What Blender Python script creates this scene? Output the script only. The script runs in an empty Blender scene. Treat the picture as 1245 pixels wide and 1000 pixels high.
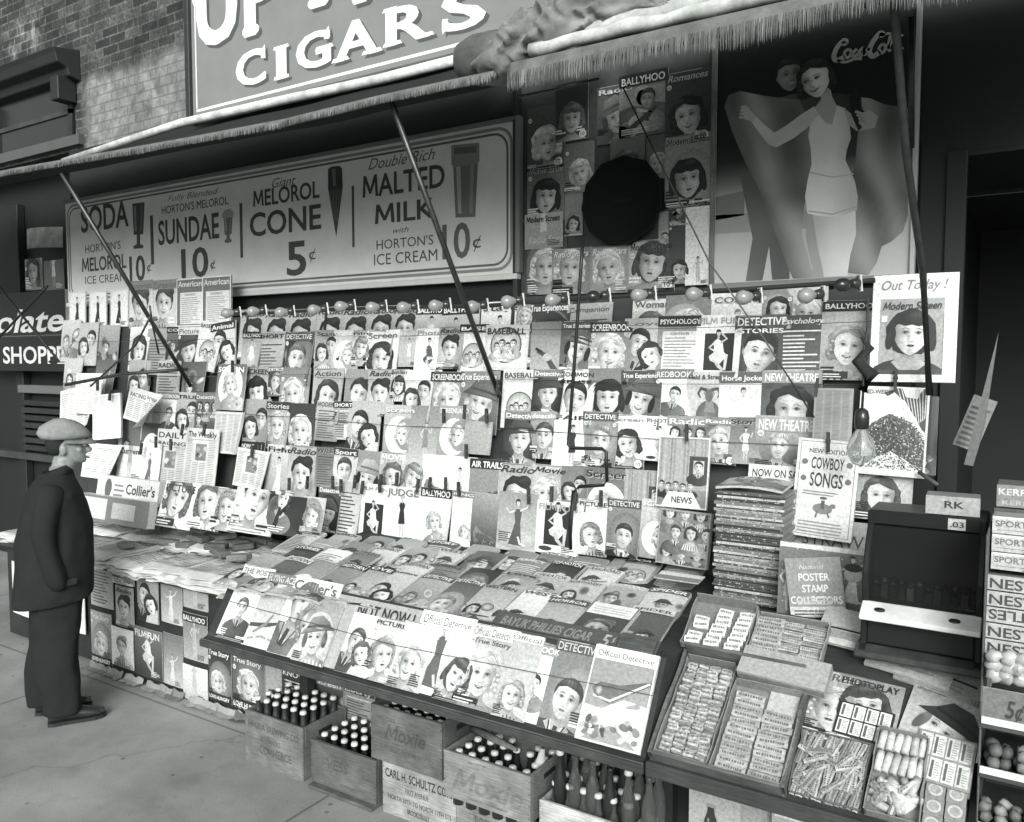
import bpy, bmesh, math, random
import numpy as np
from mathutils import Vector, Matrix, noise
from mathutils.geometry import tessellate_polygon
SC = bpy.context.scene
COL = SC.collection
R = math.radians
# ------------------------------------------------------------------ camera, sky, sun, exposure
CAM_H = 2.05; YAW = R(32.52); PITCH = R(3.548); FPX = 1000.0
cd = bpy.data.cameras.new('camera'); cam = bpy.data.objects.new('camera', cd); COL.objects.link(cam)
cd.sensor_width = 36; cd.sensor_fit = 'HORIZONTAL'; cd.lens = 36*FPX/1245.0
cd.clip_start = .05; cd.clip_end = 500
cam.location = (0, 0, CAM_H); cam.rotation_euler = (math.pi/2-PITCH, 0, YAW)
SC.camera = cam
SUN_DIR = Vector((.46, -.80, .43)).normalized()
w = bpy.data.worlds.new('World'); SC.world = w; w.use_nodes = True
nt = w.node_tree; nt.nodes.clear()
sky = nt.nodes.new('ShaderNodeTexSky'); sky.sky_type = 'NISHITA'; sky.sun_disc = False
sky.sun_elevation = math.asin(SUN_DIR.z); sky.sun_rotation = math.atan2(SUN_DIR.x, SUN_DIR.y)
sky.air_density = 2.0; sky.dust_density = 5.0
bw = nt.nodes.new('ShaderNodeRGBToBW'); tint = nt.nodes.new('ShaderNodeMixRGB'); tint.blend_type = 'MULTIPLY'
tint.inputs[0].default_value = 1; tint.inputs[2].default_value = (.975, 1.0, .98, 1)
bg = nt.nodes.new('ShaderNodeBackground'); bg.inputs[1].default_value = .125
wo = nt.nodes.new('ShaderNodeOutputWorld')
nt.links.new(sky.outputs[0], bw.inputs[0]); nt.links.new(bw.outputs[0], tint.inputs[1])
nt.links.new(tint.outputs[0], bg.inputs[0]); nt.links.new(bg.outputs[0], wo.inputs[0])
sl = bpy.data.lights.new('sun', 'SUN'); sl.energy = 1.5; sl.angle = R(22); sl.color = (1, .995, .985)
so = bpy.data.objects.new('sun', sl); COL.objects.link(so)
so.rotation_euler = SUN_DIR.to_track_quat('Z', 'Y').to_euler(); so.location = (3, -4, 8)
SC.view_settings.view_transform = 'Standard'; SC.view_settings.look = 'None'
SC.view_settings.exposure = 0.82; SC.view_settings.gamma = 1
# ------------------------------------------------------------------ picture point -> place on a real surface
_F = Vector((-math.sin(YAW)*math.cos(PITCH), math.cos(YAW)*math.cos(PITCH), -math.sin(PITCH)))
_Rt = Vector((math.cos(YAW), math.sin(YAW), 0)); _Up = _Rt.cross(_F); _O = Vector((0, 0, CAM_H))
def ray(x, y): return _F*FPX + _Rt*(x-622.5) + _Up*(500-y)
def on_plane(x, y, p, n):
    d = ray(x, y); return _O + d*((Vector(p)-_O).dot(n)/d.dot(n))
def at_y(x, y, Y): return on_plane(x, y, (0, Y, 0), Vector((0, 1, 0)))
def at_z(x, y, Z): return on_plane(x, y, (0, 0, Z), Vector((0, 0, 1)))
def at_x(x, y, X): return on_plane(x, y, (X, 0, 0), Vector((1, 0, 0)))
# ------------------------------------------------------------------ materials: greys in a vertex attribute, grain procedural
MATS = {}
def mat(kind):
    if kind in MATS: return MATS[kind]
    m = bpy.data.materials.new(kind); m.use_nodes = True; n = m.node_tree; n.nodes.clear(); L = n.links.new
    def N(t): return n.nodes.new(t)
    out = N('ShaderNodeOutputMaterial'); b = N('ShaderNodeBsdfPrincipled'); L(b.outputs[0], out.inputs[0])
    at = N('ShaderNodeAttribute'); at.attribute_name = 'Col'
    tc = N('ShaderNodeTexCoord'); geo = N('ShaderNodeNewGeometry')
    oi = N('ShaderNodeObjectInfo')
    val = at.outputs['Fac']
    def math_(op, a, bb):
        q = N('ShaderNodeMath'); q.operation = op
        for i, v in enumerate((a, bb)):
            if isinstance(v, (int, float)): q.inputs[i].default_value = v
            else: L(v, q.inputs[i])
        return q.outputs[0]
    def noise_(scale, detail=4, rough=.6, vec=None, stretch=None):
        t = N('ShaderNodeTexNoise'); t.inputs['Scale'].default_value = scale
        t.inputs['Detail'].default_value = detail; t.inputs['Roughness'].default_value = rough
        v = vec or geo.outputs['Position']
        if stretch:
            mp = N('ShaderNodeMapping'); mp.inputs['Scale'].default_value = stretch; L(v, mp.inputs[0]); v = mp.outputs[0]
        L(v, t.inputs['Vector']); return t.outputs['Fac']
    def rng_(f, a, bb, lo=.3, hi=.7):
        r_ = N('ShaderNodeMapRange'); L(f, r_.inputs[0]); r_.inputs[1].default_value = lo; r_.inputs[2].default_value = hi
        r_.inputs[3].default_value = a; r_.inputs[4].default_value = bb; return r_.outputs[0]
    rough, spec, metal, bump = .6, .3, 0, None
    if kind == 'print':
        val = math_('MULTIPLY', val, rng_(noise_(80, 5, .65), .84, 1.12)); rough = .42; spec = .35
        val = math_('MULTIPLY', val, rng_(noise_(420, 2), .93, 1.05)); bump = (noise_(9, 2), .012)
    elif kind == 'news':
        val = math_('MULTIPLY', val, rng_(noise_(14, 5), .90, 1.05)); rough = .85; spec = .15; bump = (noise_(14, 3), .03)
    elif kind == 'sign':
        val = math_('MULTIPLY', val, rng_(noise_(3, 6, .7), .95, 1.04)); rough = .45; spec = .35
    elif kind == 'wood':
        g = noise_(10, 6, .65, tc.outputs['Object'], (1.1, 13, 21)); val = math_('MULTIPLY', val, rng_(g, .74, 1.18))
        val = math_('MULTIPLY', val, rng_(noise_(7, 4), .75, 1.15)); rough = .75; spec = .2; bump = (g, .12)
    elif kind == 'dark':
        val = math_('MULTIPLY', val, rng_(noise_(6, 5), .75, 1.25)); rough = .55; spec = .3
    elif kind == 'hole':
        rough = 1; spec = 0
    elif kind == 'black':
        val = math_('MULTIPLY', val, rng_(noise_(20, 4), .7, 1.2)); rough = .32; spec = .16
    elif kind == 'gloss':
        val = math_('MULTIPLY', val, rng_(noise_(9, 4), .85, 1.1)); rough = .22; spec = .5
    elif kind == 'metal':
        val = math_('MULTIPLY', val, rng_(noise_(30, 4), .75, 1.1)); rough = .38; metal = .6; spec = .5
    elif kind == 'cloth':
        val = math_('MULTIPLY', val, rng_(noise_(240, 3), .82, 1.16)); val = math_('MULTIPLY', val, rng_(noise_(12, 4), .85, 1.12))
        rough = .95; spec = .08; bump = (noise_(300, 2), .12)
    elif kind == 'skin':
        val = math_('MULTIPLY', val, rng_(noise_(40, 4), .86, 1.08)); rough = .5; spec = .35
    elif kind == 'canvas':
        val = math_('MULTIPLY', val, rng_(noise_(9, 6, .7), .72, 1.15)); rough = .9; spec = .1; bump = (noise_(60, 3), .08)
    elif kind == 'concrete':
        val = math_('MULTIPLY', val, rng_(noise_(1.1, 7, .65), .80, 1.15)); val = math_('MULTIPLY', val, rng_(noise_(140, 2), .93, 1.06))
        val = math_('MULTIPLY', val, rng_(noise_(3.1, 3, .5), .90, 1.02, .25, .4)); rough = .9; spec = .15; bump = (noise_(120, 3), .06)
        bt = N('ShaderNodeTexBrick'); bt.offset = 0; mp = N('ShaderNodeMapping'); mp.inputs['Rotation'].default_value = (0, 0, 0)
        mp.inputs['Location'].default_value = (.35, .12, 0)
        L(geo.outputs['Position'], mp.inputs[0]); L(mp.outputs[0], bt.inputs['Vector']); bt.inputs['Scale'].default_value = 1
        bt.inputs['Brick Width'].default_value = 2.4; bt.inputs['Row Height'].default_value = 1.52; bt.inputs['Mortar Size'].default_value = .008
        val = math_('MULTIPLY', val, rng_(bt.outputs['Fac'], 1, .72, 0, 1))
        vo = N('ShaderNodeTexVoronoi'); vo.feature = 'DISTANCE_TO_EDGE'; vo.inputs['Scale'].default_value = .3
        wv = N('ShaderNodeTexNoise'); wv.inputs['Scale'].default_value = 3; wv.inputs['Detail'].default_value = 6; L(geo.outputs['Position'], wv.inputs['Vector'])
        va = N('ShaderNodeVectorMath'); va.operation = 'MULTIPLY_ADD'; L(wv.outputs['Color'], va.inputs[0]); va.inputs[1].default_value = (.5, .5, 0); L(geo.outputs['Position'], va.inputs[2]); L(va.outputs[0], vo.inputs['Vector'])
        val = math_('MULTIPLY', val, rng_(vo.outputs['Distance'], .88, 1, .0005, .004))
        v2 = N('ShaderNodeTexVoronoi'); v2.inputs['Scale'].default_value = 5.5; L(geo.outputs['Position'], v2.inputs['Vector']); val = math_('MULTIPLY', val, rng_(v2.outputs['Distance'], .70, 1, .05, .075))
        v3 = N('ShaderNodeTexVoronoi'); v3.inputs['Scale'].default_value = 31; L(geo.outputs['Position'], v3.inputs['Vector']); val = math_('MULTIPLY', val, rng_(v3.outputs['Distance'], .72, 1, .06, .10))
    elif kind == 'brick':
        sp = N('ShaderNodeSeparateXYZ'); L(geo.outputs['Position'], sp.inputs[0])
        cb = N('ShaderNodeCombineXYZ'); L(sp.outputs[0], cb.inputs[0]); L(sp.outputs[2], cb.inputs[1])
        bt = N('ShaderNodeTexBrick'); L(cb.outputs[0], bt.inputs['Vector']); bt.inputs['Scale'].default_value = 1
        bt.inputs['Brick Width'].default_value = .215; bt.inputs['Row Height'].default_value = .075; bt.inputs['Mortar Size'].default_value = .007
        bt.inputs['Color1'].default_value = (.14, .14, .14, 1); bt.inputs['Color2'].default_value = (.27, .27, .27, 1); bt.inputs['Mortar'].default_value = (.30, .30, .30, 1)
        rb = N('ShaderNodeRGBToBW'); L(bt.outputs[0], rb.inputs[0])
        v1 = math_('MULTIPLY', rb.outputs[0], rng_(noise_(2.2, 6, .7), .55, 1.5)); v1 = math_('MULTIPLY', v1, rng_(noise_(38, 4), .7, 1.25))
        v1 = math_('ADD', v1, rng_(noise_(1.3, 5, .75, stretch=(1.3, 1, .6)), 0, .30, .56, .68))
        # whitewashed patch: a coat of paint with ragged edges
        ed = math_('ADD', sp.outputs[2], rng_(noise_(4, 5), -.07, .07)); ex = math_('ADD', sp.outputs[0], rng_(noise_(5, 5), -.06, .06))
        mk = math_('MULTIPLY', rng_(ed, 1, 0, 4.36, 4.50), rng_(ex, 0, 1, -7.02, -6.88)); mk = math_('MULTIPLY', mk, rng_(noise_(9, 5, .7), .55, 1, .35, .55))
        pv = math_('MULTIPLY', rng_(noise_(3.5, 6, .75), .36, .60), rng_(bt.outputs['Fac'], 1, .80, 0, 1))
        mx = N('ShaderNodeMix'); L(mk, mx.inputs[0]); L(v1, mx.inputs[2]); L(pv, mx.inputs[3]); val = mx.outputs[0]
        rough = .9; spec = .1; bump = (math_('ADD', math_('MULTIPLY', bt.outputs['Fac'], -1.2), noise_(70, 3)), .35)
    # grey -> cool paper-print tone
    mix = N('ShaderNodeMix'); mix.data_type = 'RGBA'; mix.clamp_factor = True
    pw = math_('POWER', val, 2.0)
    L(pw, mix.inputs[0]); mix.inputs[6].default_value = (.0135, .0165, .0155, 1); mix.inputs[7].default_value = (.815, .835, .81, 1)
    L(mix.outputs[2], b.inputs['Base Color'])
    b.inputs['Roughness'].default_value = rough; b.inputs['Metallic'].default_value = metal
    b.inputs['Specular IOR Level'].default_value = spec
    if bump:
        bp = N('ShaderNodeBump'); bp.inputs['Strength'].default_value = bump[1]*4 if bump[1] < .05 else bump[1]; bp.inputs['Distance'].default_value = .01
        L(bump[0], bp.inputs['Height']); L(bp.outputs[0], b.inputs['Normal'])
    if kind == 'glass':
        b.inputs['Transmission Weight'].default_value = .85; b.inputs['Roughness'].default_value = .06; b.inputs['IOR'].default_value = 1.3
        b.inputs['Specular IOR Level'].default_value = .6
    if kind == 'bulb':
        b.inputs['Transmission Weight'].default_value = .25; b.inputs['Roughness'].default_value = .18; b.inputs['Specular IOR Level'].default_value = .6
    if kind == 'pane':
        b.inputs['Roughness'].default_value = .04; b.inputs['Specular IOR Level'].default_value = .5; b.inputs['Transmission Weight'].default_value = .9; b.inputs['IOR'].default_value = 1.1
    MATS[kind] = m; return m
# ------------------------------------------------------------------ mesh builder
class MB:
    def __init__(s): s.v = []; s.c = []; s.f = []; s.m = []; s.s = []; s.mats = []
    def mi(s, k):
        if k not in s.mats: s.mats.append(k)
        return s.mats.index(k)
    def add(s, vs, fs, col, k, smooth=False):
        o = len(s.v); s.v.extend(tuple(p) for p in vs)
        s.c.extend(col if isinstance(col, (list, tuple)) else [col]*len(vs))
        i = s.mi(k)
        for f in fs: s.f.append([o+a for a in f]); s.m.append(i); s.s.append(smooth)
    def box(s, x0, y0, z0, x1, y1, z1, col, k, M=None):
        vs = [Vector(p) for p in ((x0,y0,z0),(x1,y0,z0),(x1,y1,z0),(x0,y1,z0),(x0,y0,z1),(x1,y0,z1),(x1,y1,z1),(x0,y1,z1))]
        if M is not None: vs = [M @ p for p in vs]
        s.add(vs, [(3,2,1,0),(4,5,6,7),(0,1,5,4),(1,2,6,5),(2,3,7,6),(3,0,4,7)], col, k)
    def prism(s, pts, x0, x1, col, k):      # (y,z) outline pushed along x
        n = len(pts); vs = [(x0, y, z) for y, z in pts]+[(x1, y, z) for y, z in pts]
        s.add(vs, [tuple(range(n))[::-1], tuple(range(n, 2*n))]+[(i, (i+1) % n, n+(i+1) % n, n+i) for i in range(n)], col, k)
    def tube(s, pts, r, col, k, n=8, caps=True):
        pts = [Vector(p) for p in pts]; rs = r if isinstance(r, (list, tuple)) else [r]*len(pts); vs = []
        up = Vector((0, 0, 1))
        for i, p in enumerate(pts):
            t = (pts[min(i+1, len(pts)-1)]-pts[max(i-1, 0)]).normalized()
            a = t.cross(up) if abs(t.z) < .95 else t.cross(Vector((1, 0, 0))); a.normalize(); b = t.cross(a)
            for j in range(n):
                q = 2*math.pi*j/n; vs.append(p+(a*math.cos(q)+b*math.sin(q))*rs[i])
        fs = [(i*n+j, i*n+(j+1) % n, (i+1)*n+(j+1) % n, (i+1)*n+j) for i in range(len(pts)-1) for j in range(n)]
        if caps: fs += [tuple(range(n))[::-1], tuple(range((len(pts)-1)*n, len(pts)*n))]
        s.add(vs, fs, col, k, True)
    def lathe(s, prof, col, k, n=12, M=None, axis=None):   # prof: (radius, height)
        vs = []; cs = []
        for i, (r, z) in enumerate(prof):
            for j in range(n):
                q = 2*math.pi*j/n; p = Vector((r*math.cos(q), r*math.sin(q), z)); vs.append(M @ p if M is not None else p)
                cs.append(col[i] if isinstance(col, (list, tuple)) else col)
        fs = [(i*n+j, i*n+(j+1) % n, (i+1)*n+(j+1) % n, (i+1)*n+j) for i in range(len(prof)-1) for j in range(n)]
        fs += [tuple(range(n))[::-1], tuple(range((len(prof)-1)*n, len(prof)*n))]
        s.add(vs, fs, cs, k, True)
    def loft(s, rings, col, k, n=20, pw=2.0, fold=0, seed=0):   # ring: (cx,cy,cz,rx,ry[,tilt])
        vs = []
        for i, rg in enumerate(rings):
            cx, cy, cz, rx, ry = rg[:5]; tl = rg[5] if len(rg) > 5 else 0
            for j in range(n):
                q = 2*math.pi*j/n; c, d = math.cos(q), math.sin(q)
                x = math.copysign(abs(c)**(2/pw), c)*rx; y = math.copysign(abs(d)**(2/pw), d)*ry
                if fold:
                    h = 1+fold*noise.noise(Vector((c*2.2+seed, d*2.2, cz*5.0))); x *= h; y *= h
                vs.append((cx+x, cy+y, cz+tl*y))
        m = len(rings)
        fs = [(i*n+j, i*n+(j+1) % n, (i+1)*n+(j+1) % n, (i+1)*n+j) for i in range(m-1) for j in range(n)]
        fs += [tuple(range(n))[::-1], tuple(range((m-1)*n, m*n))]
        s.add(vs, fs, col, k, True)
    def ball(s, c, r, col, k, n=10, m=7, jit=0, sq=(1, 1, 1)):
        vs = []; 
        for i in range(m+1):
            a = math.pi*i/m
            for j in range(n):
                q = 2*math.pi*j/n; rr = r*(1+jit*(random.random()-.5))
                vs.append((c[0]+sq[0]*rr*math.sin(a)*math.cos(q), c[1]+sq[1]*rr*math.sin(a)*math.sin(q), c[2]-sq[2]*rr*math.cos(a)))
        s.add(vs, [(i*n+j, i*n+(j+1) % n, (i+1)*n+(j+1) % n, (i+1)*n+j) for i in range(m) for j in range(n)], col, k, True)
    def data(s, name):
        me = bpy.data.meshes.new(name); me.from_pydata(s.v, [], s.f)
        for k in s.mats: me.materials.append(mat(k))
        me.polygons.foreach_set('material_index', s.m); me.polygons.foreach_set('use_smooth', s.s)
        a = me.attributes.new('Col', 'FLOAT_COLOR', 'POINT')
        c = np.repeat(np.array(s.c, dtype=np.float32), 4); c[3::4] = 1; a.data.foreach_set('color', c)
        me.update(); return me
USED = {}
def tag(o, label=None, cat=None, group=None, kind=None):
    if label:
        o['label'] = label
        if len(label.split()) > 16 or len(label.split()) < 4: print('LABEL LENGTH', label)
        if label in USED and not (group and USED[label] == group): print('DUP LABEL', label)
        USED[label] = group
    if cat: o['category'] = cat
    if group: o['group'] = group
    if kind: o['kind'] = kind
    return o
def put(name, me, parent=None, loc=None, rot=None, bevel=0):
    if isinstance(me, MB): me = me.data(name)
    o = bpy.data.objects.new(name, me); COL.objects.link(o)
    if parent: o.parent = parent
    if loc is not None: o.location = loc
    if rot is not None: o.rotation_euler = rot
    if bevel:
        bm_ = o.modifiers.new('edge', 'BEVEL'); bm_.width = bevel; bm_.segments = 1; bm_.limit_method = 'ANGLE'; bm_.angle_limit = R(50)
    return o
def thing(name, label, cat, loc=(0, 0, 0), rot=(0, 0, 0), group=None):
    o = bpy.data.objects.new(name, None); o.empty_display_size = .1; COL.objects.link(o); o.location = loc; o.rotation_euler = rot
    return tag(o, label, cat, group)
def copy_tree(o, loc, rot=None, label=None):
    c = o.copy(); COL.objects.link(c); c.location = loc
    if rot is not None: c.rotation_euler = rot
    if label: c['label'] = label
    for ch in o.children:
        d = ch.copy(); COL.objects.link(d); d.parent = c
        for g in ch.children:
            e = g.copy(); COL.objects.link(e); e.parent = d
    return c
ORD = 'zeroth first second third fourth fifth sixth seventh eighth ninth tenth eleventh twelfth thirteenth fourteenth fifteenth sixteenth seventeenth eighteenth nineteenth twentieth'.split()
# ------------------------------------------------------------------ lettering: glyphs of the built-in face, cached
GL = {}
_fc = bpy.data.curves.new('lettering', 'FONT'); _fo = bpy.data.objects.new('lettering', _fc); COL.objects.link(_fo)
_fc.resolution_u = 3
def glyph(ch, bold):
    key = (ch, bold)
    if key in GL: return GL[key]
    _fc.offset = .018 if bold else 0
    def ev(t):
        _fc.body = t; dg = bpy.context.evaluated_depsgraph_get(); dg.update()
        e = _fo.evaluated_get(dg); me = e.to_mesh()
        vs = [(v.co.x, v.co.y) for v in me.vertices]; fs = [tuple(p.vertices) for p in me.polygons]; e.to_mesh_clear(); return vs, fs
    v1, _ = ev('|'+ch+'|'); v0, _ = ev('||')
    adv = (max(p[0] for p in v1)-min(p[0] for p in v1)) - (max(p[0] for p in v0)-min(p[0] for p in v0))
    if ch == ' ': GL[key] = ([], [], adv); return GL[key]
    vs, fs = ev(ch)
    GL[key] = (vs, fs, adv); return GL[key]
for _b in (0, 1):
    for _c in "ABCDEFGHIJKLMNOPQRSTUVWXYZabcdefghijklmnopqrstuvwxyz0123456789 '!¢.,-&?": glyph(_c, _b)
GL[('M', 1)] = ([(.02, 0), (.08, .71), (.20, .71), (.40, .27), (.60, .71), (.72, .71), (.78, 0), (.65, 0), (.62, .46), (.45, .10), (.35, .10), (.18, .46), (.15, 0)], [], .80)
_tr = tessellate_polygon([[Vector((a, b, 0)) for a, b in GL[('M', 1)][0]]]); GL[('M', 1)] = (GL[('M', 1)][0], [tuple(t) for t in _tr], .80)
bpy.data.objects.remove(_fo)
def text_geo(s_, bold=0, shear=0, track=0):
    x = 0; vs = []; fs = []
    for ch in s_:
        g = GL.get((ch, bold))
        if not g: continue
        o = len(vs); vs += [(x+a+shear*b, b) for a, b in g[0]]; fs += [tuple(o+i for i in f) for f in g[1]]; x += g[2]+track
    return vs, fs, x
# ------------------------------------------------------------------ flat printed art: layered shapes on a sheet
LV = .00042
def lerp(a, b, t): return a+(b-a)*t
class Cover:
    def __init__(s, W, H, bg=.6, grid=(6, 8), k='print', wob=0):
        s.W = W; s.H = H; s.A = H/W; s.k = k; s.P = []     # P: (pts, cols, faces, level)
        nx, ny = grid; pts = []; cs = []
        for j in range(ny+1):
            for i in range(nx+1):
                x, y = i/nx, s.A*j/ny; pts.append((x, y)); cs.append(bg(x, y/s.A) if callable(bg) else bg)
        fs = [(j*(nx+1)+i, j*(nx+1)+i+1, (j+1)*(nx+1)+i+1, (j+1)*(nx+1)+i) for j in range(ny) for i in range(nx)]
        s.P.append((pts, cs, fs, 0))
    def raw(s, pts, cols, faces, lv):
        if not isinstance(cols, (list, tuple)): cols = [cols]*len(pts)
        A = s.A; e = .004
        if all(e <= x <= 1-e and e <= y <= A-e for x, y in pts): s.P.append((pts, list(cols), faces, lv)); return
        np_, nc, nf = [], [], []
        for f in faces:
            poly = [(pts[i][0], pts[i][1], cols[i]) for i in f]
            for ax, lim, sg in ((0, e, 1), (0, 1-e, -1), (1, e, 1), (1, A-e, -1)):
                o = []
                for i in range(len(poly)):
                    a, b = poly[i], poly[(i+1) % len(poly)]; da, db = sg*(a[ax]-lim), sg*(b[ax]-lim)
                    if da >= 0: o.append(a)
                    if (da >= 0) != (db >= 0):
                        t = da/(da-db); o.append(tuple(a[q]+(b[q]-a[q])*t for q in range(3)))
                poly = o
                if len(poly) < 3: break
            if len(poly) >= 3:
                b0 = len(np_); np_ += [(p[0], p[1]) for p in poly]; nc += [p[2] for p in poly]; nf.append(tuple(range(b0, b0+len(poly))))
        if nf: s.P.append((np_, nc, nf, lv))
    def rect(s, x0, y0, x1, y1, g, lv=1):
        nx = max(1, int(abs(x1-x0)/.17+.5)); ny = max(1, int(abs(y1-y0)/.2+.5))
        pts = [(lerp(x0, x1, i/nx), lerp(y0, y1, j/ny)) for j in range(ny+1) for i in range(nx+1)]
        cs = [g((p[0]-x0)/(x1-x0), (p[1]-y0)/(y1-y0)) for p in pts] if callable(g) else g
        s.raw(pts, cs, [(j*(nx+1)+i, j*(nx+1)+i+1, (j+1)*(nx+1)+i+1, (j+1)*(nx+1)+i) for j in range(ny) for i in range(nx)], lv)
    def blob(s, pts, g, lv, T=None, c=None):      # star-shaped outline, soft shade allowed
        n = len(pts); c = c or (sum(p[0] for p in pts)/n, sum(p[1] for p in pts)/n)
        rs = (.28, .52, .76, 1) if n > 16 else (.55, 1)
        al = [c]+[(c[0]+(p[0]-c[0])*q, c[1]+(p[1]-c[1])*q) for q in rs for p in pts]
        cs = [g(*p) for p in al] if callable(g) else ([g[0]]+[lerp(g[0], g[1], q*q) for q in rs for _ in pts] if isinstance(g, tuple) else g)
        fs = [(0, 1+i, 1+(i+1) % n) for i in range(n)]+[(1+k*n+i, 1+(k+1)*n+i, 1+(k+1)*n+(i+1) % n, 1+k*n+(i+1) % n) for k in range(len(rs)-1) for i in range(n)]
        if T: al = [T(*p) for p in al]
        s.raw(al, cs, fs, lv)
    def ell(s, cx, cy, rx, ry, g, lv, T=None, rot=0, n=20):
        cr, sr = math.cos(rot), math.sin(rot)
        s.blob([(cx+rx*math.cos(a)*cr-ry*math.sin(a)*sr, cy+rx*math.cos(a)*sr+ry*math.sin(a)*cr) for a in (2*math.pi*i/n for i in range(n))], g, lv, T, (cx, cy))
    def tess(s, pts, g, lv, T=None):
        tr = tessellate_polygon([[Vector((p[0], p[1], 0)) for p in pts]])
        cs = [g(*p) for p in pts] if callable(g) else g
        s.raw([T(*p) for p in pts] if T else list(pts), cs, [tuple(t) for t in tr], lv)
    def shade(s, pts, g, lv, sub=3, T=None):       # outline filled with small faces so that a shade can vary inside it
        tr = tessellate_polygon([[Vector((p[0], p[1], 0)) for p in pts]]); V = list(pts); F = [tuple(t) for t in tr]
        for _ in range(sub):
            mid = {}; F2 = []
            def md(a, b):
                k = (min(a, b), max(a, b))
                if k not in mid: mid[k] = len(V); V.append(((V[a][0]+V[b][0])/2, (V[a][1]+V[b][1])/2))
                return mid[k]
            for a, b, c in F: ab, bc, ca = md(a, b), md(b, c), md(c, a); F2 += [(a, ab, ca), (ab, b, bc), (ca, bc, c), (ab, bc, ca)]
            F = F2
        s.raw([T(*p) for p in V] if T else V, [g(*p) for p in V], F, lv)
    def stroke(s, pts, wd, g, lv, T=None):
        wds = wd if isinstance(wd, (list, tuple)) else [wd]*len(pts)
        L_, R_ = [], []
        for i, p in enumerate(pts):
            a = pts[max(i-1, 0)]; b = pts[min(i+1, len(pts)-1)]; dx, dy = b[0]-a[0], b[1]-a[1]; d = math.hypot(dx, dy) or 1
            nx, ny = -dy/d*wds[i]/2, dx/d*wds[i]/2; L_.append((p[0]+nx, p[1]+ny)); R_.append((p[0]-nx, p[1]-ny))
        n = len(pts); al = L_+R_
        if T: al = [T(*p) for p in al]
        s.raw(al, g, [(i, n+i, n+i+1, i+1) for i in range(n-1)], lv)
    def text(s, t, x0, y0, x1, h, g, lv=8, bold=1, shear=0, fit='w', track=0, ang=0, fx=None):
        """letters from x0 to x1 on the baseline y0, capitals h tall"""
        vs, fs, adv = text_geo(t, bold, shear, track)
        if not vs: return
        mx = min(p[0] for p in vs); Mx = max(p[0] for p in vs); sc = h/.73
        kx = (x1-x0)/(Mx-mx) if fit == 'w' else sc
        off = x0 if fit in ('w', 'l') else (x0+x1)/2-(Mx-mx)*kx/2
        ca, sa = math.cos(ang), math.sin(ang)
        o = []
        for a, b in vs:
            X, Y = (a-mx)*kx, b*sc
            o.append((off+X*ca-Y*sa, y0+X*sa+Y*ca))
        if fx: o = [fx(*p) for p in o]
        s.raw(o, g, fs, lv)
    def build(s, t=.004, bow=0, droop=0, edge=.75, name='sheet', back=True, curl=0):
        mb = MB(); W = s.W; A = s.A
        def at(x, y, d):
            q = -d-bow*(1-(2*x-1)**2)+droop*(1-y/A)**2*-1 + curl*max(0, x-.55)**2*(1-y/A)*-4
            return ((x-.5)*W, q, y*W)
        for pts, cs, fs, lv in s.P:
            vs = [at(p[0], p[1], lv*LV) for p in pts]
            fs2 = []
            for f in fs:
                a = sum(pts[f[i]][0]*pts[f[(i+1) % len(f)]][1]-pts[f[(i+1) % len(f)]][0]*pts[f[i]][1] for i in range(len(f)))
                fs2.append(f if a > 0 else f[::-1])
            mb.add(vs, fs2, cs, s.k)
        if back:
            nx, ny = 6, 4; e = .0015
            vs = [(p[0], p[1]+e, p[2]) for p in (at(i/nx, A*j/ny, 0) for j in range(ny+1) for i in range(nx+1))]
            vs2 = [(v[0], v[1]+t, v[2]) for v in vs]; n = len(vs); st = nx+1
            q = [(j*st+i, j*st+i+1, (j+1)*st+i+1, (j+1)*st+i) for j in range(ny) for i in range(nx)]
            rim = [(i, i+1) for i in range(nx)]+[(j*st+nx, (j+1)*st+nx) for j in range(ny)]+[(ny*st+i+1, ny*st+i) for i in range(nx)]+[((j+1)*st, j*st) for j in range(ny)]
            mb.add(vs+vs2, q+[tuple(n+a for a in f[::-1]) for f in q]+[(b, a, n+a, n+b) for a, b in rim], edge, s.k)
        return mb
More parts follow.
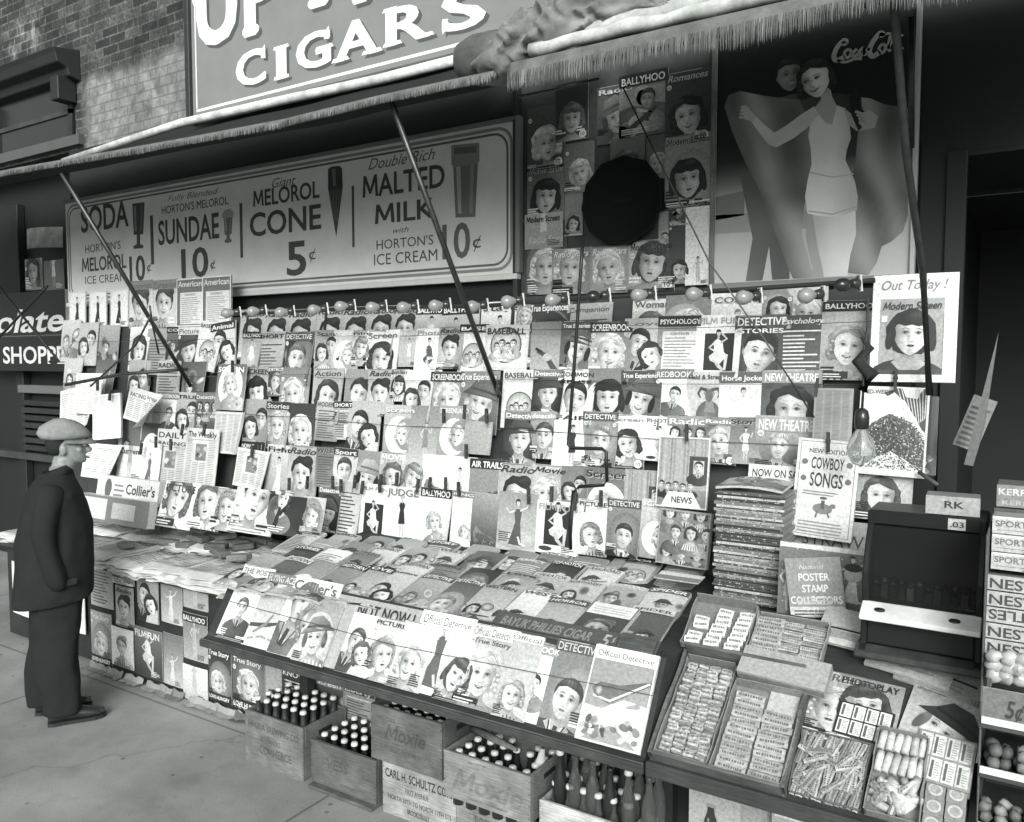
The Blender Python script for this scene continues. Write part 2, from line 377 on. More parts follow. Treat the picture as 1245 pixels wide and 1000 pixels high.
# ---- portraits and figures, all invented
def face(C, cx, cy, r, hair=.12, skin=.84, style='bob', rot=0, dress=.5, smile=1, turn=0, lv=2, bust=True):
    cr, sr = math.cos(rot), math.sin(rot); sd = random.random()*50; lit = random.choice((-1, 1, 1))
    T = lambda x, y: (cx+(x*cr-y*sr)*r, cy+(x*sr+y*cr)*r)
    hb = lambda x, y: max(.04, min(.97, hair*(1+.6*noise.noise(Vector((x*3+sd, y*3, 0)))+.35*max(0, y*.5+x*.4*lit))+(.10+hair*.35)*math.exp(-((y-.93-.15*x*lit)/.13)**2)*math.exp(-((x-.3*lit)/.45)**2)))
    def hblob(cx_, cy_, rx, ry, lv_, amp=.07, n=30):
        C.blob([(cx_+rx*(1+amp*noise.noise(Vector((math.cos(a)*2.6+sd, math.sin(a)*2.6, 2)))*2)*math.cos(a), cy_+ry*(1+amp*noise.noise(Vector((math.cos(a)*2.6+sd, math.sin(a)*2.6, 5)))*2)*math.sin(a)) for a in (2*math.pi*i/n for i in range(n))], hb, lv_, T, (cx_, cy_))
    man = style in ('slick', 'manhat'); ex = turn*.20
    def G(x, y, a, b, s, t): return math.exp(-((x-a)/s)**2-((y-b)/t)**2)
    def sk(x, y):
        v = 1.08-.52*max(0, -x*lit-.02)**1.2-.20*abs(x)**2-.16*max(0, -y-.5)
        for q in (-1, 1): v -= .36*G(x, y, q*.30+ex, .13, .19, .12); v += .10*G(x, y, q*.38+ex, -.25, .2, .16)
        v -= .30*G(x, y, ex*.9-.13*lit, -.08, .08, .26); v += .07*G(x, y, ex+.02, -.12, .06, .2); v -= .22*G(x, y, ex*.9, -.36, .13, .06); v -= .16*G(x, y, ex*.8, -.76, .2, .06)
        v -= .22*max(0, y-.5)*2*(1 if not man else .5); v -= .10*G(x, y, -.62*lit, -.45, .25, .4)
        if man: v -= .10*G(x, y, ex*.8, -.7, .5, .3)
        return max(.40*skin, min(1, skin*v))
    if bust:
        C.ell(0, -2.35, 1.9 if not man else 2.2, 1.15, lambda x, y: max(.06, dress*(.9+.25*x*lit*.5+.15*noise.noise(Vector((x*2+sd, y*2, 1))))), lv, T)
        if man:
            C.tess([(-.45, -1.2), (.45, -1.2), (.12, -2.3), (-.12, -2.3)], .86, lv+1, T); C.tess([(-.12, -1.4), (.12, -1.4), (.16, -2.3), (-.16, -2.3)], .2, lv+2, T)
            C.stroke([(-.5, -1.25), (-.2, -2.3)], .08, dress*.55, lv+1.5, T); C.stroke([(.5, -1.25), (.2, -2.3)], .08, dress*.55, lv+1.5, T)
        elif dress > .3 and random.random() < .35:
            for q in range(-3, 4): C.tess([(q*.3-.05, -1.3-.1*abs(q)), (q*.3+.05, -1.3-.1*abs(q)), (q*.42+.12, -2.6), (q*.42-.1, -2.6)], .92 if dress < .6 else .25, lv+1, T)
        elif random.random() < .5:
            for q in range(6): C.ell(random.uniform(-1.3, 1.3), random.uniform(-2.6, -1.6), .2, .12, min(.95, dress+random.uniform(-.25, .3)), lv+1, T, random.random()*3, 8)
        C.blob([(-.34, -.5), (.34, -.5), (.40, -1.1), (.8, -1.42), (.3, -1.9), (-.3, -1.9), (-.8, -1.42), (-.40, -1.1)], lambda x, y: skin*(.80+.12*x*lit-.30*G(x, y, 0, -.9, .6, .22)), lv+1, T, (0, -1.3))
    if style == 'bob': hblob(0, .10, 1.10, 1.16, lv+2)
    elif style == 'wave': hblob(-.03, .16, 1.08, 1.08, lv+2, .10); hblob(.78, -.4, .34, .46, lv+2.3, .14); hblob(-.8, -.4, .36, .46, lv+2.3, .14)
    elif style == 'up': hblob(0, .33, .96, .92, lv+2); C.ell(.5, .9, .5, .4, hb, lv+2.3, T)
    else: C.ell(0, .3, .86, .88, hb, lv+2, T)
    # the face: a fine polar sheet with airbrushed light
    n = 26; rings = (.22, .42, .6, .76, .9, 1.0); pts = [(ex*.5, 0)]
    for q in rings:
        for j in range(n):
            a_ = 2*math.pi*j/n; x, y = .79*math.cos(a_), .99*math.sin(a_)
            if y < 0: x *= 1-.30*(-y)**1.5
            pts.append((x*q+ex*.5*(1-q), y*q*1.03))
    cs = [sk(*p) for p in pts]; fs = [(0, 1+j, 1+(j+1) % n) for j in range(n)]
    for k in range(len(rings)-1): fs += [(1+k*n+j, 1+(k+1)*n+j, 1+(k+1)*n+(j+1) % n, 1+k*n+(j+1) % n) for j in range(n)]
    C.raw([T(*p) for p in pts], cs, fs, lv+3)
    if man or style == 'up': C.ell(-.77, -.02, .10, .2, skin*.7, lv+2.6, T); C.ell(.77, -.02, .10, .2, skin*.78, lv+2.6, T)
    for sgn in (-1, 1):
        x = sgn*.30+ex; w_ = 1-.25*max(0, sgn*turn*.8)
        C.ell(x, .085, .125*w_, .05, .72*skin, lv+5, T, 0, 10); C.ell(x+turn*.045, .092, .066, .056, (.10, .20), lv+6, T, 0, 9); C.ell(x+turn*.045+.02, .11, .012, .012, .7, lv+6.5, T, 0, 5)
        C.stroke([(x-.15*w_, .08), (x-.06, .145), (x+.06, .145), (x+.15*w_, .085)], [.02, .045, .045, .025], .20 if not man else .28, lv+7, T); C.stroke([(x-.10, .03), (x+.1, .03)], .018, skin*.55, lv+6, T)
        C.stroke([(x-.18*w_, .25+.02*sgn), (x-.02, .33), (x+.18*w_, .25-.02*sgn)], [.015, .035, .015] if not man else [.04, .07, .03], min(.5, hair*.7+.20), lv+5, T)
    C.stroke([(ex*.9-.10, -.33), (ex*.9-.03, -.365), (ex*.9+.03, -.365), (ex*.9+.1, -.33)], [.02, .035, .035, .02], skin*.52, lv+5, T)
    mx = ex*.8; lip = .30 if not man else .46
    if smile:
        C.blob([(mx-.29, -.47), (mx-.1, -.49), (mx, -.51), (mx+.1, -.49), (mx+.29, -.47), (mx+.17, -.60), (mx, -.66), (mx-.17, -.60)], lip, lv+5, T); C.blob([(mx-.20, -.515), (mx, -.535), (mx+.20, -.515), (mx+.11, -.565), (mx-.11, -.565)], .84, lv+6, T)
        for q in (-1, 1): C.stroke([(mx+q*.2, -.3), (mx+q*.36, -.44), (mx+q*.36, -.55)], [.01, .03, .01], skin*.72, lv+4.5, T)
    else:
        C.blob([(mx-.20, -.55), (mx-.07, -.49), (mx, -.51), (mx+.07, -.49), (mx+.20, -.55), (mx+.09, -.63), (mx-.09, -.63)], lip, lv+5, T); C.stroke([(mx-.19, -.55), (mx, -.555), (mx+.19, -.55)], .018, .1, lv+6, T); C.ell(mx+.03, -.595, .05, .014, min(.9, lip+.3), lv+6, T, 0, 7)
    def strands(k, x0, x1, y0, y1, lw):
        for q in range(k):
            t = (q+.5)/k; a_ = lerp(x0, x1, t); C.stroke([(a_*.75, y1-.05*random.random()), (a_*.95, lerp(y0, y1, .5)), (a_*1.02, y0+.1*random.random())], [.015, lw, .015], max(.04, min(.95, hair*random.uniform(.7, 1.35)+.01)), lv+8+.2*(q % 3), T)
    if style == 'bob':
        n = 12; up = [(1.02*math.cos(a), .2+1.02*math.sin(a)) for a in (math.pi*i/n for i in range(n+1))]
        C.shade(up+[(-.85, .35), (-.6, .52), (-.3, .42), (0, .5), (.3, .42), (.6, .5), (.85, .3)], hb, lv+7.5, 2, T)
        C.ell(.92, -.2, .22, .6, hb, lv+7.2, T, .12); C.ell(-.92, -.2, .22, .6, hb, lv+7.2, T, -.12); strands(7, -.85, .85, .45, 1.12, .06)
        for q in (-1, 1): C.stroke([(q*.95, .3), (q*1.02, -.2), (q*.85, -.7)], [.02, .07, .02], min(.9, hair*1.4+.02), lv+8, T)
    elif style in ('wave', 'up'):
        n = 12; up = [(.98*math.cos(a), .22+1.0*math.sin(a)) for a in (math.pi*i/n for i in range(n+1))]
        C.shade(up+[(-.78, .3), (-.6, .62), (-.15, .78), (.35, .55), (.72, .45)], hb, lv+7.5, 2, T)
        for q in range(6): C.stroke([(-.8+q*.1, .55+q*.1), (-.1+q*.12, .86+q*.05), (.6+q*.07, .62-q*.03), (.9, .2-q*.05)], [.01, .055, .05, .01], max(.04, min(.95, hair*random.uniform(.7, 1.35)+.01)), lv+8+.1*q, T)
        if style == 'wave':
            for sx in (-1, 1):
                C.ell(sx*.9, -.15, .2, .42, hb, lv+7.2, T)
                for q in range(4): C.ell(sx*(.88+.08*(q % 2)), .2-.24*q, .13, .10, (min(.95, hair*1.5+.06), hair*.8), lv+7.8, T, .4*sx, 10)
    elif style == 'hat' or style == 'manhat':
        hc = dress if style == 'hat' else .3
        C.tess([(-1.35, .25), (-.9, .75), (-.6, 1.35), (.2, 1.5), (.85, 1.1), (1.1, .8), (1.5, .5), (.6, .5), (-.4, .38)], lambda x, y: max(.06, hc*(.75+.3*x*lit*.5+.2*(y-.6))), lv+7.5, T); C.stroke([(-.85, .72), (.1, .82), (1.0, .82)], .14, hc*.5, lv+8, T); C.stroke([(-1.2, .3), (-.3, .42), (.6, .53), (1.4, .52)], .05, hc*.6, lv+8, T)
        if style == 'hat': C.ell(.8, -.1, .2, .5, hb, lv+7, T); C.ell(-.82, -.1, .2, .5, hb, lv+7, T)
    else:
        n = 12; up = [(.82*math.cos(a), .3+.84*math.sin(a)) for a in (math.pi*i/n for i in range(n+1))]
        C.shade(up+[(-.79, .0), (-.66, .5), (-.2, .68), (.4, .6), (.66, .45), (.79, .0)], hb, lv+7.5, 2, T); strands(6, -.7, .7, .6, 1.08, .07)
def figure(C, cx, y0, h, dress=.9, skin=.8, hair=.12, pose='stand', lv=2):
    T = lambda x, y: (cx+x*h, y0+y*h)
    ds = lambda x, y: dress*(1-.18*max(0, -x*4)); sk = skin
    if pose == 'stand':
        C.tess([(-.045, .0), (-.01, .0), (0, .4), (.03, .0), (.07, .0), (.09, .5), (-.09, .5)], sk*.92, lv, T)
        C.tess([(-.1, .28), (.11, .3), (.075, .55), (.06, .62), (.1, .76), (.05, .82), (-.05, .82), (-.1, .76), (-.06, .62), (-.08, .52)], ds, lv+1, T)
        C.stroke([(-.08, .8), (-.17, .66), (-.1, .55)], .04, sk, lv+2, T); C.stroke([(.08, .8), (.17, .7), (.2, .84)], .04, sk*.95, lv+2, T)
    elif pose == 'seat':
        C.tess([(-.16, .3), (.05, .22), (.22, .42), (.14, .5), (.1, .74), (-.02, .8), (-.1, .74), (-.08, .5), (-.2, .4)], ds, lv+1, T)
        C.stroke([(-.05, .4), (.2, .42), (.18, .05)], [.12, .1, .05], sk, lv+2, T); C.stroke([(-.06, .36), (.02, .2), (.24, .0)], [.1, .08, .05], sk*.9, lv+1, T)
        C.stroke([(-.07, .72), (-.2, .6), (-.06, .52)], .045, sk, lv+3, T); C.stroke([(.07, .72), (.2, .8), (.08, .92)], .045, sk*.95, lv+3, T)
    elif pose == 'dance':
        C.tess([(-.2, .02), (.14, .0), (.08, .5), (.1, .76), (0, .82), (-.09, .75), (-.05, .5)], ds, lv+1, T)
        C.stroke([(.06, .76), (.22, .84), (.3, .98)], .04, sk, lv+2, T); C.stroke([(-.06, .76), (-.2, .7), (-.3, .8)], .04, sk, lv+2, T); C.stroke([(.04, .2), (.1, .05), (.24, .02)], .05, sk, lv+2, T)
    C.tess([(-.025, .8), (.03, .8), (.025, .88), (-.02, .88)], sk*.85, lv+2, T)
    C.ell(0, .945, .062, .075, hair, lv+2, T); C.ell(.005, .93, .045, .06, sk, lv+3, T); C.ell(0, .985, .055, .03, hair, lv+4, T)
    C.ell(-.015, .935, .008, .006, .1, lv+4, T, n=6); C.ell(.022, .935, .008, .006, .1, lv+4, T, n=6); C.ell(.004, .905, .014, .006, .25, lv+4, T, n=6)
def lines(C, x0, y0, x1, y1, n, g=.45, lv=1, jag=.25, th=.45):
    p = (y1-y0)/n
    for i in range(n): C.rect(x0, y0+i*p, x1-(x1-x0)*random.random()*jag, y0+i*p+p*th, g, lv)
def masthead(C, t, tb=None, tc=.1, y=None, h=.17, shear=0, x0=.06, x1=.94, bold=1, top=.03):
    A = C.A
    if tb is not None: C.rect(0, A-h-top*2, 1, A, tb, 11)
    if t:
        hh = h*random.choice((.62, .74, .82, .82, .9)); y_ = A-h-top+.005+(h*.82-hh)*.5
        if random.random() < .5: C.text(t, x0+.014, y_-.012, x1+.014, hh, (.30 if tb is None else tb*.5) if tc > .5 else .80, 11.6, bold, shear)
        C.text(t, x0, y_, x1, hh, tc, 12, bold, shear)
RG = random.Random(7)
def cover(kind, title, W=.21, A=1.34, **o):
    """one magazine front; every picture is invented from simple shapes"""
    random.seed(hash_(kind+title+str(sorted((k, str(v)) for k, v in o.items()))))
    rr = random.random
    bg = o.get('bg', .3+.6*rr()); b2 = o.get('b2', max(.1, min(.95, bg+(rr()-.5)*.55)))
    C = Cover(W, W*A, lambda x, y: lerp(bg, b2, y))
    tc = o.get('tc', .12 if bg > .45 else .93); tb = o.get('tb')
    hair = o.get('hair', random.choice((.07, .10, .14, .20, .30, .42, .58))); skin = o.get('skin', .80); dress = o.get('dress', .2+.6*rr()); rot = o.get('rot', (rr()-.5)*.5); sm = o.get('smile', int(rr() < .55)); tu = o.get('turn', (rr()-.5)*1.2)
    fy = o.get('fy', .57); fx = o.get('fx', .5+.08*(rr()-.5)); fr = o.get('fr', .36)
    if kind in ('bob', 'wave', 'hat', 'slick', 'up', 'manhat'):
        if rr() < .5: C.ell(.5+.3*(rr()-.5), .6, .5, .6, (min(.95, bg+.15), bg), 1)
        face(C, fx, fy, fr, hair, skin, kind, rot, dress, sm, tu)
        if title: lines(C, .08, A-.025, .92, A-.008, 1, .4 if bg > .5 else .7, 12.5, .5, .8)
        for q in range(random.choice((1, 2, 2, 3))):
            sx = random.choice((.03, .03, .66)); y_ = random.uniform(.03, .26); g_ = random.choice((.95, .12)); lines(C, sx, y_, sx+.3, y_+random.uniform(.08, .2), random.choice((2, 3, 4)), g_, 13, .45, .55)
        if rr() < .4: C.ell(.1, A-.30, .055, .055, (.95, .9), 13, n=12); C.text('10¢' if rr() < .5 else '25', .065, A-.322, .135, .045, .15, 14)
        if rr() < .3: C.rect(.0, .0, 1, .07, random.choice((.1, .9, .5)), 13); lines(C, .1, .02, .9, .055, 1, .55, 14, .3, .7)
        q_ = rr()
        if q_ < .35: lines(C, .05, .06, .4, .24, 4, .15 if dress > .5 else .92, 13, .4)
        elif q_ < .6: C.rect(.0, .03, .55, .17, .12 if dress > .4 else .88, 13); lines(C, .04, .055, .5, .15, 2, .9 if dress > .4 else .15, 14, .3)
        elif q_ < .75: C.ell(.85, .14, .11, .11, .92, 13); C.text('10', .79, .09, .91, .1, .15, 14)
    elif kind == 'couple':
        lt_ = o.get('lt', 0); face(C, .38, .80, .30, .1+.25*lt_, .78, 'slick', -.25, .12+.3*lt_, 0, .8); face(C, .70, .52, .27, .12+.3*lt_, .88, 'wave', .5, .75, 0, -.8, lv=11, bust=False)
        C.tess([(.45, 0), (1, 0), (1, .5), (.85, .4), (.7, .3), (.55, .3)], .78, 10)
    elif kind == 'two':
        face(C, .32, .58, .27, .15, .82, 'wave', .15, dress, 1, .6); face(C, .7, .82, .26, .1, .75, 'slick', -.15, .2, 0, -.6, lv=2, bust=False)
    elif kind in ('stand', 'seat', 'dance'):
        if o.get('disc'): C.ell(.5, .72, .36, .40, (.95, .93), 1)
        if o.get('panel'): C.rect(.2, .18, .85, .98, o['panel'], 1)
        figure(C, o.get('px', .5), o.get('py', .1), o.get('ph', .95), o.get('dress', .9), skin, hair, kind, 2)
        if kind == 'seat': C.ell(.25, .1, .16, .05, .2, 1)
        lines(C, .62, .06, .94, .2, 4, .2 if bg > .5 else .85, 9, .4)
    elif kind == 'cres':
        C.ell(.5, .58, .43, .48, (.97, .93), 1, n=28); C.ell(.72, .62, .33, .40, lambda x, y: bg*.95, 2, n=24)
        face(C, .64, .60, .24, o.get('hair', .6), .85, 'wave', -.1, .8, 0, -.9, lv=3, bust=False)
    elif kind == 'moon':
        C.ell(.5, .58, .42, .50, (.97, .92), 1, n=28); face(C, .5, .62, .23, .62, .82, 'wave', .2, .7, 0, .6, lv=3)
    elif kind == 'text':
        lines(C, .1, .1, .9, A-.38, 11, .25 if bg > .45 else .85, 1, .5, .4); C.rect(.1, A-.36, .9, A-.33, tc, 1)
        if o.get('inset'): C.rect(.58, .08, .95, .55, .9, 2); figure(C, .77, .09, .42, .3, .7, .1, 'stand', 3)
    elif kind == 'panel':
        C.rect(.12, .06, .93, A-.33, .86, 1); lines(C, .17, .1, .88, A-.42, 13, .45, 2, .45, .3); C.text('CONTENTS', .3, A-.41, .7, .05, .25, 3)
    elif kind == 'oval':
        C.rect(.06, .06, .94, A-.3, min(.95, bg+.06), 1); C.ell(.5, .5, .36, .36, .3, 2, n=24); C.ell(.5, .5, .33, .33, (.85, .6), 3, n=24)
        for q in range(4): face(C, .3+.13*q, .46+.06*(q % 2), .085, .15, .8, 'slick', 0, .85, 0, 0, lv=4+9*(q % 2))
    elif kind == 'scene':
        C.blob([(0, 0), (1, 0), (1, .35+.3*rr()), (.5, .45+.2*rr()), (0, .3+.3*rr())], (min(1, bg*.8), bg*.55), 1)
        for q in range(5): C.ell(rr(), rr()*1.0, .08+.16*rr(), .06+.13*rr(), (.15+.75*rr(), .15+.7*rr()), 2, rot=rr()*3)
        fw = rr()
        face(C, .3+.35*fw, .66, .17+.05*rr(), .1+.2*rr(), .65+.2*rr(), random.choice(['slick', 'manhat', 'wave', 'manhat']), (rr()-.5)*.7, .15+.6*rr(), 0, (rr()-.5)*2, lv=3)
        C.stroke([(rr()*.5, .1+.5*rr()), (.5+.5*rr(), .3+.5*rr())], [.08, .03], .12+.7*rr(), 12); C.stroke([(rr()*.6, .1), (rr(), .5)], [.12, .06], .1+.8*rr(), 12)
        lines(C, .06, .05, .6, .17, 3, .92, 13, .4)
    elif kind == 'heads':
        n = o.get('n', 7)
        for q in range(n):
            ix, iy = q % 3, q//3; face(C, .2+.3*ix+(.15 if iy % 2 else 0)*(1 if n > 6 else 0)-(.0 if n > 6 else 0), .98-.36*iy, .12, .15, .8, 'slick' if q % 2 else 'wave', 0, .3+.4*rr(), 0, 0, lv=2+9*(iy % 2))
    elif kind == 'ram':
        C.ell(.55, .3, .3, .38, (.42, .3), 1); C.tess([(.45, .4), (.5, .72), (.42, .86), (.52, .96), (.64, .96), (.7, .84), (.64, .7), (.72, .4)], .5, 2); C.ell(.56, .78, .09, .15, .36, 3)
        for sg in (-1, 1): C.stroke([(.56+sg*.05, .92), (.56+sg*.2, .96), (.56+sg*.26, .84), (.56+sg*.2, .74)], [.08, .08, .06, .03], .25, 4)
        C.rect(0, 0, 1, .12, .3, 3)
    elif kind == 'room':
        C.rect(0, .35, 1, A, .62, 1)
        for q in range(14): C.rect(.05+q*.065, .5, .05+q*.065+.03, A-.02, .45+.25*rr(), 2)
        C.rect(.62, .5, .98, .98, .2, 3); C.rect(.7, .58, .9, .9, .75, 4); face(C, .8, .78, .1, .1, .8, 'slick', 0, .2, 0, 0, 5)
        for q in range(5): face(C, .1+.14*q, .42-.03*(q % 2), .07, .1, .75, 'slick', 0, .12, 0, 0, lv=5)
        C.tess([(.12, .02), (.9, .02), (.72, .3), (.25, .3)], .92, 14); C.text('NEWS', .32, .1, .72, .12, .12, 15)
    elif kind == 'crowd':
        C.tess([(.35, A-.1), (.5, A-.25), (.97, .7), (.97, A-.02), (.55, A-.02)], .25, 1)
        for q in range(9): C.stroke([(.55+.05*q, A-.03), (.75+.025*q, .75+.02*q)], .012, .8, 2)
        C.blob([(.03, .1), (.97, .1), (.97, .55), (.75, .85), (.45, .98), (.2, .82), (.03, .55)], (.22, .30), 2.5)
        for q in range(1100):
            x = rr()*.93+.035; y = .11+rr()*.85
            if y < .52+.46*math.sin(x*3.0): C.ell(x, y, .008+.007*rr(), .010+.007*rr(), .08+.75*rr()**1.6, 3+(q % 3)*.3, n=5)
    elif kind == 'pistol':
        C.stroke([(.2, .62), (.45, .5), (.75, .1)], [.1, .12, .16], .25, 2); C.stroke([(.15, .68), (.35, .58)], .07, .12, 3); C.ell(.5, .45, .12, .1, .7, 3)
    elif kind == 'flyer':
        C.stroke([(.02, .45), (.5, .5), (.98, .62)], [.08, .1, .04], .25, 2); C.stroke([(.2, .3), (.5, .52), (.62, .75)], [.05, .08, .05], .5, 3); C.stroke([(.1, .15), (.5, .25), (.9, .2)], .05, .55, 1)
    elif kind == 'shoe':
        C.tess([(.15, .25), (.6, .2), (.9, .32), (.7, .45), (.45, .5), (.2, .7), (.1, .5)], lambda x, y: .25+.4*y, 2)
        for q in range(3): figure(C, .25+.25*q, .05, .3, .3, .7, .1, 'stand', 4)
    elif kind == 'swim':
        C.ell(.5, .3, .6, .25, (.75, .6), 1); figure(C, .52, .12, 1.0, .3, .82, .15, 'dance', 3); lines(C, .06, .2, .38, .42, 5, .2, 9, .3)
    elif kind == 'auto':
        C.tess([(.08, .74), (.16, .62), (.4, .55), (.95, .92), (.97, .98), (.5, .84), (.2, .84)], lambda x, y: .30+.35*(1-y), 2); C.stroke([(.12, .64), (.4, .60), (.94, .95)], .03, .85, 3); C.ell(.2, .72, .07, .09, (.7, .3), 3)
        C.blob([(0, 0), (1, 0), (1, .62), (.6, .66), (.3, .48), (0, .5)], (.88, .80), 1)
        for q in range(30): C.ell(.08+.86*rr(), .10+.24*rr(), .03+.05*rr(), .02+.04*rr(), .25+.6*rr(), 4+q % 2, rot=rr()*3)
    if o.get('banner'): C.rect(0, .0, 1, .24, .1, 14); C.text(o['banner'], .06, .07, .94, .11, .95, 15, 1)
    if title: masthead(C, title, tb, tc, h=o.get('th', .17), shear=o.get('sh', 0), x0=o.get('tx', .06), x1=o.get('tx1', .94), bold=o.get('bold', 1))
    if o.get('sub'): C.text(o['sub'], .1, A-o.get('th', .17)-.17, .9, .085, tc, 12, 1, o.get('sh', 0))
    if o.get('rim'): 
        for a in ((0, 0, 1, .03), (0, A-.03, 1, A), (0, .03, .03, A-.03), (.97, .03, 1, A-.03)): C.rect(*a, o['rim'], 16)
    return C
def hash_(s_):
    h = 7
    for ch in s_: h = (h*31+ord(ch)) % 1000003
    return h
def newsheet(W, A, bg=.8, head=None, photo=True, seed=0, title=None):
    random.seed(seed+11); C = Cover(W, W*A, bg, k='news')
    y = A-.08
    if title: C.text(title, .06, y-.1, .94, .12, .15, 2, 1); y -= .16
    if head: C.text(head, .06, y-.09, .94, .08, .15, 2, 1); y -= .13
    C.rect(.05, y, .95, y+.008, .3, 1)
    if photo:
        C.rect(.35, y-.42, .68, y-.08, .45, 2)
        for q in range(8): C.ell(.38+.27*random.random(), y-.38+.27*random.random(), .06, .05, .2+.6*random.random(), 3+q % 2)
    for c in range(4):
        x = .05+c*.23; n = int((y-.06)/.035)
        for i in range(n):
            if photo and .3 < x+.1 < .75 and y-.48 < y-.04-i*.035 < y: continue
            C.rect(x, y-.03-i*.035, x+.2-.04*random.random(), y-.03-i*.035+.014, bg*.62+.1*random.random(), 1)
    return C
# ================================================================== SETTING
mb = MB(); n = 40
mb.add([(-60, -40, 0), (60, -40, 0), (60, 60, 0), (-60, 60, 0)], [(0, 1, 2, 3)], .53, 'concrete')
tag(put('sidewalk', mb), kind='structure')
# brick front of the building, with its window, cornice and the dark shop base below
bld = thing('brick_building', 'old brick building front with a whitewashed patch above the awning', 'building', (0, 4.1, 0))
mb = MB(); mb.box(-16, 0, 3.87, 4, .3, 9, .5, 'brick'); put('brick_wall', mb, bld)
mb = MB(); mb.box(-7.22, -.002, 0, -.42, .3, 3.868, .05, 'dark'); mb.box(-.42, -.002, 2.95, 4, .3, 3.868, .03, 'dark')
put('shop_base', mb, bld)
wf = MB(); wf.box(-9.6, -.05, 3.9, -6.98, .02, 3.985, .28, 'sign'); put('window_sill', wf, bld)
wn = MB(); wn.box(-9.5, -.02, 3.985, -7.10, .01, 4.52, .06, 'gloss'); win = put('window', wn, bld)
wf = MB()
for x in (-9.3, -8.4, -7.16): wf.box(x, -.035, 3.985, x+.06, -.015, 4.52, .12, 'dark')
wf.box(-9.5, -.035, 4.18, -7.1, -.02, 4.22, .2, 'dark'); put('window_frame', wf, win)
cn = MB()
cn.prism([(-.02, 4.44), (-.10, 4.46), (-.12, 4.52), (-.20, 4.55), (-.22, 4.62), (-.24, 4.66), (0, 4.70), (0, 4.44)], -9.7, -7.0, .10, 'dark')
for x in (-9.4, -8.6, -7.18): cn.box(x, -.17, 4.26, x+.12, -.01, 4.46, .07, 'dark')
put('cornice', cn, bld, bevel=.006)
# dark doorway on the right: reveals, back wall, ceiling
dr = thing('doorway', 'deep dark shop doorway at the right end of the newsstand', 'doorway', (0, 0, 0))
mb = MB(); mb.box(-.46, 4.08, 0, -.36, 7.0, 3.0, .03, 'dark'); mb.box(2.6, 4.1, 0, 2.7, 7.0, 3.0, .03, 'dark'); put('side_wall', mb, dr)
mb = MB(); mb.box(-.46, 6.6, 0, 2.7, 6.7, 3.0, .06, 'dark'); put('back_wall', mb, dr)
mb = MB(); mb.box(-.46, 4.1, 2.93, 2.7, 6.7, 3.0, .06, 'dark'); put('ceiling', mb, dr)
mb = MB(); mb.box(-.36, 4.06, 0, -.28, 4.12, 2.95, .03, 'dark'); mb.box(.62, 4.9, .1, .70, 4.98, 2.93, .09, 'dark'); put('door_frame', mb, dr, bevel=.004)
p0 = at_y(1165, 232, 5.2); p1 = at_y(1290, 60, 5.2); sw = thing('shop_window', 'dim curtained window inside the dark doorway', 'window', (p0.x, 5.2, p0.z))
ww, hh = p1.x-p0.x, p1.z-p0.z
mb = MB(); mb.box(-.03, 0, 0, ww, .03, hh*.24, .40, 'dark'); put('sill_panel', mb, sw)
mb = MB()
for q in range(9):
    x = .02+q*.035; mb.tube([(x, -.01, hh*.24), (x+.004, -.012, hh*.6), (x, -.01, hh)], .013, .30 if q % 3 == 1 else .16, 'cloth', 6)
put('curtain', mb, sw)
mb = MB(); mb.box(-.06, -.02, -.02, -.03, .04, hh, .16, 'dark'); mb.box(-.03, -.02, hh*.24-.012, ww, .0, hh*.24+.012, .18, 'dark'); put('window_frame', mb, sw)
c0 = at_y(1240, 178, 5.0); C = Cover(.46, .46, .13, k='sign')
C.ell(.5, .5, .47, .47, .17, 1, n=30)
def arc(cx, cy, rx, ry, a0, a1, n=18): return [(cx+rx*math.cos(a0+(a1-a0)*i/n), cy+ry*math.sin(a0+(a1-a0)*i/n)) for i in range(n+1)]
for q, rr_ in enumerate((.40, .34)): C.stroke(arc(.55, .5, rr_*.8, rr_, R(70), R(300)), .022, .42, 2+q)
tag(put('hanging_sign', C.build(.02), loc=(c0.x, 5.0, c0.z-.23)), 'round dark sign with a big looped initial, hanging inside the doorway', 'sign')
# neighbouring shop on the left, in the shade of the awning
ns = thing('neighbour_shop', 'dark shop front beyond the left end of the newsstand', 'shop front', (0, 0, 0))
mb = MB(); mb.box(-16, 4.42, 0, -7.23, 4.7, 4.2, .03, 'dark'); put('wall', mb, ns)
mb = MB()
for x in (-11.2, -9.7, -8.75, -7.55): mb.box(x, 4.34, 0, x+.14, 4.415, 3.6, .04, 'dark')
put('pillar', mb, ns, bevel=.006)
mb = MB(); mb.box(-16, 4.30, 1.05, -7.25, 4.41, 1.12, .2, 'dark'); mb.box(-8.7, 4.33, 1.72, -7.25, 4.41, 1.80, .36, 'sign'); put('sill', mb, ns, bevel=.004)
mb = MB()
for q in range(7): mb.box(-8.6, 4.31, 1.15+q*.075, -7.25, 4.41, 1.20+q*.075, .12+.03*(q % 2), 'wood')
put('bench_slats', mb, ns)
def sheet_on(name, label, cat, Y, a, b, art, group=None, t=.003, ry=0, rx=0, **kw):
    """a flat printed thing hung in the plane y=Y; a = upper left, b = lower right in the picture"""
    p = at_y(a[0], a[1], Y); q = at_y(b[0], b[1], Y); W = q.x-p.x; H = p.z-q.z
    C = art(W, H); o = put(name, C.build(t, **kw), loc=((p.x+q.x)/2, Y, q.z), rot=(rx, ry, 0))
    return tag(o, label, cat, group)
def shoppe(W, H):
    C = Cover(W, H, .07, k='sign'); A = C.A
    C.text('olate', .28, A*.50, .98, A*.30, .86, 2, 1, .25); C.rect(.2, A*.44, 1, A*.455, .3, 1)
    C.text('ICE SHOPPE', .02, A*.10, .985, A*.22, .88, 2, 1); return C
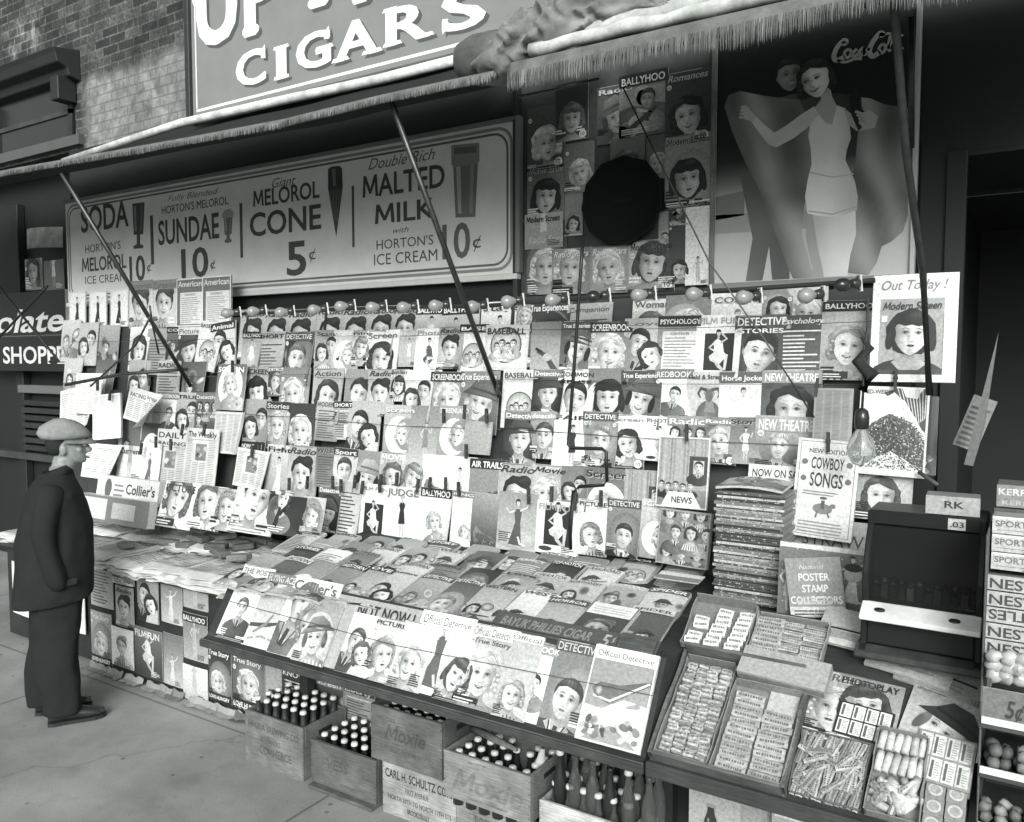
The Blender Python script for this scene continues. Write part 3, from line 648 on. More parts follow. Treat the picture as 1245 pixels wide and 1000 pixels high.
sheet_on('shop_sign', 'dark shop sign lettered ICE SHOPPE in white capitals at far left', 'sign', 4.2, (-34, 361), (82, 452), shoppe, t=.05)
def pale(W, H): C = Cover(W, H, lambda x, y: .62+.2*y, k='canvas'); C.stroke([(0, .02), (.5, C.A*.35), (1, .05)], .03, .4, 1); return C
sheet_on('paper_sheet', 'pale crumpled sheet hung above the dark shop sign at far left', 'paper', 4.3, (32, 281), (76, 299), pale, bow=.05, ry=.05)
for q, (a, b, kd, lb) in enumerate((((30, 316), (52, 352), 'wave', 'shaded magazine with a pale face above the shop sign, left one'), ((53, 318), (78, 352), 'stand', 'shaded magazine with a standing figure above the shop sign, right one'))):
    sheet_on('magazine', lb, 'magazine', 4.22, a, b, lambda W, H: cover(kd, '', W, H/W, bg=.4, skin=.62), group='magazines hung in the shade at far left')
mb = MB()
for a, b in (((-10, 338), (72, 440)), ((-10, 420), (58, 348)), ((60, 440), (82, 440))): mb.tube([at_y(a[0], a[1], 3.9), at_y(b[0], b[1], 3.92)], .011, .07, 'dark', 6)
tag(put('folding_brace', mb), 'dark crossed iron braces in front of the shop sign at far left', 'brace')
# ================================================================== SIGNS
class Sign:
    def __init__(s, Y, xl, xr, zb, zt, bg, **kw):
        s.Y = Y; s.xl = xl; s.zb = zb; s.W = xr-xl; s.C = Cover(s.W, zt-zb, bg, grid=(18, 8), k='sign', **kw)
    def q(s, x, y): p = at_y(x, y, s.Y); return ((p.x-s.xl)/s.W, (p.z-s.zb)/s.W)
    def text(s, t, a, xr, h, g, lv=4, bold=1, shear=0, track=0):
        u, v = s.q(*a); u2, _ = s.q(xr, a[1]); _, v2 = s.q(a[0], a[1]-h); s.C.text(t, u, v, u2, v2-v, g, lv, bold, shear, track=track); return u, v, u2, v2-v
    def rect(s, x0, y0, x1, y1, g, lv): u, v = s.q(x0, y1); u2, v2 = s.q(x1, y0); s.C.rect(u, v, u2, v2, g, lv)
    def poly(s, pts, g, lv): s.C.tess([s.q(*p) for p in pts], g, lv)
    def stroke(s, pts, w, g, lv): s.C.stroke([s.q(*p) for p in pts], [a/s.W for a in w] if isinstance(w, (list, tuple)) else w/s.W, g, lv)
    def place(s, name, t, parent=None, **kw): return put(name, s.C.build(t, edge=.3), parent, loc=(s.xl+s.W/2, s.Y, s.zb), **kw)
# upper sign
Y = 3.98; pl_ = at_y(232, 140, Y); pr_ = at_y(683, 0, Y)
S = Sign(Y, pl_.x+.03, pr_.x, 3.84, 5.3, .475)
for x0, y0, x1, y1 in ((.012, .012, .99, .018), (.012, .02, .016, .46), (.984, .02, .988, .46)): S.C.rect(x0, y0, x1, y1, .93, 1)
def slab(S, ch, u, v, u2, h, g, lv, dx=0, dy=0):
    w_ = u2-u; C = S.C; e = h*.10
    def bar(a, b, y): C.tess([(u+a*w_+dx, y+dy), (u+b*w_+dx, y+dy), (u+b*w_-w_*.05+dx, y+e+dy), (u+a*w_+w_*.05+dx, y+e+dy)], g, lv)
    if ch == 'I': bar(-.35, 1.35, v-.001); bar(-.35, 1.35, v+h-e)
    if ch == 'A': bar(-.10, .34, v-.001); bar(.62, 1.10, v-.001)
    if ch in 'RP': bar(-.10, .38, v-.001); bar(-.10, .3, v+h-e)
    if ch == 'R': bar(.70, 1.12, v-.001)
    if ch == 'C': C.tess([(u+w_*.86+dx, v+h*.66+dy), (u+w_*1.02+dx, v+h*.62+dy), (u+w_*1.0+dx, v+h*1.02+dy), (u+w_*.9+dx, v+h*.9+dy)], g, lv)
    if ch == 'G': C.tess([(u+w_*.82+dx, v+h*.68+dy), (u+w_*.98+dx, v+h*.66+dy), (u+w_*.97+dx, v+h*1.02+dy), (u+w_*.86+dx, v+h*.9+dy)], g, lv); bar(.55, 1.1, v+h*.42)
    if ch == 'S': C.tess([(u+dx, v+h*.36+dy), (u+w_*.14+dx, v+h*.34+dy), (u+w_*.1+dx, v+h*.1+dy), (u+dx, v-h*.04+dy)], g, lv)
for ch, a, xr, h in (('C', (288, 107), 323, 42), ('I', (337, 97), 348, 40), ('G', (361, 87), 402, 43), ('A', (408, 76), 460, 46), ('R', (470, 57), 522, 46), ('S', (538, 41), 590, 47)):
    for lv, g, dx, dy in ((2, .27, .0085, -.0075), (4, .95, 0, 0)):
        u, v = S.q(*a); u2 = S.q(xr, a[1])[0]; hh = S.q(a[0], a[1]-h)[1]-v
        S.C.text(ch, u+dx, v+dy, u2+dx, hh, g, lv, 1); S.C.text(ch, u+dx+.0022, v+dy, u2+dx+.0022, hh, g, lv+.3, 1); S.C.text(ch, u+dx-.0022, v+dy, u2+dx-.0022, hh, g, lv+.5, 1); slab(S, ch, u, v, u2, hh, g, lv+.8, dx, dy)
for ch, a, xr, h in (('U', (241, 58), 288, 100), ('P', (299, 44), 338, 94), ('T', (356, 17), 420, 90), ('H', (432, 4), 486, 86)):
    for lv, g, dx, dy in ((2, .27, .0095, -.009), (4, .95, 0, 0)):
        u, v = S.q(*a); u2 = S.q(xr, a[1])[0]; hh = S.q(a[0], a[1]-h)[1]-v; w_ = u2-u
        for q in (-.0045, 0, .0045): S.C.text(ch, u+dx+q, v+dy, u2+dx+q, hh, g, lv+.1*q*100+.5, 1)
        e = hh*.09
        for (fx_, fy_) in {'U': ((-.02, .62), (1.02, .62), (.08, 1), (.92, 1)), 'P': ((.02, .05), (.3, .05)), 'T': ((.38, .05), (.62, .05)), 'H': ((.02, .05), (.24, .05), (.78, .05), (1.0, .05))}[ch]:
            S.C.ell(u+w_*fx_+dx, v+hh*fy_+dy, e*.9, e*(.75 if ch != 'U' else 1.3), g, lv+1.2, n=14)
sg = thing('shop_sign', 'big painted CIGARS sign board with shaded white letters over the awning', 'sign', (0, 0, 0))
S.place('board', .03, sg)
mb = MB(); xr_ = pr_.x; mb.box(pl_.x-.02, Y-.03, 3.80, pl_.x+.028, Y+.05, 5.3, .12, 'dark'); mb.box(pl_.x+.028, Y-.025, 3.80, xr_, Y+.05, 3.838, .30, 'dark'); mb.box(xr_+.002, Y-.03, 3.80, xr_+.05, Y+.05, 5.3, .3, 'dark')
put('frame', mb, sg, bevel=.004)
# ice cream board
Y = 4.04; a = at_y(627, 148, Y); b = at_y(630, 332, Y)
S = Sign(Y, -7.20, a.x, b.z, a.z+.005, .88)
sgc = S.C; A_ = sgc.A
def ring(i, g, wd, rad=.02):
    pts = []
    for cx, cy, a0 in ((1-i-rad, A_-i-rad, 0), (i+rad, A_-i-rad, 90), (i+rad, i+rad, 180), (1-i-rad, i+rad, 270)): pts += arc(cx, cy, rad, rad, R(a0), R(a0+90), 5)
    pts.append(pts[0]); pts.append(pts[1]); 
    dense = []
    for k in range(len(pts)-1):
        m_ = max(1, int(math.dist(pts[k], pts[k+1])/.06))
        dense += [(lerp(pts[k][0], pts[k+1][0], t/m_), lerp(pts[k][1], pts[k+1][1], t/m_)) for t in range(m_)]
    sgc.stroke(dense, wd, g, 1)
ring(.006, .5, .004); ring(.012, .34, .003)
K = .24
T_ = S.text
T_('SODA', (99, 283), 157, 31, K); T_("HORTON'S", (104, 308), 147, 10, K, bold=0); T_('MELOROL', (100, 331), 154, 17, K); T_('ICE CREAM', (104, 346), 153, 10, K, bold=0)
T_('10', (158, 342), 177, 31, K); T_('¢', (179, 330), 184, 11, K, bold=0)
T_('Fully Blended', (204, 246), 266, 8, .5, bold=0, shear=.35); T_("HORTON'S MELOROL", (197, 261), 278, 10, K, bold=0); T_('SUNDAE', (193, 298), 267, 30, K); T_('10', (221, 338), 254, 36, K); T_('¢', (256, 327), 262, 12, K, bold=0)
T_('Giant', (331, 229), 360, 12, .32, bold=0, shear=.35); T_('MELOROL', (308, 252), 389, 20, K); T_('CONE', (304, 288), 391, 29, K); T_('5', (349, 335), 373, 42, K); T_('¢', (376, 316), 384, 15, K, bold=0)
T_('Double Rich', (448, 207), 529, 14, .32, bold=0, shear=.4); T_('MALTED', (441, 241), 541, 27, K); T_('MILK', (456, 273), 529, 24, K); T_('with', (478, 284), 497, 7, .32, bold=0, shear=.3); T_("HORTON'S", (458, 304), 527, 12, K, bold=0); T_('ICE CREAM', (455, 323), 532, 14, K, bold=0); T_('10', (538, 315), 572, 43, .36); T_('¢', (575, 302), 585, 17, K, bold=0)
for x, y0, y1 in ((185, 262, 322), (293.5, 247, 314), (429.5, 226, 301)): S.rect(x-1, y0, x+1, y1, .28, 3)
# pictured glasses and cone
def glass(xl, yt, xr, yb, foot, g=.3):
    m_ = (xl+xr)/2; w2 = (xr-xl)/2
    S.poly([(xl, yt), (xr, yt-2), (xr-.25*w2, yb-foot), (xl+.25*w2, yb-foot+1)], lambda x, y: g, 3); S.poly([(xl+w2*.25, yt+3), (xl+w2*.6, yt+3), (xl+w2*.7, yb-foot-4), (xl+w2*.45, yb-foot-4)], min(.8, g+.25), 4)
    S.poly([(xl+w2*1.4, yt+3), (xl+w2*1.7, yt+3), (xl+w2*1.55, yb-foot-4), (xl+w2*1.3, yb-foot-4)], min(.8, g+.12), 4)
    if foot: S.poly([(m_-2, yb-foot), (m_+2, yb-foot), (m_+2, yb-4), (xr-1, yb-2), (xr-2, yb+1), (xl+2, yb+2), (xl+1, yb-1), (m_-2, yb-4)], g, 3)
glass(161, 248, 176, 301, 16, .26); glass(272, 262, 283, 294, 9, .4); glass(550, 182, 582, 264, 0, .42); S.poly([(549, 177), (583, 174), (583, 196), (580, 200), (552, 204), (549, 200)], .50, 5); S.poly([(552, 180), (580, 178), (579, 186), (553, 188)], .36, 6)
S.poly([(399, 230), (417, 227), (409, 289)], .26, 3); S.poly([(399, 206), (403, 203), (413, 202), (416, 205), (417, 228), (399, 231)], .20, 4); S.poly([(404, 206), (408, 205), (409, 226), (405, 227)], .4, 5)
for q in range(4): S.stroke([(401+q*4, 232), (406+q*1.5, 270)], .006, .42, 5)
S.poly([(270, 262), (273, 256), (279, 254), (284, 258), (284, 264), (271, 266)], .62, 5)
ic = thing('menu_board', 'long ice cream price board with rounded border, shaded by the awning', 'sign', (0, 0, 0)); S.place('board', .03, ic)
mb = MB(); mb.box(-7.22, Y-.012, b.z-.035, a.x+.015, Y+.035, b.z-.002, .80, 'sign'); mb.box(a.x+.002, Y-.012, b.z, a.x+.03, Y+.035, a.z+.03, .45, 'sign'); mb.box(-7.22, Y-.012, a.z+.008, a.x, Y+.035, a.z+.03, .4, 'sign'); put('frame', mb, ic, bevel=.003)
# ================================================================== PAPERED WINDOW, VENT, POSTER
Y = 4.08
pw = thing('window_panel', 'papered window panel between menu board and bathing poster', 'window panel', (0, 0, 0))
a = at_y(634, 110, Y); b = at_y(868, 356, Y)
mb = MB(); mb.box(a.x, Y, b.z-.03, b.x, Y+.02, 3.64, .22, 'dark'); put('pane', mb, pw)
mb = MB(); mb.box(b.x-.012, Y-.05, b.z-.05, b.x+.012, Y, 3.64, .45, 'dark'); mb.box(a.x-.03, Y-.05, b.z-.05, a.x, Y, 3.64, .14, 'dark'); mb.box(a.x, Y-.04, b.z-.07, b.x-.014, Y, b.z-.035, .12, 'dark'); put('frame', mb, pw, bevel=.004)
WP = [((641, 133), (686, 203), 'wave', '', dict(hair=.7, bg=.3, dress=.55), 'star-collared blonde cover, upper left'), ((676, 104), (715, 168), 'bob', '', dict(bg=.25), 'bobbed brunette cover, top row'), ((726, 108), (772, 170), 'hat', 'Radio', dict(bg=.3, dress=.55), 'hatted woman cover in the top row'),
 ((753, 94), (812, 160), 'scene', 'BALLYHOO', dict(bg=.6, tb=.1, tc=.95), 'banded title cover near the top centre'), ((809, 91), (864, 172), 'wave', 'Romances', dict(bg=.18, hair=.1, tc=.75, smile=1, sh=.3), 'laughing brunette cover at upper right'), ((641, 203), (686, 268), 'bob', 'Modern Screen', dict(bg=.5), 'bobbed brunette cover at mid left'),
 ((687, 176), (722, 232), 'bob', '', dict(bg=.5, dress=.3), 'brunette cover left above the vent'), ((742, 170), (784, 226), 'bob', '', dict(bg=.4), 'brunette cover just above the vent'), ((786, 166), (815, 216), 'wave', '', dict(bg=.5), 'dim cover right above the vent'), ((809, 168), (864, 250), 'bob', 'Modern Screen', dict(bg=.55, hair=.1, smile=0), 'large bobbed brunette cover at right'),
 ((687, 232), (708, 286), 'wave', 'Radio Stars', dict(bg=.5), 'narrow cover left beside the vent'), ((638, 262), (684, 300), 'stand', 'Modern Screen', dict(bg=.6), 'striped cover at lower left'), ((801, 258), (816, 298), 'slick', '', dict(bg=.6), 'narrow cover right beside the vent'), ((813, 248), (840, 272), 'scene', 'Romances', dict(bg=.2, tc=.85, sh=.3), 'dark title strip at right'), ((813, 270), (840, 345), 'wave', 'Romances', dict(bg=.3, tc=.85, sh=.3), 'dark title cover at lower right'),
 ((640, 286), (688, 357), 'wave', 'Radio Stars', dict(hair=.72, bg=.35, tc=.8, sh=.3), 'laughing blonde cover in the bottom row at left'), ((671, 304), (719, 357), 'wave', 'Radio Stars', dict(hair=.72, bg=.5, tc=.9, sh=.3, smile=0), 'blonde cover, second in the bottom row'), ((718, 301), (765, 356), 'wave', 'Radio Stars', dict(hair=.75, bg=.55, tc=.9, sh=.3, smile=0, rot=.1), 'blonde cover, third in the bottom row'), ((764, 294), (820, 354), 'bob', 'Modern Screen', dict(bg=.62, smile=0), 'bobbed brunette cover in the bottom row'), ((834, 245), (864, 346), 'stand', 'QUIET', dict(bg=.95, b2=.95, dress=.8, tc=.5), 'white card with a figure at lower right')]
for i, (a, b, kd, tt, o, lb) in enumerate(WP):
    sheet_on('magazine', lb+' of papered window', 'magazine', 4.072-.0045*(i % 5)-.002*(i//5), a, b, lambda W, H: cover(kd, tt, W, H/W, **dict(dict(skin=.74), **o)), group='covers pasted on the window panel')
c = at_y(756, 245, 4.03); vt = thing('vent_hole', 'big round black vent opening in the papered window', 'vent', (c.x, 4.03, c.z))
mb = MB(); M_ = Matrix.Rotation(math.pi/2, 4, 'X'); mb.lathe([(.237, .0), (.236, .012), (.224, .012), (.222, .004), (.001, .003)], .0, 'hole', 11, M_); put('duct_rim', mb, vt, rot=(0, .2, 0))
mb = MB(); mb.box(-.06, -.010, -.012, .06, -.006, .012, .06, 'hole'); put('hub', mb, vt)
# poster of the bathers, invented figures
Y = 4.05; a = at_y(869, 60, Y); b = at_y(1105, 333, Y)
S = Sign(Y, a.x, b.x, b.z, 3.62, lambda x, y: lerp(.86, .05, min(1, max(0, (y-.30)/.22))) if y > .30 else .76); P = S.poly
P([(870, 240), (905, 232), (905, 262), (870, 268)], .45, 1); P([(870, 285), (1103, 270), (1103, 250), (870, 262)], .62, 1)
def F3(x, y, k=3.0): return noise.noise(Vector((x*k, y*k, 1.3)))
def SH(pts, fn, lv, sub=3): S.C.shade([S.q(*p) for p in pts], fn, lv, sub)
SH([(905, 352), (915, 290), (900, 215), (925, 205), (960, 240), (960, 350), (940, 352), (935, 300), (925, 352)], lambda x, y: .34+.10*F3(x, y, 5), 2)   # man's legs
SH([(935, 122), (985, 110), (1035, 116), (1045, 190), (950, 200)], lambda x, y: .24+.12*F3(x, y, 4), 2)
robe = lambda x, y: max(.25, min(.72, .50+.22*math.sin(x*26+y*9+3*F3(x, y, 3))*.5+.12*F3(x, y, 6)))
SH([(881, 130), (886, 116), (900, 111), (930, 117), (972, 122), (985, 150), (990, 200), (978, 250), (975, 285), (986, 325), (995, 352), (970, 352), (958, 325), (945, 290), (925, 235), (905, 195), (890, 160)], robe, 5)
SH([(1040, 118), (1058, 120), (1075, 127), (1104, 132), (1104, 262), (1098, 282), (1084, 294), (1072, 300), (1066, 320), (1056, 335), (1030, 332), (1018, 300), (1012, 280), (1030, 235), (1040, 200), (1043, 160)], robe, 5)
u_, v_ = S.q(960, 92); rr_ = 17/ (S.q(1000, 300)[0]-S.q(900, 300)[0])**-1/100
face(S.C, u_, v_, rr_*1.1, .09, .50, 'slick', .12, .3, 1, .6, lv=6, bust=False)
legs = lambda x, y: .90-.22*max(0, 1-abs((x-.52)*9))*.6+.08*F3(x, y, 4)
SH([(987, 252), (1040, 250), (1041, 285), (1034, 310), (1028, 352), (1004, 354), (1000, 325), (994, 300)], legs, 8)
SH([(982, 254), (1004, 258), (1012, 300), (1006, 330), (1008, 354), (990, 354), (988, 325), (980, 290)], lambda x, y: .66+.06*F3(x, y, 4), 7)
suit = lambda x, y: max(.6, min(1, .99-.26*max(0, (x-.63)*6)-.24*max(0, (.49-x)*6)+.05*F3(x, y, 7)))
SH([(986, 148), (989, 132), (996, 140), (1004, 150), (1012, 152), (1018, 130), (1028, 132), (1033, 150), (1035, 168), (1030, 182), (1028, 195), (1034, 208), (1040, 222), (1043, 240), (1042, 256), (1026, 262), (1012, 264), (996, 263), (982, 260), (979, 240), (982, 220), (987, 200), (986, 182), (983, 166)], suit, 10)
SH([(984, 137), (992, 130), (998, 122), (999, 108), (1009, 104), (1012, 118), (1017, 128), (1029, 133), (1020, 142), (1012, 156), (1004, 156), (995, 146)], lambda x, y: .78+.07*F3(x, y, 6), 9)
SH([(990, 130), (996, 140), (982, 156), (966, 168), (944, 180), (934, 176), (922, 160), (912, 146), (918, 140), (930, 152), (942, 162), (958, 152), (974, 140)], lambda x, y: .88+.08*F3(x, y, 7), 11)
SH([(902, 131), (907, 128), (914, 136), (921, 142), (916, 149), (906, 146)], lambda x, y: .78, 12, 1)
for q in range(4): S.stroke([(907+q*1.5, 144-q*4), (899+q*.8, 143-q*4.2)], .011, .78, 12.3)
SH([(1026, 132), (1034, 138), (1044, 146), (1054, 148), (1056, 158), (1042, 160), (1032, 152)], lambda x, y: .74, 12, 2)
SH([(1032, 120), (1040, 106), (1047, 116), (1048, 132), (1058, 145), (1044, 160), (1036, 142)], lambda x, y: .14+.08*F3(x, y, 9), 13, 2)
SH([(1048, 138), (1058, 134), (1068, 142), (1064, 156), (1052, 158), (1044, 150)], lambda x, y: .76+.05*F3(x, y, 9), 14, 2)
for q in range(4): S.stroke([(1050+q*2, 140+q*4), (1040+q*2, 136+q*4)], .012, .74, 14.3)
u_, v_ = S.q(992, 98); face(S.C, u_, v_, rr_*1.22, .13, .90, 'wave', .22, .9, 1, -1.0, lv=15, bust=False)
S.stroke([(984, 210), (1012, 216), (1038, 212)], .006, .80, 11); S.stroke([(983, 257), (1012, 261), (1041, 252)], .006, .72, 11)
# white script lettering drawn as brush strokes
def script(pts, w_): S.stroke(pts, w_, .66, 6)
def cv(*p):
    o = []
    for i in range(len(p)-1):
        p0 = p[max(0, i-1)]; p1 = p[i]; p2 = p[i+1]; p3 = p[min(len(p)-1, i+2)]
        for t in (0, .2, .4, .6, .8):
            o.append(tuple(.5*((2*p1[k])+(-p0[k]+p2[k])*t+(2*p0[k]-5*p1[k]+4*p2[k]-p3[k])*t*t+(-p0[k]+3*p1[k]-3*p2[k]+p3[k])*t**3) for k in (0, 1)))
    return o+[p[-1]]
for st, w_ in ((cv((1024, 54), (1029, 52), (1026, 50), (1018, 58), (1014, 69), (1018, 74), (1027, 69)), .022), (cv((1032, 60), (1027, 64), (1028, 70), (1032, 70), (1035, 64), (1032, 60)), .013), (cv((1042, 60), (1037, 65), (1038, 70), (1043, 66)), .014), (cv((1050, 58), (1045, 63), (1046, 69), (1050, 64), (1051, 58), (1051, 67), (1054, 64)), .013),
              (cv((1053, 61), (1058, 60)), .012), (cv((1069, 43), (1074, 43), (1070, 41), (1061, 52), (1057, 64), (1062, 69), (1070, 63)), .022), (cv((1073, 54), (1069, 59), (1071, 65), (1075, 63), (1077, 57), (1073, 54)), .013), (cv((1080, 60), (1085, 48), (1087, 40), (1083, 44), (1080, 58), (1083, 63)), .013), (cv((1093, 52), (1088, 57), (1089, 63), (1093, 58), (1094, 52), (1094, 61), (1098, 58)), .013), (cv((1018, 74), (1028, 76), (1040, 72), (1048, 72)), .012), (cv((1070, 43), (1085, 41), (1098, 44)), .010)): script(st, w_)
S.rect(869, 60, 871, 338, .9, 9)
ps = thing('poster', 'large soft drink poster of a woman in a white swimsuit held by a man', 'poster', (0, 0, 0)); S.place('print', .012, ps)
mb = MB(); mb.box(b.x+.002, Y-.02, b.z-.03, b.x+.022, Y+.03, 3.62, .72, 'sign'); mb.box(a.x, Y-.02, b.z-.03, b.x, Y+.03, b.z-.002, .5, 'sign'); put('frame', mb, ps, bevel=.003)
# ================================================================== AWNINGS
def awning(lab, x0, x1, topw, dark_, top_c, valance, seed, arms, fz=3.20, roll=True, zz=(0, 0), sag=None):
    random.seed(seed); aw = thing('awning', lab, 'awning', (0, 0, 0)); FY = 2.80
    def fzx(x):
        if sag:
            for k in range(len(sag)-1):
                if x <= sag[k+1][0] or k == len(sag)-2: return lerp(sag[k][1], sag[k+1][1], (x-sag[k][0])/(sag[k+1][0]-sag[k][0]))
        return fz+lerp(zz[0], zz[1], (x-x0)/(x1-x0))
    if roll:
        mb = MB(); mb.tube([at_y(78, 197, 3.84), at_y(220, 150, 3.84), at_y(340, 123, 3.84), at_y(460, 97, 3.84), at_y(592, 64, 3.84)], .030, .86, 'canvas', 14); put('roller', mb, aw)
    mb = MB(); vs = []; nx, ny = 60, 10
    for i in range(nx+1):
        x = lerp(x0, x1, i/nx)
        for j in range(ny+1):
            t = j/ny; y = lerp(3.86, FY, t); z = lerp(3.70, fzx(x)+.03, t)-.10*math.sin(math.pi*t)+.014*noise.noise(Vector((x*1.6, y*3, seed)))
            vs.append((x, y, z))
    fs = [(i*(ny+1)+j, i*(ny+1)+j+1, (i+1)*(ny+1)+j+1, (i+1)*(ny+1)+j) for i in range(nx) for j in range(ny)]
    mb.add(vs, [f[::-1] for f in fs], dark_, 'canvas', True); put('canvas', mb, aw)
    mb = MB(); mb.tube([(lerp(x0, x1, q/12), FY, fzx(lerp(x0, x1, q/12))+.018) for q in range(13)], .016, .3, 'dark', 8); put('front_bar', mb, aw)
    # valance: a hanging strip, then loose threads
    mb = MB(); vs = []; nx = 160
    for i in range(nx+1):
        x = lerp(x0, x1, i/nx); wv = .004*noise.noise(Vector((x*7, seed, 0)))
        for j in range(4):
            t = j/3; vs.append((x, FY-.014-.012*t+wv*t, fzx(x)+.035-valance*.55*t))
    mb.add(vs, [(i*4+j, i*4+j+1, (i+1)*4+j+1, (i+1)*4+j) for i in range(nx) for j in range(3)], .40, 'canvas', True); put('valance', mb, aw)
    mb = MB(); x = x0
    while x < x1:
        L_ = valance*(.60+.10*random.random()+.25*noise.noise(Vector((x*3, 0, seed)))); z0 = fzx(x)+.036-valance*.42; dx = .006*(random.random()-.5); w_ = .003+.002*random.random(); yy = FY-.034-.008*random.random()
        mb.add([(x, yy, z0), (x+w_, yy, z0), (x+w_+dx, yy-.004, z0-L_*.6), (x+dx+w_*.5, yy-.002, z0-L_*(.85+.2*random.random())), (x+dx, yy-.004, z0-L_*.6)], [(0, 1, 2, 3, 4)], (.30+.18*random.random())*(.75 if random.random() < .15 else 1), 'canvas'); x += w_*.8+.0006*random.random()
    put('fringe', mb, aw)
    for pts, r in arms: m2 = MB(); m2.tube(pts, r, .24, 'metal', 8); put('arm', m2, aw)
    return aw
pA = at_y(232, 470, 3.68); pB = at_y(607, 482, 3.70)
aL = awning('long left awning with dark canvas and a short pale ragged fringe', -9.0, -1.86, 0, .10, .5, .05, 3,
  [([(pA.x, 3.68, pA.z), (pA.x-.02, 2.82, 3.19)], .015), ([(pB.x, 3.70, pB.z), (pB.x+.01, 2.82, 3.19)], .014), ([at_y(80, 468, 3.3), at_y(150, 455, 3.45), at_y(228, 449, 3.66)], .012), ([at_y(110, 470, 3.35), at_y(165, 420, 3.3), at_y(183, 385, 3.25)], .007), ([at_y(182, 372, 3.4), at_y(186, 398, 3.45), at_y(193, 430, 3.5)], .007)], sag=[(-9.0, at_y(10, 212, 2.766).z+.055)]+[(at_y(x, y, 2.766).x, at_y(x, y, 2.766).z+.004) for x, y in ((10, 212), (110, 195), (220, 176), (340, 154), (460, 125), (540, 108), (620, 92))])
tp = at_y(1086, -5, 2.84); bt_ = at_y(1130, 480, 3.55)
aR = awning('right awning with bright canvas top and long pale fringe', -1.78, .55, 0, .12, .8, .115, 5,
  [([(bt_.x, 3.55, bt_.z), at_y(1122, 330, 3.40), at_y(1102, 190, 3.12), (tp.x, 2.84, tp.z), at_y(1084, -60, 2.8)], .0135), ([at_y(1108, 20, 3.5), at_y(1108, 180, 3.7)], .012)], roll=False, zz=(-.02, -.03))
# pale rolled top of the right awning and the gathered cloth between the two
mb = MB(); xs = -1.72
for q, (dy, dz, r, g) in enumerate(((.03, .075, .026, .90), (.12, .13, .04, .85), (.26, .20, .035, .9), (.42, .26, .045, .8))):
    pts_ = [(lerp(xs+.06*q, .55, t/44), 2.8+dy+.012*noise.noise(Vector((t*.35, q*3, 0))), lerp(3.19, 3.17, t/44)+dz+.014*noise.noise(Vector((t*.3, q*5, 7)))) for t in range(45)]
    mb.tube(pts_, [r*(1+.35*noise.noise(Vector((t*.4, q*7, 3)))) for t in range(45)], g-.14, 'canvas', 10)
put('rolled_canvas', mb, aR)
mb = MB(); vs = []; cs2 = []; nu, nv = 120, 60
def ridge(p): return 1-2*abs(noise.noise(p))
for i in range(nu+1):
    t = i/nu; cx_ = lerp(-1.98, -1.22, t); cy_ = lerp(2.90, 3.05, t); cz_ = 3.27+.09*math.sin(t*2.4)+.05*t; rr_ = .03+.115*math.sin(math.pi*min(1, .06+t*.96))**.6
    for j in range(nv):
        a_ = 2*math.pi*j/nv; u = math.cos(a_); v = math.sin(a_)
        k_ = 1+.5*noise.noise(Vector((t*5, u*1.2, v*1.2)))+.34*ridge(Vector((t*6+u*1.6, v*2.2-t*3, 4)))-.16+.12*ridge(Vector((t*15+v*2, u*4, 9)))
        vs.append((cx_+.05*noise.noise(Vector((t*4, v*2, 3))), cy_+rr_*k_*u, cz_+.85*rr_*k_*v)); cs2.append(.46+.10*noise.noise(Vector((t*9, u*2, v*2))))
mb.add(vs, [(i*nv+j, i*nv+(j+1) % nv, (i+1)*nv+(j+1) % nv, (i+1)*nv+j) for i in range(nu) for j in range(nv)], cs2, 'canvas', True)
o = put('gathered_canvas', mb); tag(o, 'bunched crumpled canvas gathered between the two awnings', 'canvas')
mb = MB(); mb.lathe([(.085, 0), (.10, .05), (.105, .17), (.085, .24), (.03, .28)], .33, 'canvas', 16, Matrix.Translation((-1.86, 2.92, 3.31)) @ Matrix.Rotation(-math.pi/2, 4, 'Y')); tag(put('canvas_roll', mb), 'rolled end of dark canvas tied beside the bunched cloth', 'canvas')
# hand crank, stay wire, hanging lamp
Yc = 3.38
ck = [at_y(x, y, Yc) for x, y in ((709, 288), (706, 330), (700, 420), (694, 500), (691, 541), (694, 545), (732, 546), (737, 550), (738, 585), (734, 590), (704, 592), (697, 598), (693, 640), (694, 668))]
mb = MB(); mb.tube(ck, .0085, .12, 'metal', 8); ob = put('awning_crank', mb); tag(ob, 'long bent iron crank rod hanging in front of the right rack', 'crank')
mb = MB(); mb.tube([at_y(x, y, 3.3) for x, y in ((757, 106), (863, 320), (930, 414), (990, 508))], .0035, .25, 'metal', 6); tag(put('stay_wire', mb), 'thin wire slanting across the papered window and right rack', 'wire')
mb = MB(); mb.tube([at_y(x, y, 3.35) for x, y in ((630, 118), (680, 108), (728, 96))], .006, .3, 'metal', 6); tag(put('stay_wire', mb), 'thin short rod under the awning above the papered window', 'rod')
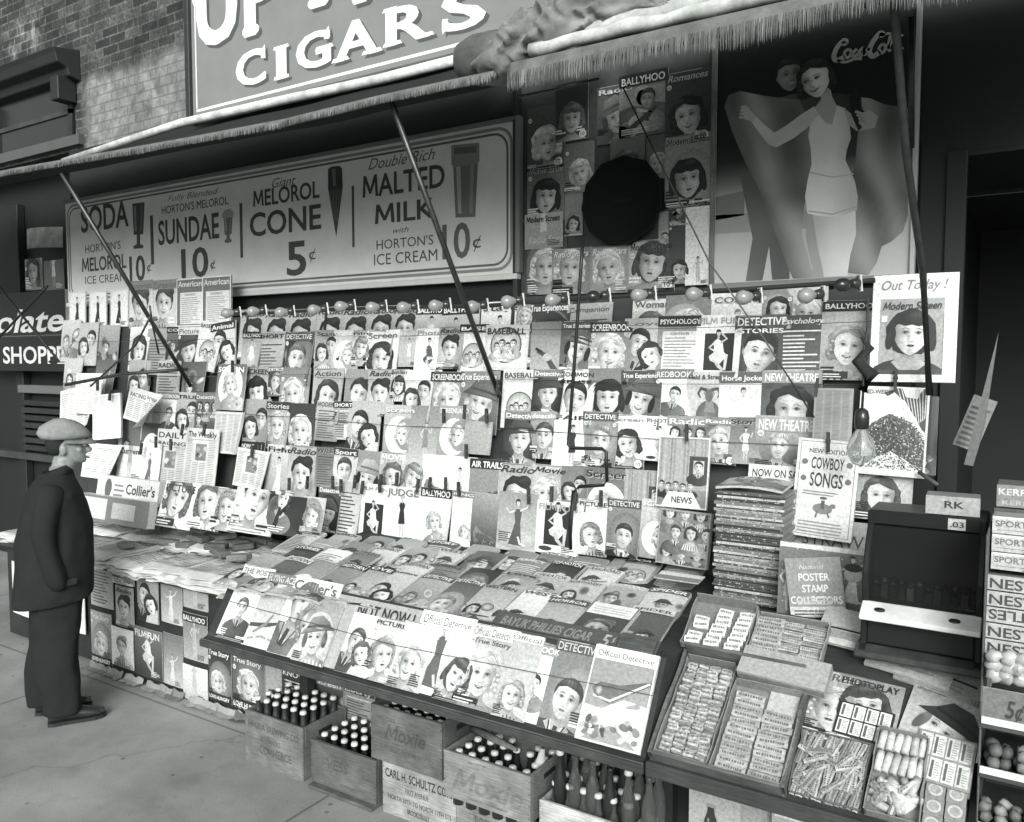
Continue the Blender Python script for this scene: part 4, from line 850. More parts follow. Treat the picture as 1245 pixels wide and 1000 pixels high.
# ================================================================== MAGAZINE RACKS
LEAN = .12; _RN = Vector((0, 1, -LEAN)).normalized()
def rk(x, y, off=0): return on_plane(x, y, (0, 3.70-off, 1.0), _RN)
RXR = -math.atan(LEAN)
LOOK = {'bob': 'bobbed brunette', 'wave': 'wavy-haired woman', 'hat': 'hatted woman', 'slick': 'dark-haired man', 'up': 'upswept-hair woman', 'manhat': 'man in hat', 'couple': 'embracing couple', 'two': 'two faces', 'stand': 'standing figure', 'seat': 'seated showgirl', 'dance': 'dancing figure', 'cres': 'face in white crescent', 'moon': 'face in white disc', 'text': 'printed text', 'panel': 'contents list', 'oval': 'team photo oval', 'scene': 'painted adventure scene', 'heads': 'rows of small heads', 'ram': 'mountain ram', 'room': 'theatre room photograph', 'crowd': 'crowd photograph', 'pistol': 'pistol picture', 'flyer': 'aeroplane picture', 'shoe': 'big shoe picture', 'swim': 'diving swimmer', 'auto': 'streamlined motor car'}
MESHC = {}
def mag_mesh(kind, title, W, A, o, t, bow, droop, curl=0):
    key = (kind, title, round(W, 2), round(A, 2), str(sorted((k, str(v)) for k, v in o.items())), round(t, 4), round(bow, 3), round(droop, 2), round(curl, 2))
    if key not in MESHC:
        MESHC[key] = cover(kind, title, round(W, 2), round(A, 2), **o).build(t, bow=bow, droop=droop, curl=curl, edge=.72).data('magazine')
    return MESHC[key]
def r_full(rname): return True if rname == 'bottom row' else False
def rack_row(panel, pname, row, rname, off, items, group):
    rg = random.Random(hash_(panel+rname))
    for i, it in enumerate(items):
        x0, yt, x1, yb, kind, title = it[:6]; o = dict(it[6]) if len(it) > 6 else {}
        if r_full(rname) is False and kind in ('bob', 'wave', 'hat', 'slick', 'up', 'manhat') and 'fy' not in o: o['fy'] = .66
        own = o.pop('own', 0); lk = o.pop('lk', None); rl = o.pop('roll', None)
        p = rk(x0, yt, off); q = rk(x1, yt, off); vis = q.x-p.x
        W = vis if own else min(.26, vis+.028)
        H = (p.z-rk(x0, yb, off).z) if own else W*1.36
        W = round(W, 2) if not own else W; A = H/W
        me = mag_mesh(kind, title, W, A, o, .0035+.004*rg.random(), .002+.004*rg.random(), rg.choice([0, 0, .004, .007]), rg.choice([0, 0, 0, .04]))
        Wm = round(W, 2); Hm = Wm*round(A, 2); up = Vector((0, LEAN, 1)).normalized()
        loc = Vector((p.x+Wm/2, p.y, p.z))-up*Hm
        ob = put('magazine', me, loc=loc, rot=(RXR, rl if rl is not None else rg.uniform(-.018, .018), .024))
        tag(ob, f"{lk or LOOK[kind]} cover, {ORD[i+1]} from left in {rname} of the {pname}", 'magazine', group)
B_, C_, D_, A_r = 'narrow second rack', 'centre rack', 'right rack', 'far left rack'
dk = dict(bg=.18, tc=.92); lt = dict(bg=.93, b2=.93); bl = dict(hair=.68)
def d_(*a, **k):
    r = {}
    for q in a: r.update(q)
    r.update(k); return r
RAD = d_(bg=.62, b2=.66, hair=.1, tc=.2, sh=.3, rot=0, smile=0, turn=0, fy=.66)
rows = [
('B', B_, 0, 'top row', [(294, 377, 323, 420, 'up', 'Radio', RAD), (323, 377, 352, 420, 'up', 'Radio', RAD), (351, 377, 381, 420, 'up', 'Radio', RAD)]),
('B', B_, 1, 'second row', [(296, 404, 316, 446, 'seat', 'BALLYHOO', dict(bg=.7, tb=.1, tc=.95)), (316, 404, 348, 446, 'text', 'SHORT', dict(bg=.6)), (348, 404, 382, 446, 'slick', 'DETECTIVE', dict(bg=.35, tb=.3, tc=.9))]),
('B', B_, 2, 'third row', [(299, 446, 329, 485, 'bob', 'SCREEN', dict(bg=.6)), (328, 446, 343, 485, 'slick', 'DETECT', dk), (343, 447, 383, 485, 'wave', '', d_(bl, bg=.7, dress=.15))]),
('B', B_, 3, 'fourth row', [(298, 485, 326, 537, 'two', '', dict(bg=.5, banner='NOW ON SALE')), (325, 488, 351, 537, 'wave', 'Stories', dict(bg=.6, tb=.15, tc=.8)), (350, 490, 384, 537, 'wave', '', d_(bl, bg=.25, dress=.2))]),
('B', B_, 4, 'bottom row', [(326, 540, 354, 600, 'dance', 'Fight', dict(bg=.6)), (352, 541, 385, 600, 'up', 'Radio', RAD)]),
('C', C_, 0, 'top row', [(386, 374, 417, 402, 'up', 'Radio', RAD), (417, 374, 449, 402, 'up', 'Radio', RAD), (449, 373, 479, 402, 'up', 'Radio', RAD), (479, 373, 507, 402, 'up', 'Radio', RAD), (507, 372, 541, 402, 'stand', 'BALLYHOO', dict(bg=.66, tb=.1, tc=.95)), (540, 371, 585, 400, 'stand', 'BALLYHOO', dict(bg=.68, tb=.1, tc=.95, px=.4))]),
('C', C_, 1, 'second row', [(385, 402, 408, 448, 'two', 'Stage', dict(bg=.65)), (406, 402, 433, 448, 'cres', 'SCREEN', dict(bg=.62, tc=.95)), (430, 402, 450, 448, 'bob', 'Film', dict(bg=.85, dress=.2)), (448, 402, 488, 448, 'wave', 'Screen', dict(bg=.88, hair=.14, smile=1, tc=.45)), (487, 402, 508, 448, 'stand', 'Holly', dict(bg=.66, tc=.9)), (507, 400, 536, 448, 'seat', 'Photo', d_(lt, disc=1, tc=.6, dress=.3)), (535, 398, 561, 448, 'up', 'Radio', RAD), (560, 395, 591, 448, 'oval', 'BASE', d_(lt, tb=.1, tc=.95)), (591, 396, 642, 450, 'oval', 'BASEBALL', dict(bg=.8, b2=.8, tc=.12, own=1)) ]),
('C', C_, 2, 'third row', [(383, 448, 421, 486, 'wave', 'Action', dict(bg=.68, hair=.15)), (421, 449, 450, 486, 'up', '', dict(bg=.5, hair=.14)), (449, 449, 477, 486, 'up', 'Radio', RAD), (476, 449, 494, 486, 'bob', 'Short Story', dict(bg=.75, sh=.2)), (493, 450, 525, 486, 'two', '', dict(bg=.75)), (525, 452, 562, 488, 'wave', 'SCREENBOOK', d_(bl, bg=.55, tb=.15, tc=.9)), (561, 451, 613, 500, 'hat', 'True Experience', dict(bg=.3, dress=.45, tc=.95, rot=-.3))]),
('C', C_, 3, 'fourth row', [(386, 487, 408, 543, 'text', 'MODERN', dict(bg=.5)), (407, 488, 428, 543, 'text', 'SHORT', dict(bg=.72, inset=1, tb=.15, tc=.95)), (425, 487, 473, 543, 'couple', '', dict(bg=.7)), (469, 492, 502, 545, 'cres', 'Screen', dict(bg=.56, tc=.95)), (501, 493, 536, 545, 'stand', '', dict(bg=.7, dress=.5, px=.5, ph=.85)), (535, 493, 569, 547, 'cres', 'SCREENLAND', dict(bg=.56, tc=.95))]),
('C', C_, 4, 'fifth row', [(386, 543, 408, 590, 'text', 'WILD', dict(bg=.5)), (407, 544, 432, 590, 'slick', 'Sport', dict(bg=.85, tb=.15, tc=.9, dress=.5)), (431, 547, 464, 590, 'hat', '', dict(bg=.5)), (463, 549, 492, 590, 'wave', 'MOVIE', dict(bg=.55, tc=.95, hair=.3)), (490, 552, 516, 590, 'bob', '', dict(bg=.85, rot=-.5)), (515, 552, 545, 592, 'shoe', '', dict(bg=.9, tc=.2)), (543, 554, 575, 594, 'stand', '', d_(lt, dress=.8)), (573, 557, 610, 603, 'flyer', 'AIR TRAILS', dict(bg=.5, tb=.12, tc=.95))]),
('C', C_, 5, 'bottom row', [(389, 590, 416, 645, 'manhat', 'Detective', dict(bg=.12, tb=.42, tc=.95, own=1)), (413, 585, 441, 650, 'text', '', dict(bg=.9, own=1, lk='grey wedge picture')), (439, 587, 473, 655, 'seat', 'FILM FUN', d_(lt, panel=.12, tc=.5, own=1)), (471, 590, 514, 661, 'stand', 'JUDGE', d_(lt, dress=.12, tc=.35, own=1, ph=.9, py=.2)), (513, 592, 552, 664, 'moon', 'BALLYHOO', dict(bg=.85, b2=.85, tb=.1, tc=.95, own=1, sub='SWEEPSTAKES')), (551, 596, 578, 666, 'cres', 'RING', dict(bg=.86, tb=.45, tc=.85, own=1)), (575, 598, 610, 668, 'shoe', '', dict(bg=.2, b2=.6, own=1)), (608, 597, 656, 669, 'swim', '', dict(bg=.72, own=1))]),
('D', D_, 0, 'top row', [(587, 368, 631, 396, 'stand', 'Stage', dict(bg=.75)), (629, 368, 646, 396, 'wave', '', dict(bg=.6)), (645, 368, 694, 396, 'hat', 'True Experiences', dict(bg=.4, tc=.92)), (692, 370, 772, 400, 'text', 'Companion', dict(bg=.62, b2=.62, tc=.25, bold=0)), (770, 365, 812, 398, 'wave', 'Woman', dict(bg=.7, tc=.3)), (810, 360, 866, 396, 'wave', '', d_(bl, bg=.6, smile=1)), (865, 358, 928, 396, 'stand', 'COSMO', dict(bg=.78, tc=.3)), (928, 352, 958, 396, 'wave', '', dict(bg=.55)), (958, 350, 1000, 396, 'wave', '', d_(bl, bg=.7))]),
('D', D_, 1, 'second row', [(648, 392, 684, 452, 'pistol', '', dict(bg=.70)), (683, 391, 721, 452, 'hat', 'True Experience', dict(bg=.42, dress=.4, tc=.95, rot=-.3)), (718, 392, 763, 452, 'wave', 'SCREENBOOK', d_(bl, bg=.6, tb=.14, tc=.95, smile=1)), (760, 388, 804, 452, 'couple', 'Love', dict(bg=.72, tc=.4)), (801, 385, 850, 452, 'panel', 'PSYCHOLOGY', dict(bg=.55, b2=.5, tb=.12, tc=.95)), (848, 384, 897, 452, 'seat', 'FILM FUN', d_(lt, panel=.12, tc=.6)), (895, 384, 955, 452, 'slick', 'DETECTIVE', dict(bg=.14, tc=.95, dress=.1, sub='STORIES')), (949, 384, 1001, 455, 'text', 'Psychology', dict(bg=.28, b2=.28, tc=.95, sh=.25)), (1000, 366, 1064, 461, 'wave', 'BALLYHOO', dict(bg=.55, tb=.1, tc=.97, hair=.45, dress=.8, own=1))]),
('D', D_, 2, 'third row', [(613, 450, 652, 500, 'oval', 'BASEBALL', dict(bg=.82, b2=.82, tc=.12)), (649, 449, 681, 500, 'manhat', 'Detective', dict(bg=.12, tb=.45, tc=.95)), (679, 449, 719, 500, 'slick', 'COMMON', d_(lt, tc=.12, sub='SENSE')), (717, 448, 760, 500, 'bob', '', dict(bg=.58, smile=0, turn=0, rot=0)), (757, 450, 800, 500, 'hat', 'True Experience', dict(bg=.42, dress=.4, tc=.95, rot=-.3)), (798, 449, 839, 500, 'slick', 'REDBOOK', dict(bg=.88, b2=.9, tb=.42, tc=.88, hair=.1, dress=.4, fr=.17, fy=.75)), (837, 452, 880, 505, 'ram', 'Field & Stream', dict(bg=.75, tc=.15)), (877, 452, 931, 508, 'dance', 'Horse Jockey', dict(bg=.84, tb=.32, tc=.9)), (928, 450, 993, 508, 'wave', 'NEW THEATRE', dict(bg=.25, tb=.55, tc=.95))]),
('D', D_, 3, 'fourth row', [(614, 499, 650, 566, 'manhat', 'Detective', dict(bg=.12, tb=.45, tc=.95)), (647, 500, 678, 566, 'slick', 'detective', dict(bg=.5, tb=.6, tc=.95)), (675, 501, 713, 566, 'stand', 'FAIR', d_(lt, disc=1, dress=.15, px=.55)), (710, 500, 748, 568, 'slick', 'DETECTIVE', dict(bg=.5, tb=.3, tc=.9, dress=.12)), (745, 504, 787, 571, 'wave', 'Screen', dict(bg=.78, hair=.12, smile=1, tc=.5, own=1)), (785, 506, 816, 571, 'seat', 'PHOTO', d_(lt, disc=1, tc=.4)), (813, 505, 858, 571, 'heads', 'Radio', dict(bg=.5, tb=.55, tc=.9, n=4)), (856, 507, 890, 571, 'slick', 'Radio', dict(bg=.6, tb=.5, tc=.95)), (888, 507, 922, 571, 'stand', 'Story', dict(bg=.6)), (919, 505, 995, 575, 'slick', 'NEW THEATRE', dict(bg=.3, b2=.75, tc=.95, smile=1, own=1, tb=.62, th=.2, fr=.2, fx=.4, fy=.45))]),
('D', D_, 4, 'fifth row', [(608, 562, 650, 607, 'up', 'Radio', RAD), (648, 564, 686, 607, 'wave', 'Movie', d_(bl, bg=.6, sh=.3)), (684, 566, 713, 607, 'two', '', dict(bg=.5)), (711, 567, 763, 607, 'moon', 'Screen', dict(bg=.5)), (761, 570, 803, 607, 'room', '', dict(bg=.4))]),
('D', D_, 5, 'bottom row', [(654, 607, 706, 671, 'seat', 'FILM FUN', d_(lt, panel=.12, tc=.6, own=1)), (704, 606, 742, 675, 'wave', 'PICTURE', dict(bg=.85, b2=.9, hair=.4, smile=0, tc=.12, own=1, fr=.33, turn=1, rot=.2)), (740, 605, 782, 676, 'slick', 'DETECTIVE', dict(bg=.4, tb=.25, tc=.85, dress=.12, own=1, fr=.31, fy=.55, hair=.14)), (780, 606, 822, 680, 'cres', 'SCREEN', dict(bg=.55, tc=.95, own=1))]),
('A', A_r, 1, 'second row', [(77, 390, 106, 440, 'scene', '', dict(bg=.6)), (98, 393, 126, 440, 'two', '', dict(bg=.7)), (122, 396, 166, 440, 'scene', '', dict(bg=.4)), (160, 398, 184, 440, 'wave', '', dict(bg=.75, tb=.7)), (180, 400, 207, 440, 'text', '', dict(bg=.55)), (204, 398, 222, 440, 'scene', 'COP', dict(bg=.2, tb=.1, tc=.8)), (218, 398, 243, 440, 'manhat', 'Picture', dict(bg=.2, tb=.8, tc=.3)), (240, 392, 266, 449, 'oval', 'BASEBALL', dict(bg=.8, roll=.12)), (261, 392, 293, 442, 'couple', 'Animal', dict(bg=.75, tb=.15, tc=.9, roll=-.1))]),
('A', A_r, 2, 'third row', [(80, 436, 120, 480, 'scene', '', dict(bg=.7)), (118, 438, 160, 482, 'dance', '', dict(bg=.6)), (158, 438, 196, 482, 'two', '', dict(bg=.45)), (193, 439, 226, 485, 'text', 'RADIO', dict(bg=.55)), (224, 440, 266, 485, 'scene', '', dict(bg=.5))]),
('A', A_r, 3, 'fourth row', [(136, 474, 158, 520, 'scene', '', dict(bg=.25)), (174, 478, 199, 520, 'stand', '', dict(bg=.7)), (198, 477, 218, 520, 'slick', 'REDBOOK', dict(bg=.86, tb=.4, tc=.85, fr=.2)), (216, 477, 241, 520, 'two', 'TRUE', dict(bg=.5)), (240, 477, 267, 520, 'heads', 'Detective', dict(bg=.2, tc=.85, n=4))]),
('A', A_r, 4, 'fifth row', [(146, 512, 176, 545, 'scene', '', dict(bg=.45)), (174, 514, 198, 545, 'moon', '', dict(bg=.5))]),
]
ROWOFF = {}
for pn, pname, r, rname, items in rows:
    off = .012+.018*r; rack_row(pn, pname, r, rname, off, items, {'A': 'magazines on the far left rack', 'B': 'magazines on the narrow second rack', 'C': 'magazines on the centre rack', 'D': 'magazines on the right rack'}[pn])
# the racks themselves: backing, uprights, ledges, wires
for lb, x0, x1, yt in (('dark backing rack at the far left behind the standing man', 79, 286, 386), ('narrow dark backing rack, second from the left', 287, 382, 376), ('wide dark backing rack under the menu board', 383, 611, 372), ('dark backing rack at the right under the bathing poster', 612, 1064, 350)):
    a = rk(x0, 640, -.005); b = rk(x1, 640, -.005); zt = rk(x1, yt, -.005).z; zb = .95
    rkx = thing('magazine_rack', lb, 'rack', (0, 0, 0)); yy = lambda z: 3.70+LEAN*(z-1)+.006
    mb = MB(); t = .018; mb.add([(a.x, yy(zb), zb), (b.x, yy(zb), zb), (b.x, yy(zt), zt), (a.x, yy(zt), zt), (a.x, yy(zb)+t, zb), (b.x, yy(zb)+t, zb), (b.x, yy(zt)+t, zt), (a.x, yy(zt)+t, zt)], [(0, 1, 2, 3), (5, 4, 7, 6), (4, 0, 3, 7), (1, 5, 6, 2), (3, 2, 6, 7), (4, 5, 1, 0)], .17, 'dark'); put('backing', mb, rkx)
    for x in (b.x-.006,):
        mb = MB(); mb.add([(x-.008, yy(zb)-.05, zb), (x+.008, yy(zb)-.05, zb), (x+.008, yy(zt)-.03, zt), (x-.008, yy(zt)-.03, zt), (x-.008, yy(zb), zb), (x+.008, yy(zb), zb), (x+.008, yy(zt), zt), (x-.008, yy(zt), zt)], [(0, 1, 2, 3), (4, 0, 3, 7), (1, 5, 6, 2), (3, 2, 6, 7)], .15, 'wood'); put('upright', mb, rkx)
    for q in range(5):
        z = lerp(zb+.2, zt-.15, q/4); mb = MB(); mb.tube([(a.x, yy(z)-.085+.002*q, z), ((a.x+b.x)/2, yy(z)-.088, z-.012), (b.x, yy(z)-.085, z)], .0016, .3, 'metal', 5); put('wire', mb, rkx)
# posters over the menu board at the left end
for i, (x0, yt, x1, yb, kd, tt, o, lb) in enumerate(((83, 355, 103, 399, 'dance', '', dict(bg=.9, b2=.9, dress=.15), 'white-rimmed dancer cover at left end under the SODA lettering'), (108, 354, 129, 399, 'dance', '', dict(bg=.9, b2=.9, dress=.15), 'white-rimmed dancer cover, middle of the three under the SODA lettering'), (133, 352, 155, 398, 'dance', '', dict(bg=.9, b2=.9, dress=.15), 'white-rimmed dancer cover, right of the three under the SODA lettering'), (156, 343, 185, 400, 'up', 'Companion', dict(bg=.82, b2=.8, tb=.5, tc=.25, bold=0, hair=.2, dress=.8), 'pale sketch cover behind the left awning arm'), (184, 341, 215, 399, 'up', 'Companion', dict(bg=.82, b2=.8, tb=.5, tc=.25, bold=0, hair=.2, dress=.8), 'pale sketch cover just right of the left awning arm'), (214, 339, 247, 398, 'panel', 'American', dict(bg=.4, b2=.4, tc=.9), 'grey white-titled cover under the SUNDAE lettering, left one'), (245, 338, 280, 397, 'panel', 'American', dict(bg=.4, b2=.4, tc=.9), 'grey white-titled cover under the SUNDAE lettering, right one'))):
    p = at_y(x0, yt, 3.86); q = at_y(x1, yt, 3.86); H = p.z-at_y(x0, yb, 3.86).z; W = q.x-p.x
    o = dict(o); ob = put('magazine', mag_mesh(kd, tt, W, H/W, d_(o, rim=.93) if i < 3 or i > 4 else o, .004, .003, 0), loc=((p.x+q.x)/2, 3.86-.003*(i % 2), p.z-H), rot=(RXR*.3, 0, 0)); tag(ob, lb, 'magazine', 'covers pinned over the menu board')
# ------------------------------------------------------------------ loose, clipped and extra pieces on the racks
def clip_sheet(name, label, cat, off, x0, yt, x1, yb, C_of, t=.004, roll=0, yaw=.02, group=None, bow=.006, droop=.012, curl=0, tilt=None):
    p = rk(x0, yt, off); q = rk(x1, yt, off); W = q.x-p.x; H = p.z-rk(x0, yb, off).z
    up = Vector((0, LEAN, 1)).normalized(); ob = put(name, C_of(W, H).build(t, bow=bow, droop=droop, curl=curl, edge=.8), loc=Vector((p.x+W/2, p.y, p.z))-up*H, rot=(RXR if tilt is None else tilt, roll, yaw)); return tag(ob, label, cat, group)
def mg(kd, tt, **o): return lambda W, H: cover(kd, tt, W, H/W, **o)
def nw(bg, head=None, photo=False, seed=0, title=None): return lambda W, H: newsheet(W, H/W, bg, head, photo, seed, title)
clip_sheet('magazine', 'white-disc face magazine clipped in front of the narrow rack', 'magazine', .11, 266, 443, 300, 499, mg('moon', 'SCREEN', bg=.56, tc=.95))
clip_sheet('newspaper', 'folded newspaper hung below the white-disc magazine', 'newspaper', .10, 263, 500, 295, 551, nw(.8, None, False, 3), t=.02, curl=0.045)
clip_sheet('newspaper', 'clipped newspaper with small photo at the narrow rack bottom', 'newspaper', .12, 288, 545, 326, 592, nw(.82, None, True, 4), roll=.06, curl=0.045)
clip_sheet('booklet', 'plain grey pad clipped at the right edge of centre rack', 'booklet', .10, 566, 512, 598, 552, lambda W, H: Cover(W, H, lambda x, y: .58+.05*y), t=.012)
clip_sheet('paper_sheet', 'white paper hung from the left rack, above the cap', 'paper', .20, 94, 454, 126, 503, nw(.93, None, False, 5), curl=0.023)
clip_sheet('paper_sheet', 'wide white paper spread behind the other, left of the cap', 'paper', .16, 78, 470, 122, 520, nw(.92, None, False, 6), roll=-.15, curl=0.090)
clip_sheet('paper_sheet', 'thick white pamphlet hung beside the cap with its corner lifted', 'paper', .22, 124, 479, 147, 534, nw(.9, None, False, 7), t=.02, roll=-.1, yaw=.35)
clip_sheet('racing_sheet', 'curling racing sheet tilted on the far left rack', 'newspaper', .20, 155, 474, 194, 514, nw(.82, 'RACING FORM', False, 8, None), roll=.16, curl=0.225, t=.006)
clip_sheet('racing_sheet', 'racing sheet with horse photo hung on the far left rack', 'newspaper', .16, 193, 521, 230, 592, nw(.78, 'RACING', True, 9, 'DAILY'), bow=.01)
clip_sheet('newspaper', 'newspaper with small portrait hung beside the racing sheet', 'newspaper', .155, 229, 520, 267, 592, nw(.8, None, True, 10, 'The Weekly'), bow=.01)
clip_sheet('paper_sheet', 'bright white paper hung right of the man’s face', 'paper', .24, 104, 538, 148, 580, nw(.95, None, False, 12), curl=0.113)
clip_sheet('magazine', 'white magazine with pale panel beside the bright white paper', 'magazine', .2, 146, 541, 176, 584, mg('stand', 'Current', bg=.9, b2=.85, dress=.6))
clip_sheet('magazine', 'white magazine with grey dancer beside the racing sheet', 'magazine', .19, 174, 538, 197, 590, mg('dance', '', bg=.94, b2=.94, dress=.4))
clip_sheet('magazine', 'theatre room photograph magazine standing out from the right rack', 'magazine', .12, 803, 530, 865, 616, mg('room', '', bg=.45, rim=.85), yaw=.03)
clip_sheet('magazine', 'thick magazine with seven small heads below the theatre photograph', 'magazine', .14, 802, 618, 864, 685, mg('heads', '', bg=.45, b2=.5, rim=.6, n=9), t=.03, roll=.03)
clip_sheet('sign_card', 'white card lettered NOW ON SALE on the right rack', 'card', .13, 911, 564, 976, 583, lambda W, H: (lambda C: (C.text('NOW ON SALE', .08, C.A*.25, 1.06, C.A*.5, .12, 2), C)[1])(Cover(W, H, .9)), t=.003)
clip_sheet('booklet', 'grey ruled booklet clipped up above the songbook', 'booklet', .16, 991, 472, 1038, 545, nw(.62, None, False, 14), t=.012)
def cowboy(W, H):
    C = Cover(W, H, .86); A = C.A
    for a in ((.05, .04, .95, .05), (.05, A-.05, .95, A-.04), (.05, .05, .06, A-.05), (.94, .05, .95, A-.05)): C.rect(*a, .4, 1)
    C.text('NEW EDITION', .2, A-.24, .85, .08, .3, 2); C.text('COWBOY', .25, A-.5, .78, .2, .2, 2); C.text('SONGS', .25, A-.8, .78, .24, .2, 2); lines(C, .15, .72, .85, A-.86, 2, .5, 2, .3)
    for q in (.14, .86): C.ell(q, A-.4, .05, .05, .4, 2); C.ell(q, A-.68, .05, .05, .4, 2)
    C.ell(.5, .5, .16, .09, .45, 2); C.stroke([(.42, .45), (.4, .34)], .03, .4, 3); C.stroke([(.58, .45), (.62, .36)], .03, .4, 3); C.stroke([(.5, .5), (.5, .64)], .06, .3, 3); C.ell(.5, .68, .06, .025, .3, 4); C.ell(.66, .56, .05, .04, .4, 3); lines(C, .12, .08, .88, .3, 4, .55, 2, .1); return C
clip_sheet('songbook', 'pale songbook lettered COWBOY SONGS clipped beside the magazine stack', 'songbook', .22, 966, 533, 1041, 652, cowboy, t=.025, roll=.05, bow=.006)
def outtoday(W, H):
    C = Cover(W, H, .92); A = C.A; C.text('Out Today !', .1, A-.2, .88, .13, .5, 2, 1, .3); C.rect(.1, .1, .85, A-.32, .62, 2)
    face(C, .48, .62, .26, .1, .86, 'bob', -.05, .2, 0, .1, 3); C.rect(0, 0, 1, .1, .92, 12); C.rect(.85, .1, 1, .9, .92, 12); C.rect(.1, .1, .85, .16, .25, 13)
    C.text('Modern Screen', .13, A-.46, .82, .1, .2, 13, 1, .3); C.rect(.12, A-.62, .19, A-.54, .95, 13); return C
clip_sheet('poster_card', 'white card lettered Out Today with a bobbed brunette at rack right', 'poster', .20, 1063, 336, 1167, 466, outtoday, t=.005, roll=0, bow=.004)
clip_sheet('magazine', 'large weekly with a crowd photograph under the white poster card', 'magazine', .20, 1045, 470, 1129, 577, lambda W, H: (lambda C: (C.text('MID-WEEK', .05, C.A-.12, .45, .07, .35, 5), C)[1])(cover('crowd', '', W, H/W, bg=.85, b2=.9)), roll=.02)
clip_sheet('magazine', 'dark feathery cover edge behind the crowd photograph', 'magazine', .15, 1118, 482, 1142, 578, mg('scene', '', bg=.2))
clip_sheet('magazine', 'smiling woman cover under the crowd photograph', 'magazine', .17, 1036, 573, 1110, 630, mg('wave', '', bg=.6, smile=1, hair=.2, fr=.3, fy=.42, fx=.5, rot=0, dress=.85), roll=.02)
def straw(W, H): C = Cover(W, H, .62); C.text('STRAW', .12, C.A*.3, .9, C.A*.35, .2, 2, 0); return C
clip_sheet('sign_card', 'grey card lettered STRAW under the songbook', 'card', .17, 966, 628, 1062, 673, straw)
clip_sheet('leaflet', 'tilted card of small lettering hung in the dark doorway', 'leaflet', .30, 1160, 480, 1190, 545, lambda W, H: (lambda C: (lines(C, .1, .1, .9, C.A*.85, 8, .2, 2, .3, .5), C)[1])(Cover(W, H, .4)), roll=.33)
mb = MB(); a, b, c_, d = at_y(1214, 405, 3.3), at_y(1197, 520, 3.3), at_y(1183, 567, 3.3), at_y(1172, 565, 3.3)
mb.add([a, b, c_, d, a+Vector((0, .01, 0)), b+Vector((0, .01, 0)), c_+Vector((0, .01, 0)), d+Vector((0, .01, 0))], [(3, 2, 1, 0), (4, 5, 6, 7), (0, 1, 5, 4), (1, 2, 6, 5), (2, 3, 7, 6), (3, 0, 4, 7)], .38, 'print'); tag(put('paper_strip', mb), 'long pale paper strip dangling by the dark doorway', 'paper')
# clothespins
cpm = MB(); cpm.box(-.006, -.012, -.045, .006, -.004, .035, .22, 'wood'); cpm.box(-.006, -.002, -.045, .006, .006, .035, .18, 'wood'); cpm.tube([(-.009, -.003, 0), (.009, -.003, 0)], .007, .3, 'metal', 6)
cpd = cpm.data('clothespin')
CP = [(462, 590), (463, 584), (483, 582), (508, 590), (523, 588), (542, 588), (558, 594), (441, 592), (415, 590), (540, 505), (567, 548), (565, 500), (592, 505), (307, 548), (405, 586), (432, 585), (643, 603), (671, 600), (700, 610), (731, 605), (835, 525), (993, 470), (1007, 536), (1089, 460), (182, 462), (119, 468), (134, 480), (222, 522), (249, 522), (190, 537), (208, 540), (172, 545), (352, 588), (374, 586), (283, 445), (606, 470)]
for i, (x, y) in enumerate(CP):
    p = rk(x, y, .235 if x > 980 else (.25 if x < 260 else .15)); ob = put('clothespin', cpd, loc=p, rot=(RXR, random.uniform(-.15, .15), random.uniform(-.2, .2))); tag(ob, 'small dark wooden clothespin holding papers on the racks', 'clothespin', 'clothespins on the racks')
for i, (x0, y0, x1, y1) in enumerate(((1117, 574, 1140, 590),)):
    mb = MB(); mb.tube([rk(x0, y0, .24), rk(x1, y1, .27)], .008, .3, 'wood', 6); tag(put('clothespin', mb), 'big slanted wooden peg under the crowd photograph', 'clothespin')
# ------------------------------------------------------------------ lamp bar with bulbs
lb_ = thing('lamp_bar', 'thin black lamp bar with a row of bulbs along the rack tops', 'lamp bar', (0, 0, 0)); LY = 3.60
pts = [(270, 383), (341, 380), (414, 376), (490, 374), (575, 373), (671, 366), (776, 359), (904, 352), (1024, 344), (1064, 341)]
mb = MB(); mb.tube([at_y(x, y, LY+.03) for x, y in pts], .010, .10, 'dark', 8); put('bar', mb, lb_)
bm_ = MB(); bm_.lathe([(.012, .03), (.016, .04), (.026, .055), (.0325, .072), (.033, .082), (.028, .098), (.016, .109), (.002, .113)], .62, 'bulb', 16); bmd = bm_.data('bulb')
sm = MB(); sm.lathe([(.013, -.005), (.021, 0), (.023, .008), (.020, .028), (.0165, .034), (.002, .036)], .16, 'gloss', 12); sm.box(-.034, -.012, -.012, .034, .012, -.004, .82, 'gloss')
for q in (-1, 1): sm.ball((q*.026, 0, -.003), .006, .15, 'dark', 6, 4)
smd = sm.data('socket'); bdir = Vector((-.62, -.72, -.12))
for i, (x, y) in enumerate(((276, 381), (307, 379), (341, 380), (381, 377), (414, 373), (452, 374), (490, 374), (529, 372), (574, 373), (617, 367), (671, 365), (721, 361), (776, 359), (843, 358), (904, 362), (980, 360), (1024, 347))):
    p = at_y(x, y, LY-.05); q_ = bdir.to_track_quat('Z', 'X').to_euler(); o_ = Vector((p.x, LY-.05, p.z))-bdir*.08
    put('socket', smd, lb_, loc=o_, rot=q_)
    if i not in (11, 16): put('bulb', bmd, lb_, loc=o_, rot=q_)
    else:
        mb = MB(); mb.ball((0, 0, .075), .03, .1, 'gloss', 12, 8, 0, (1, 1, 1.2)); put('bulb', mb, lb_, loc=o_, rot=q_)
p = at_y(1047, 540, 3.3); hb = thing('hanging_bulb', 'clear light bulb hanging on a cord before the crowd photograph', 'light bulb', p)
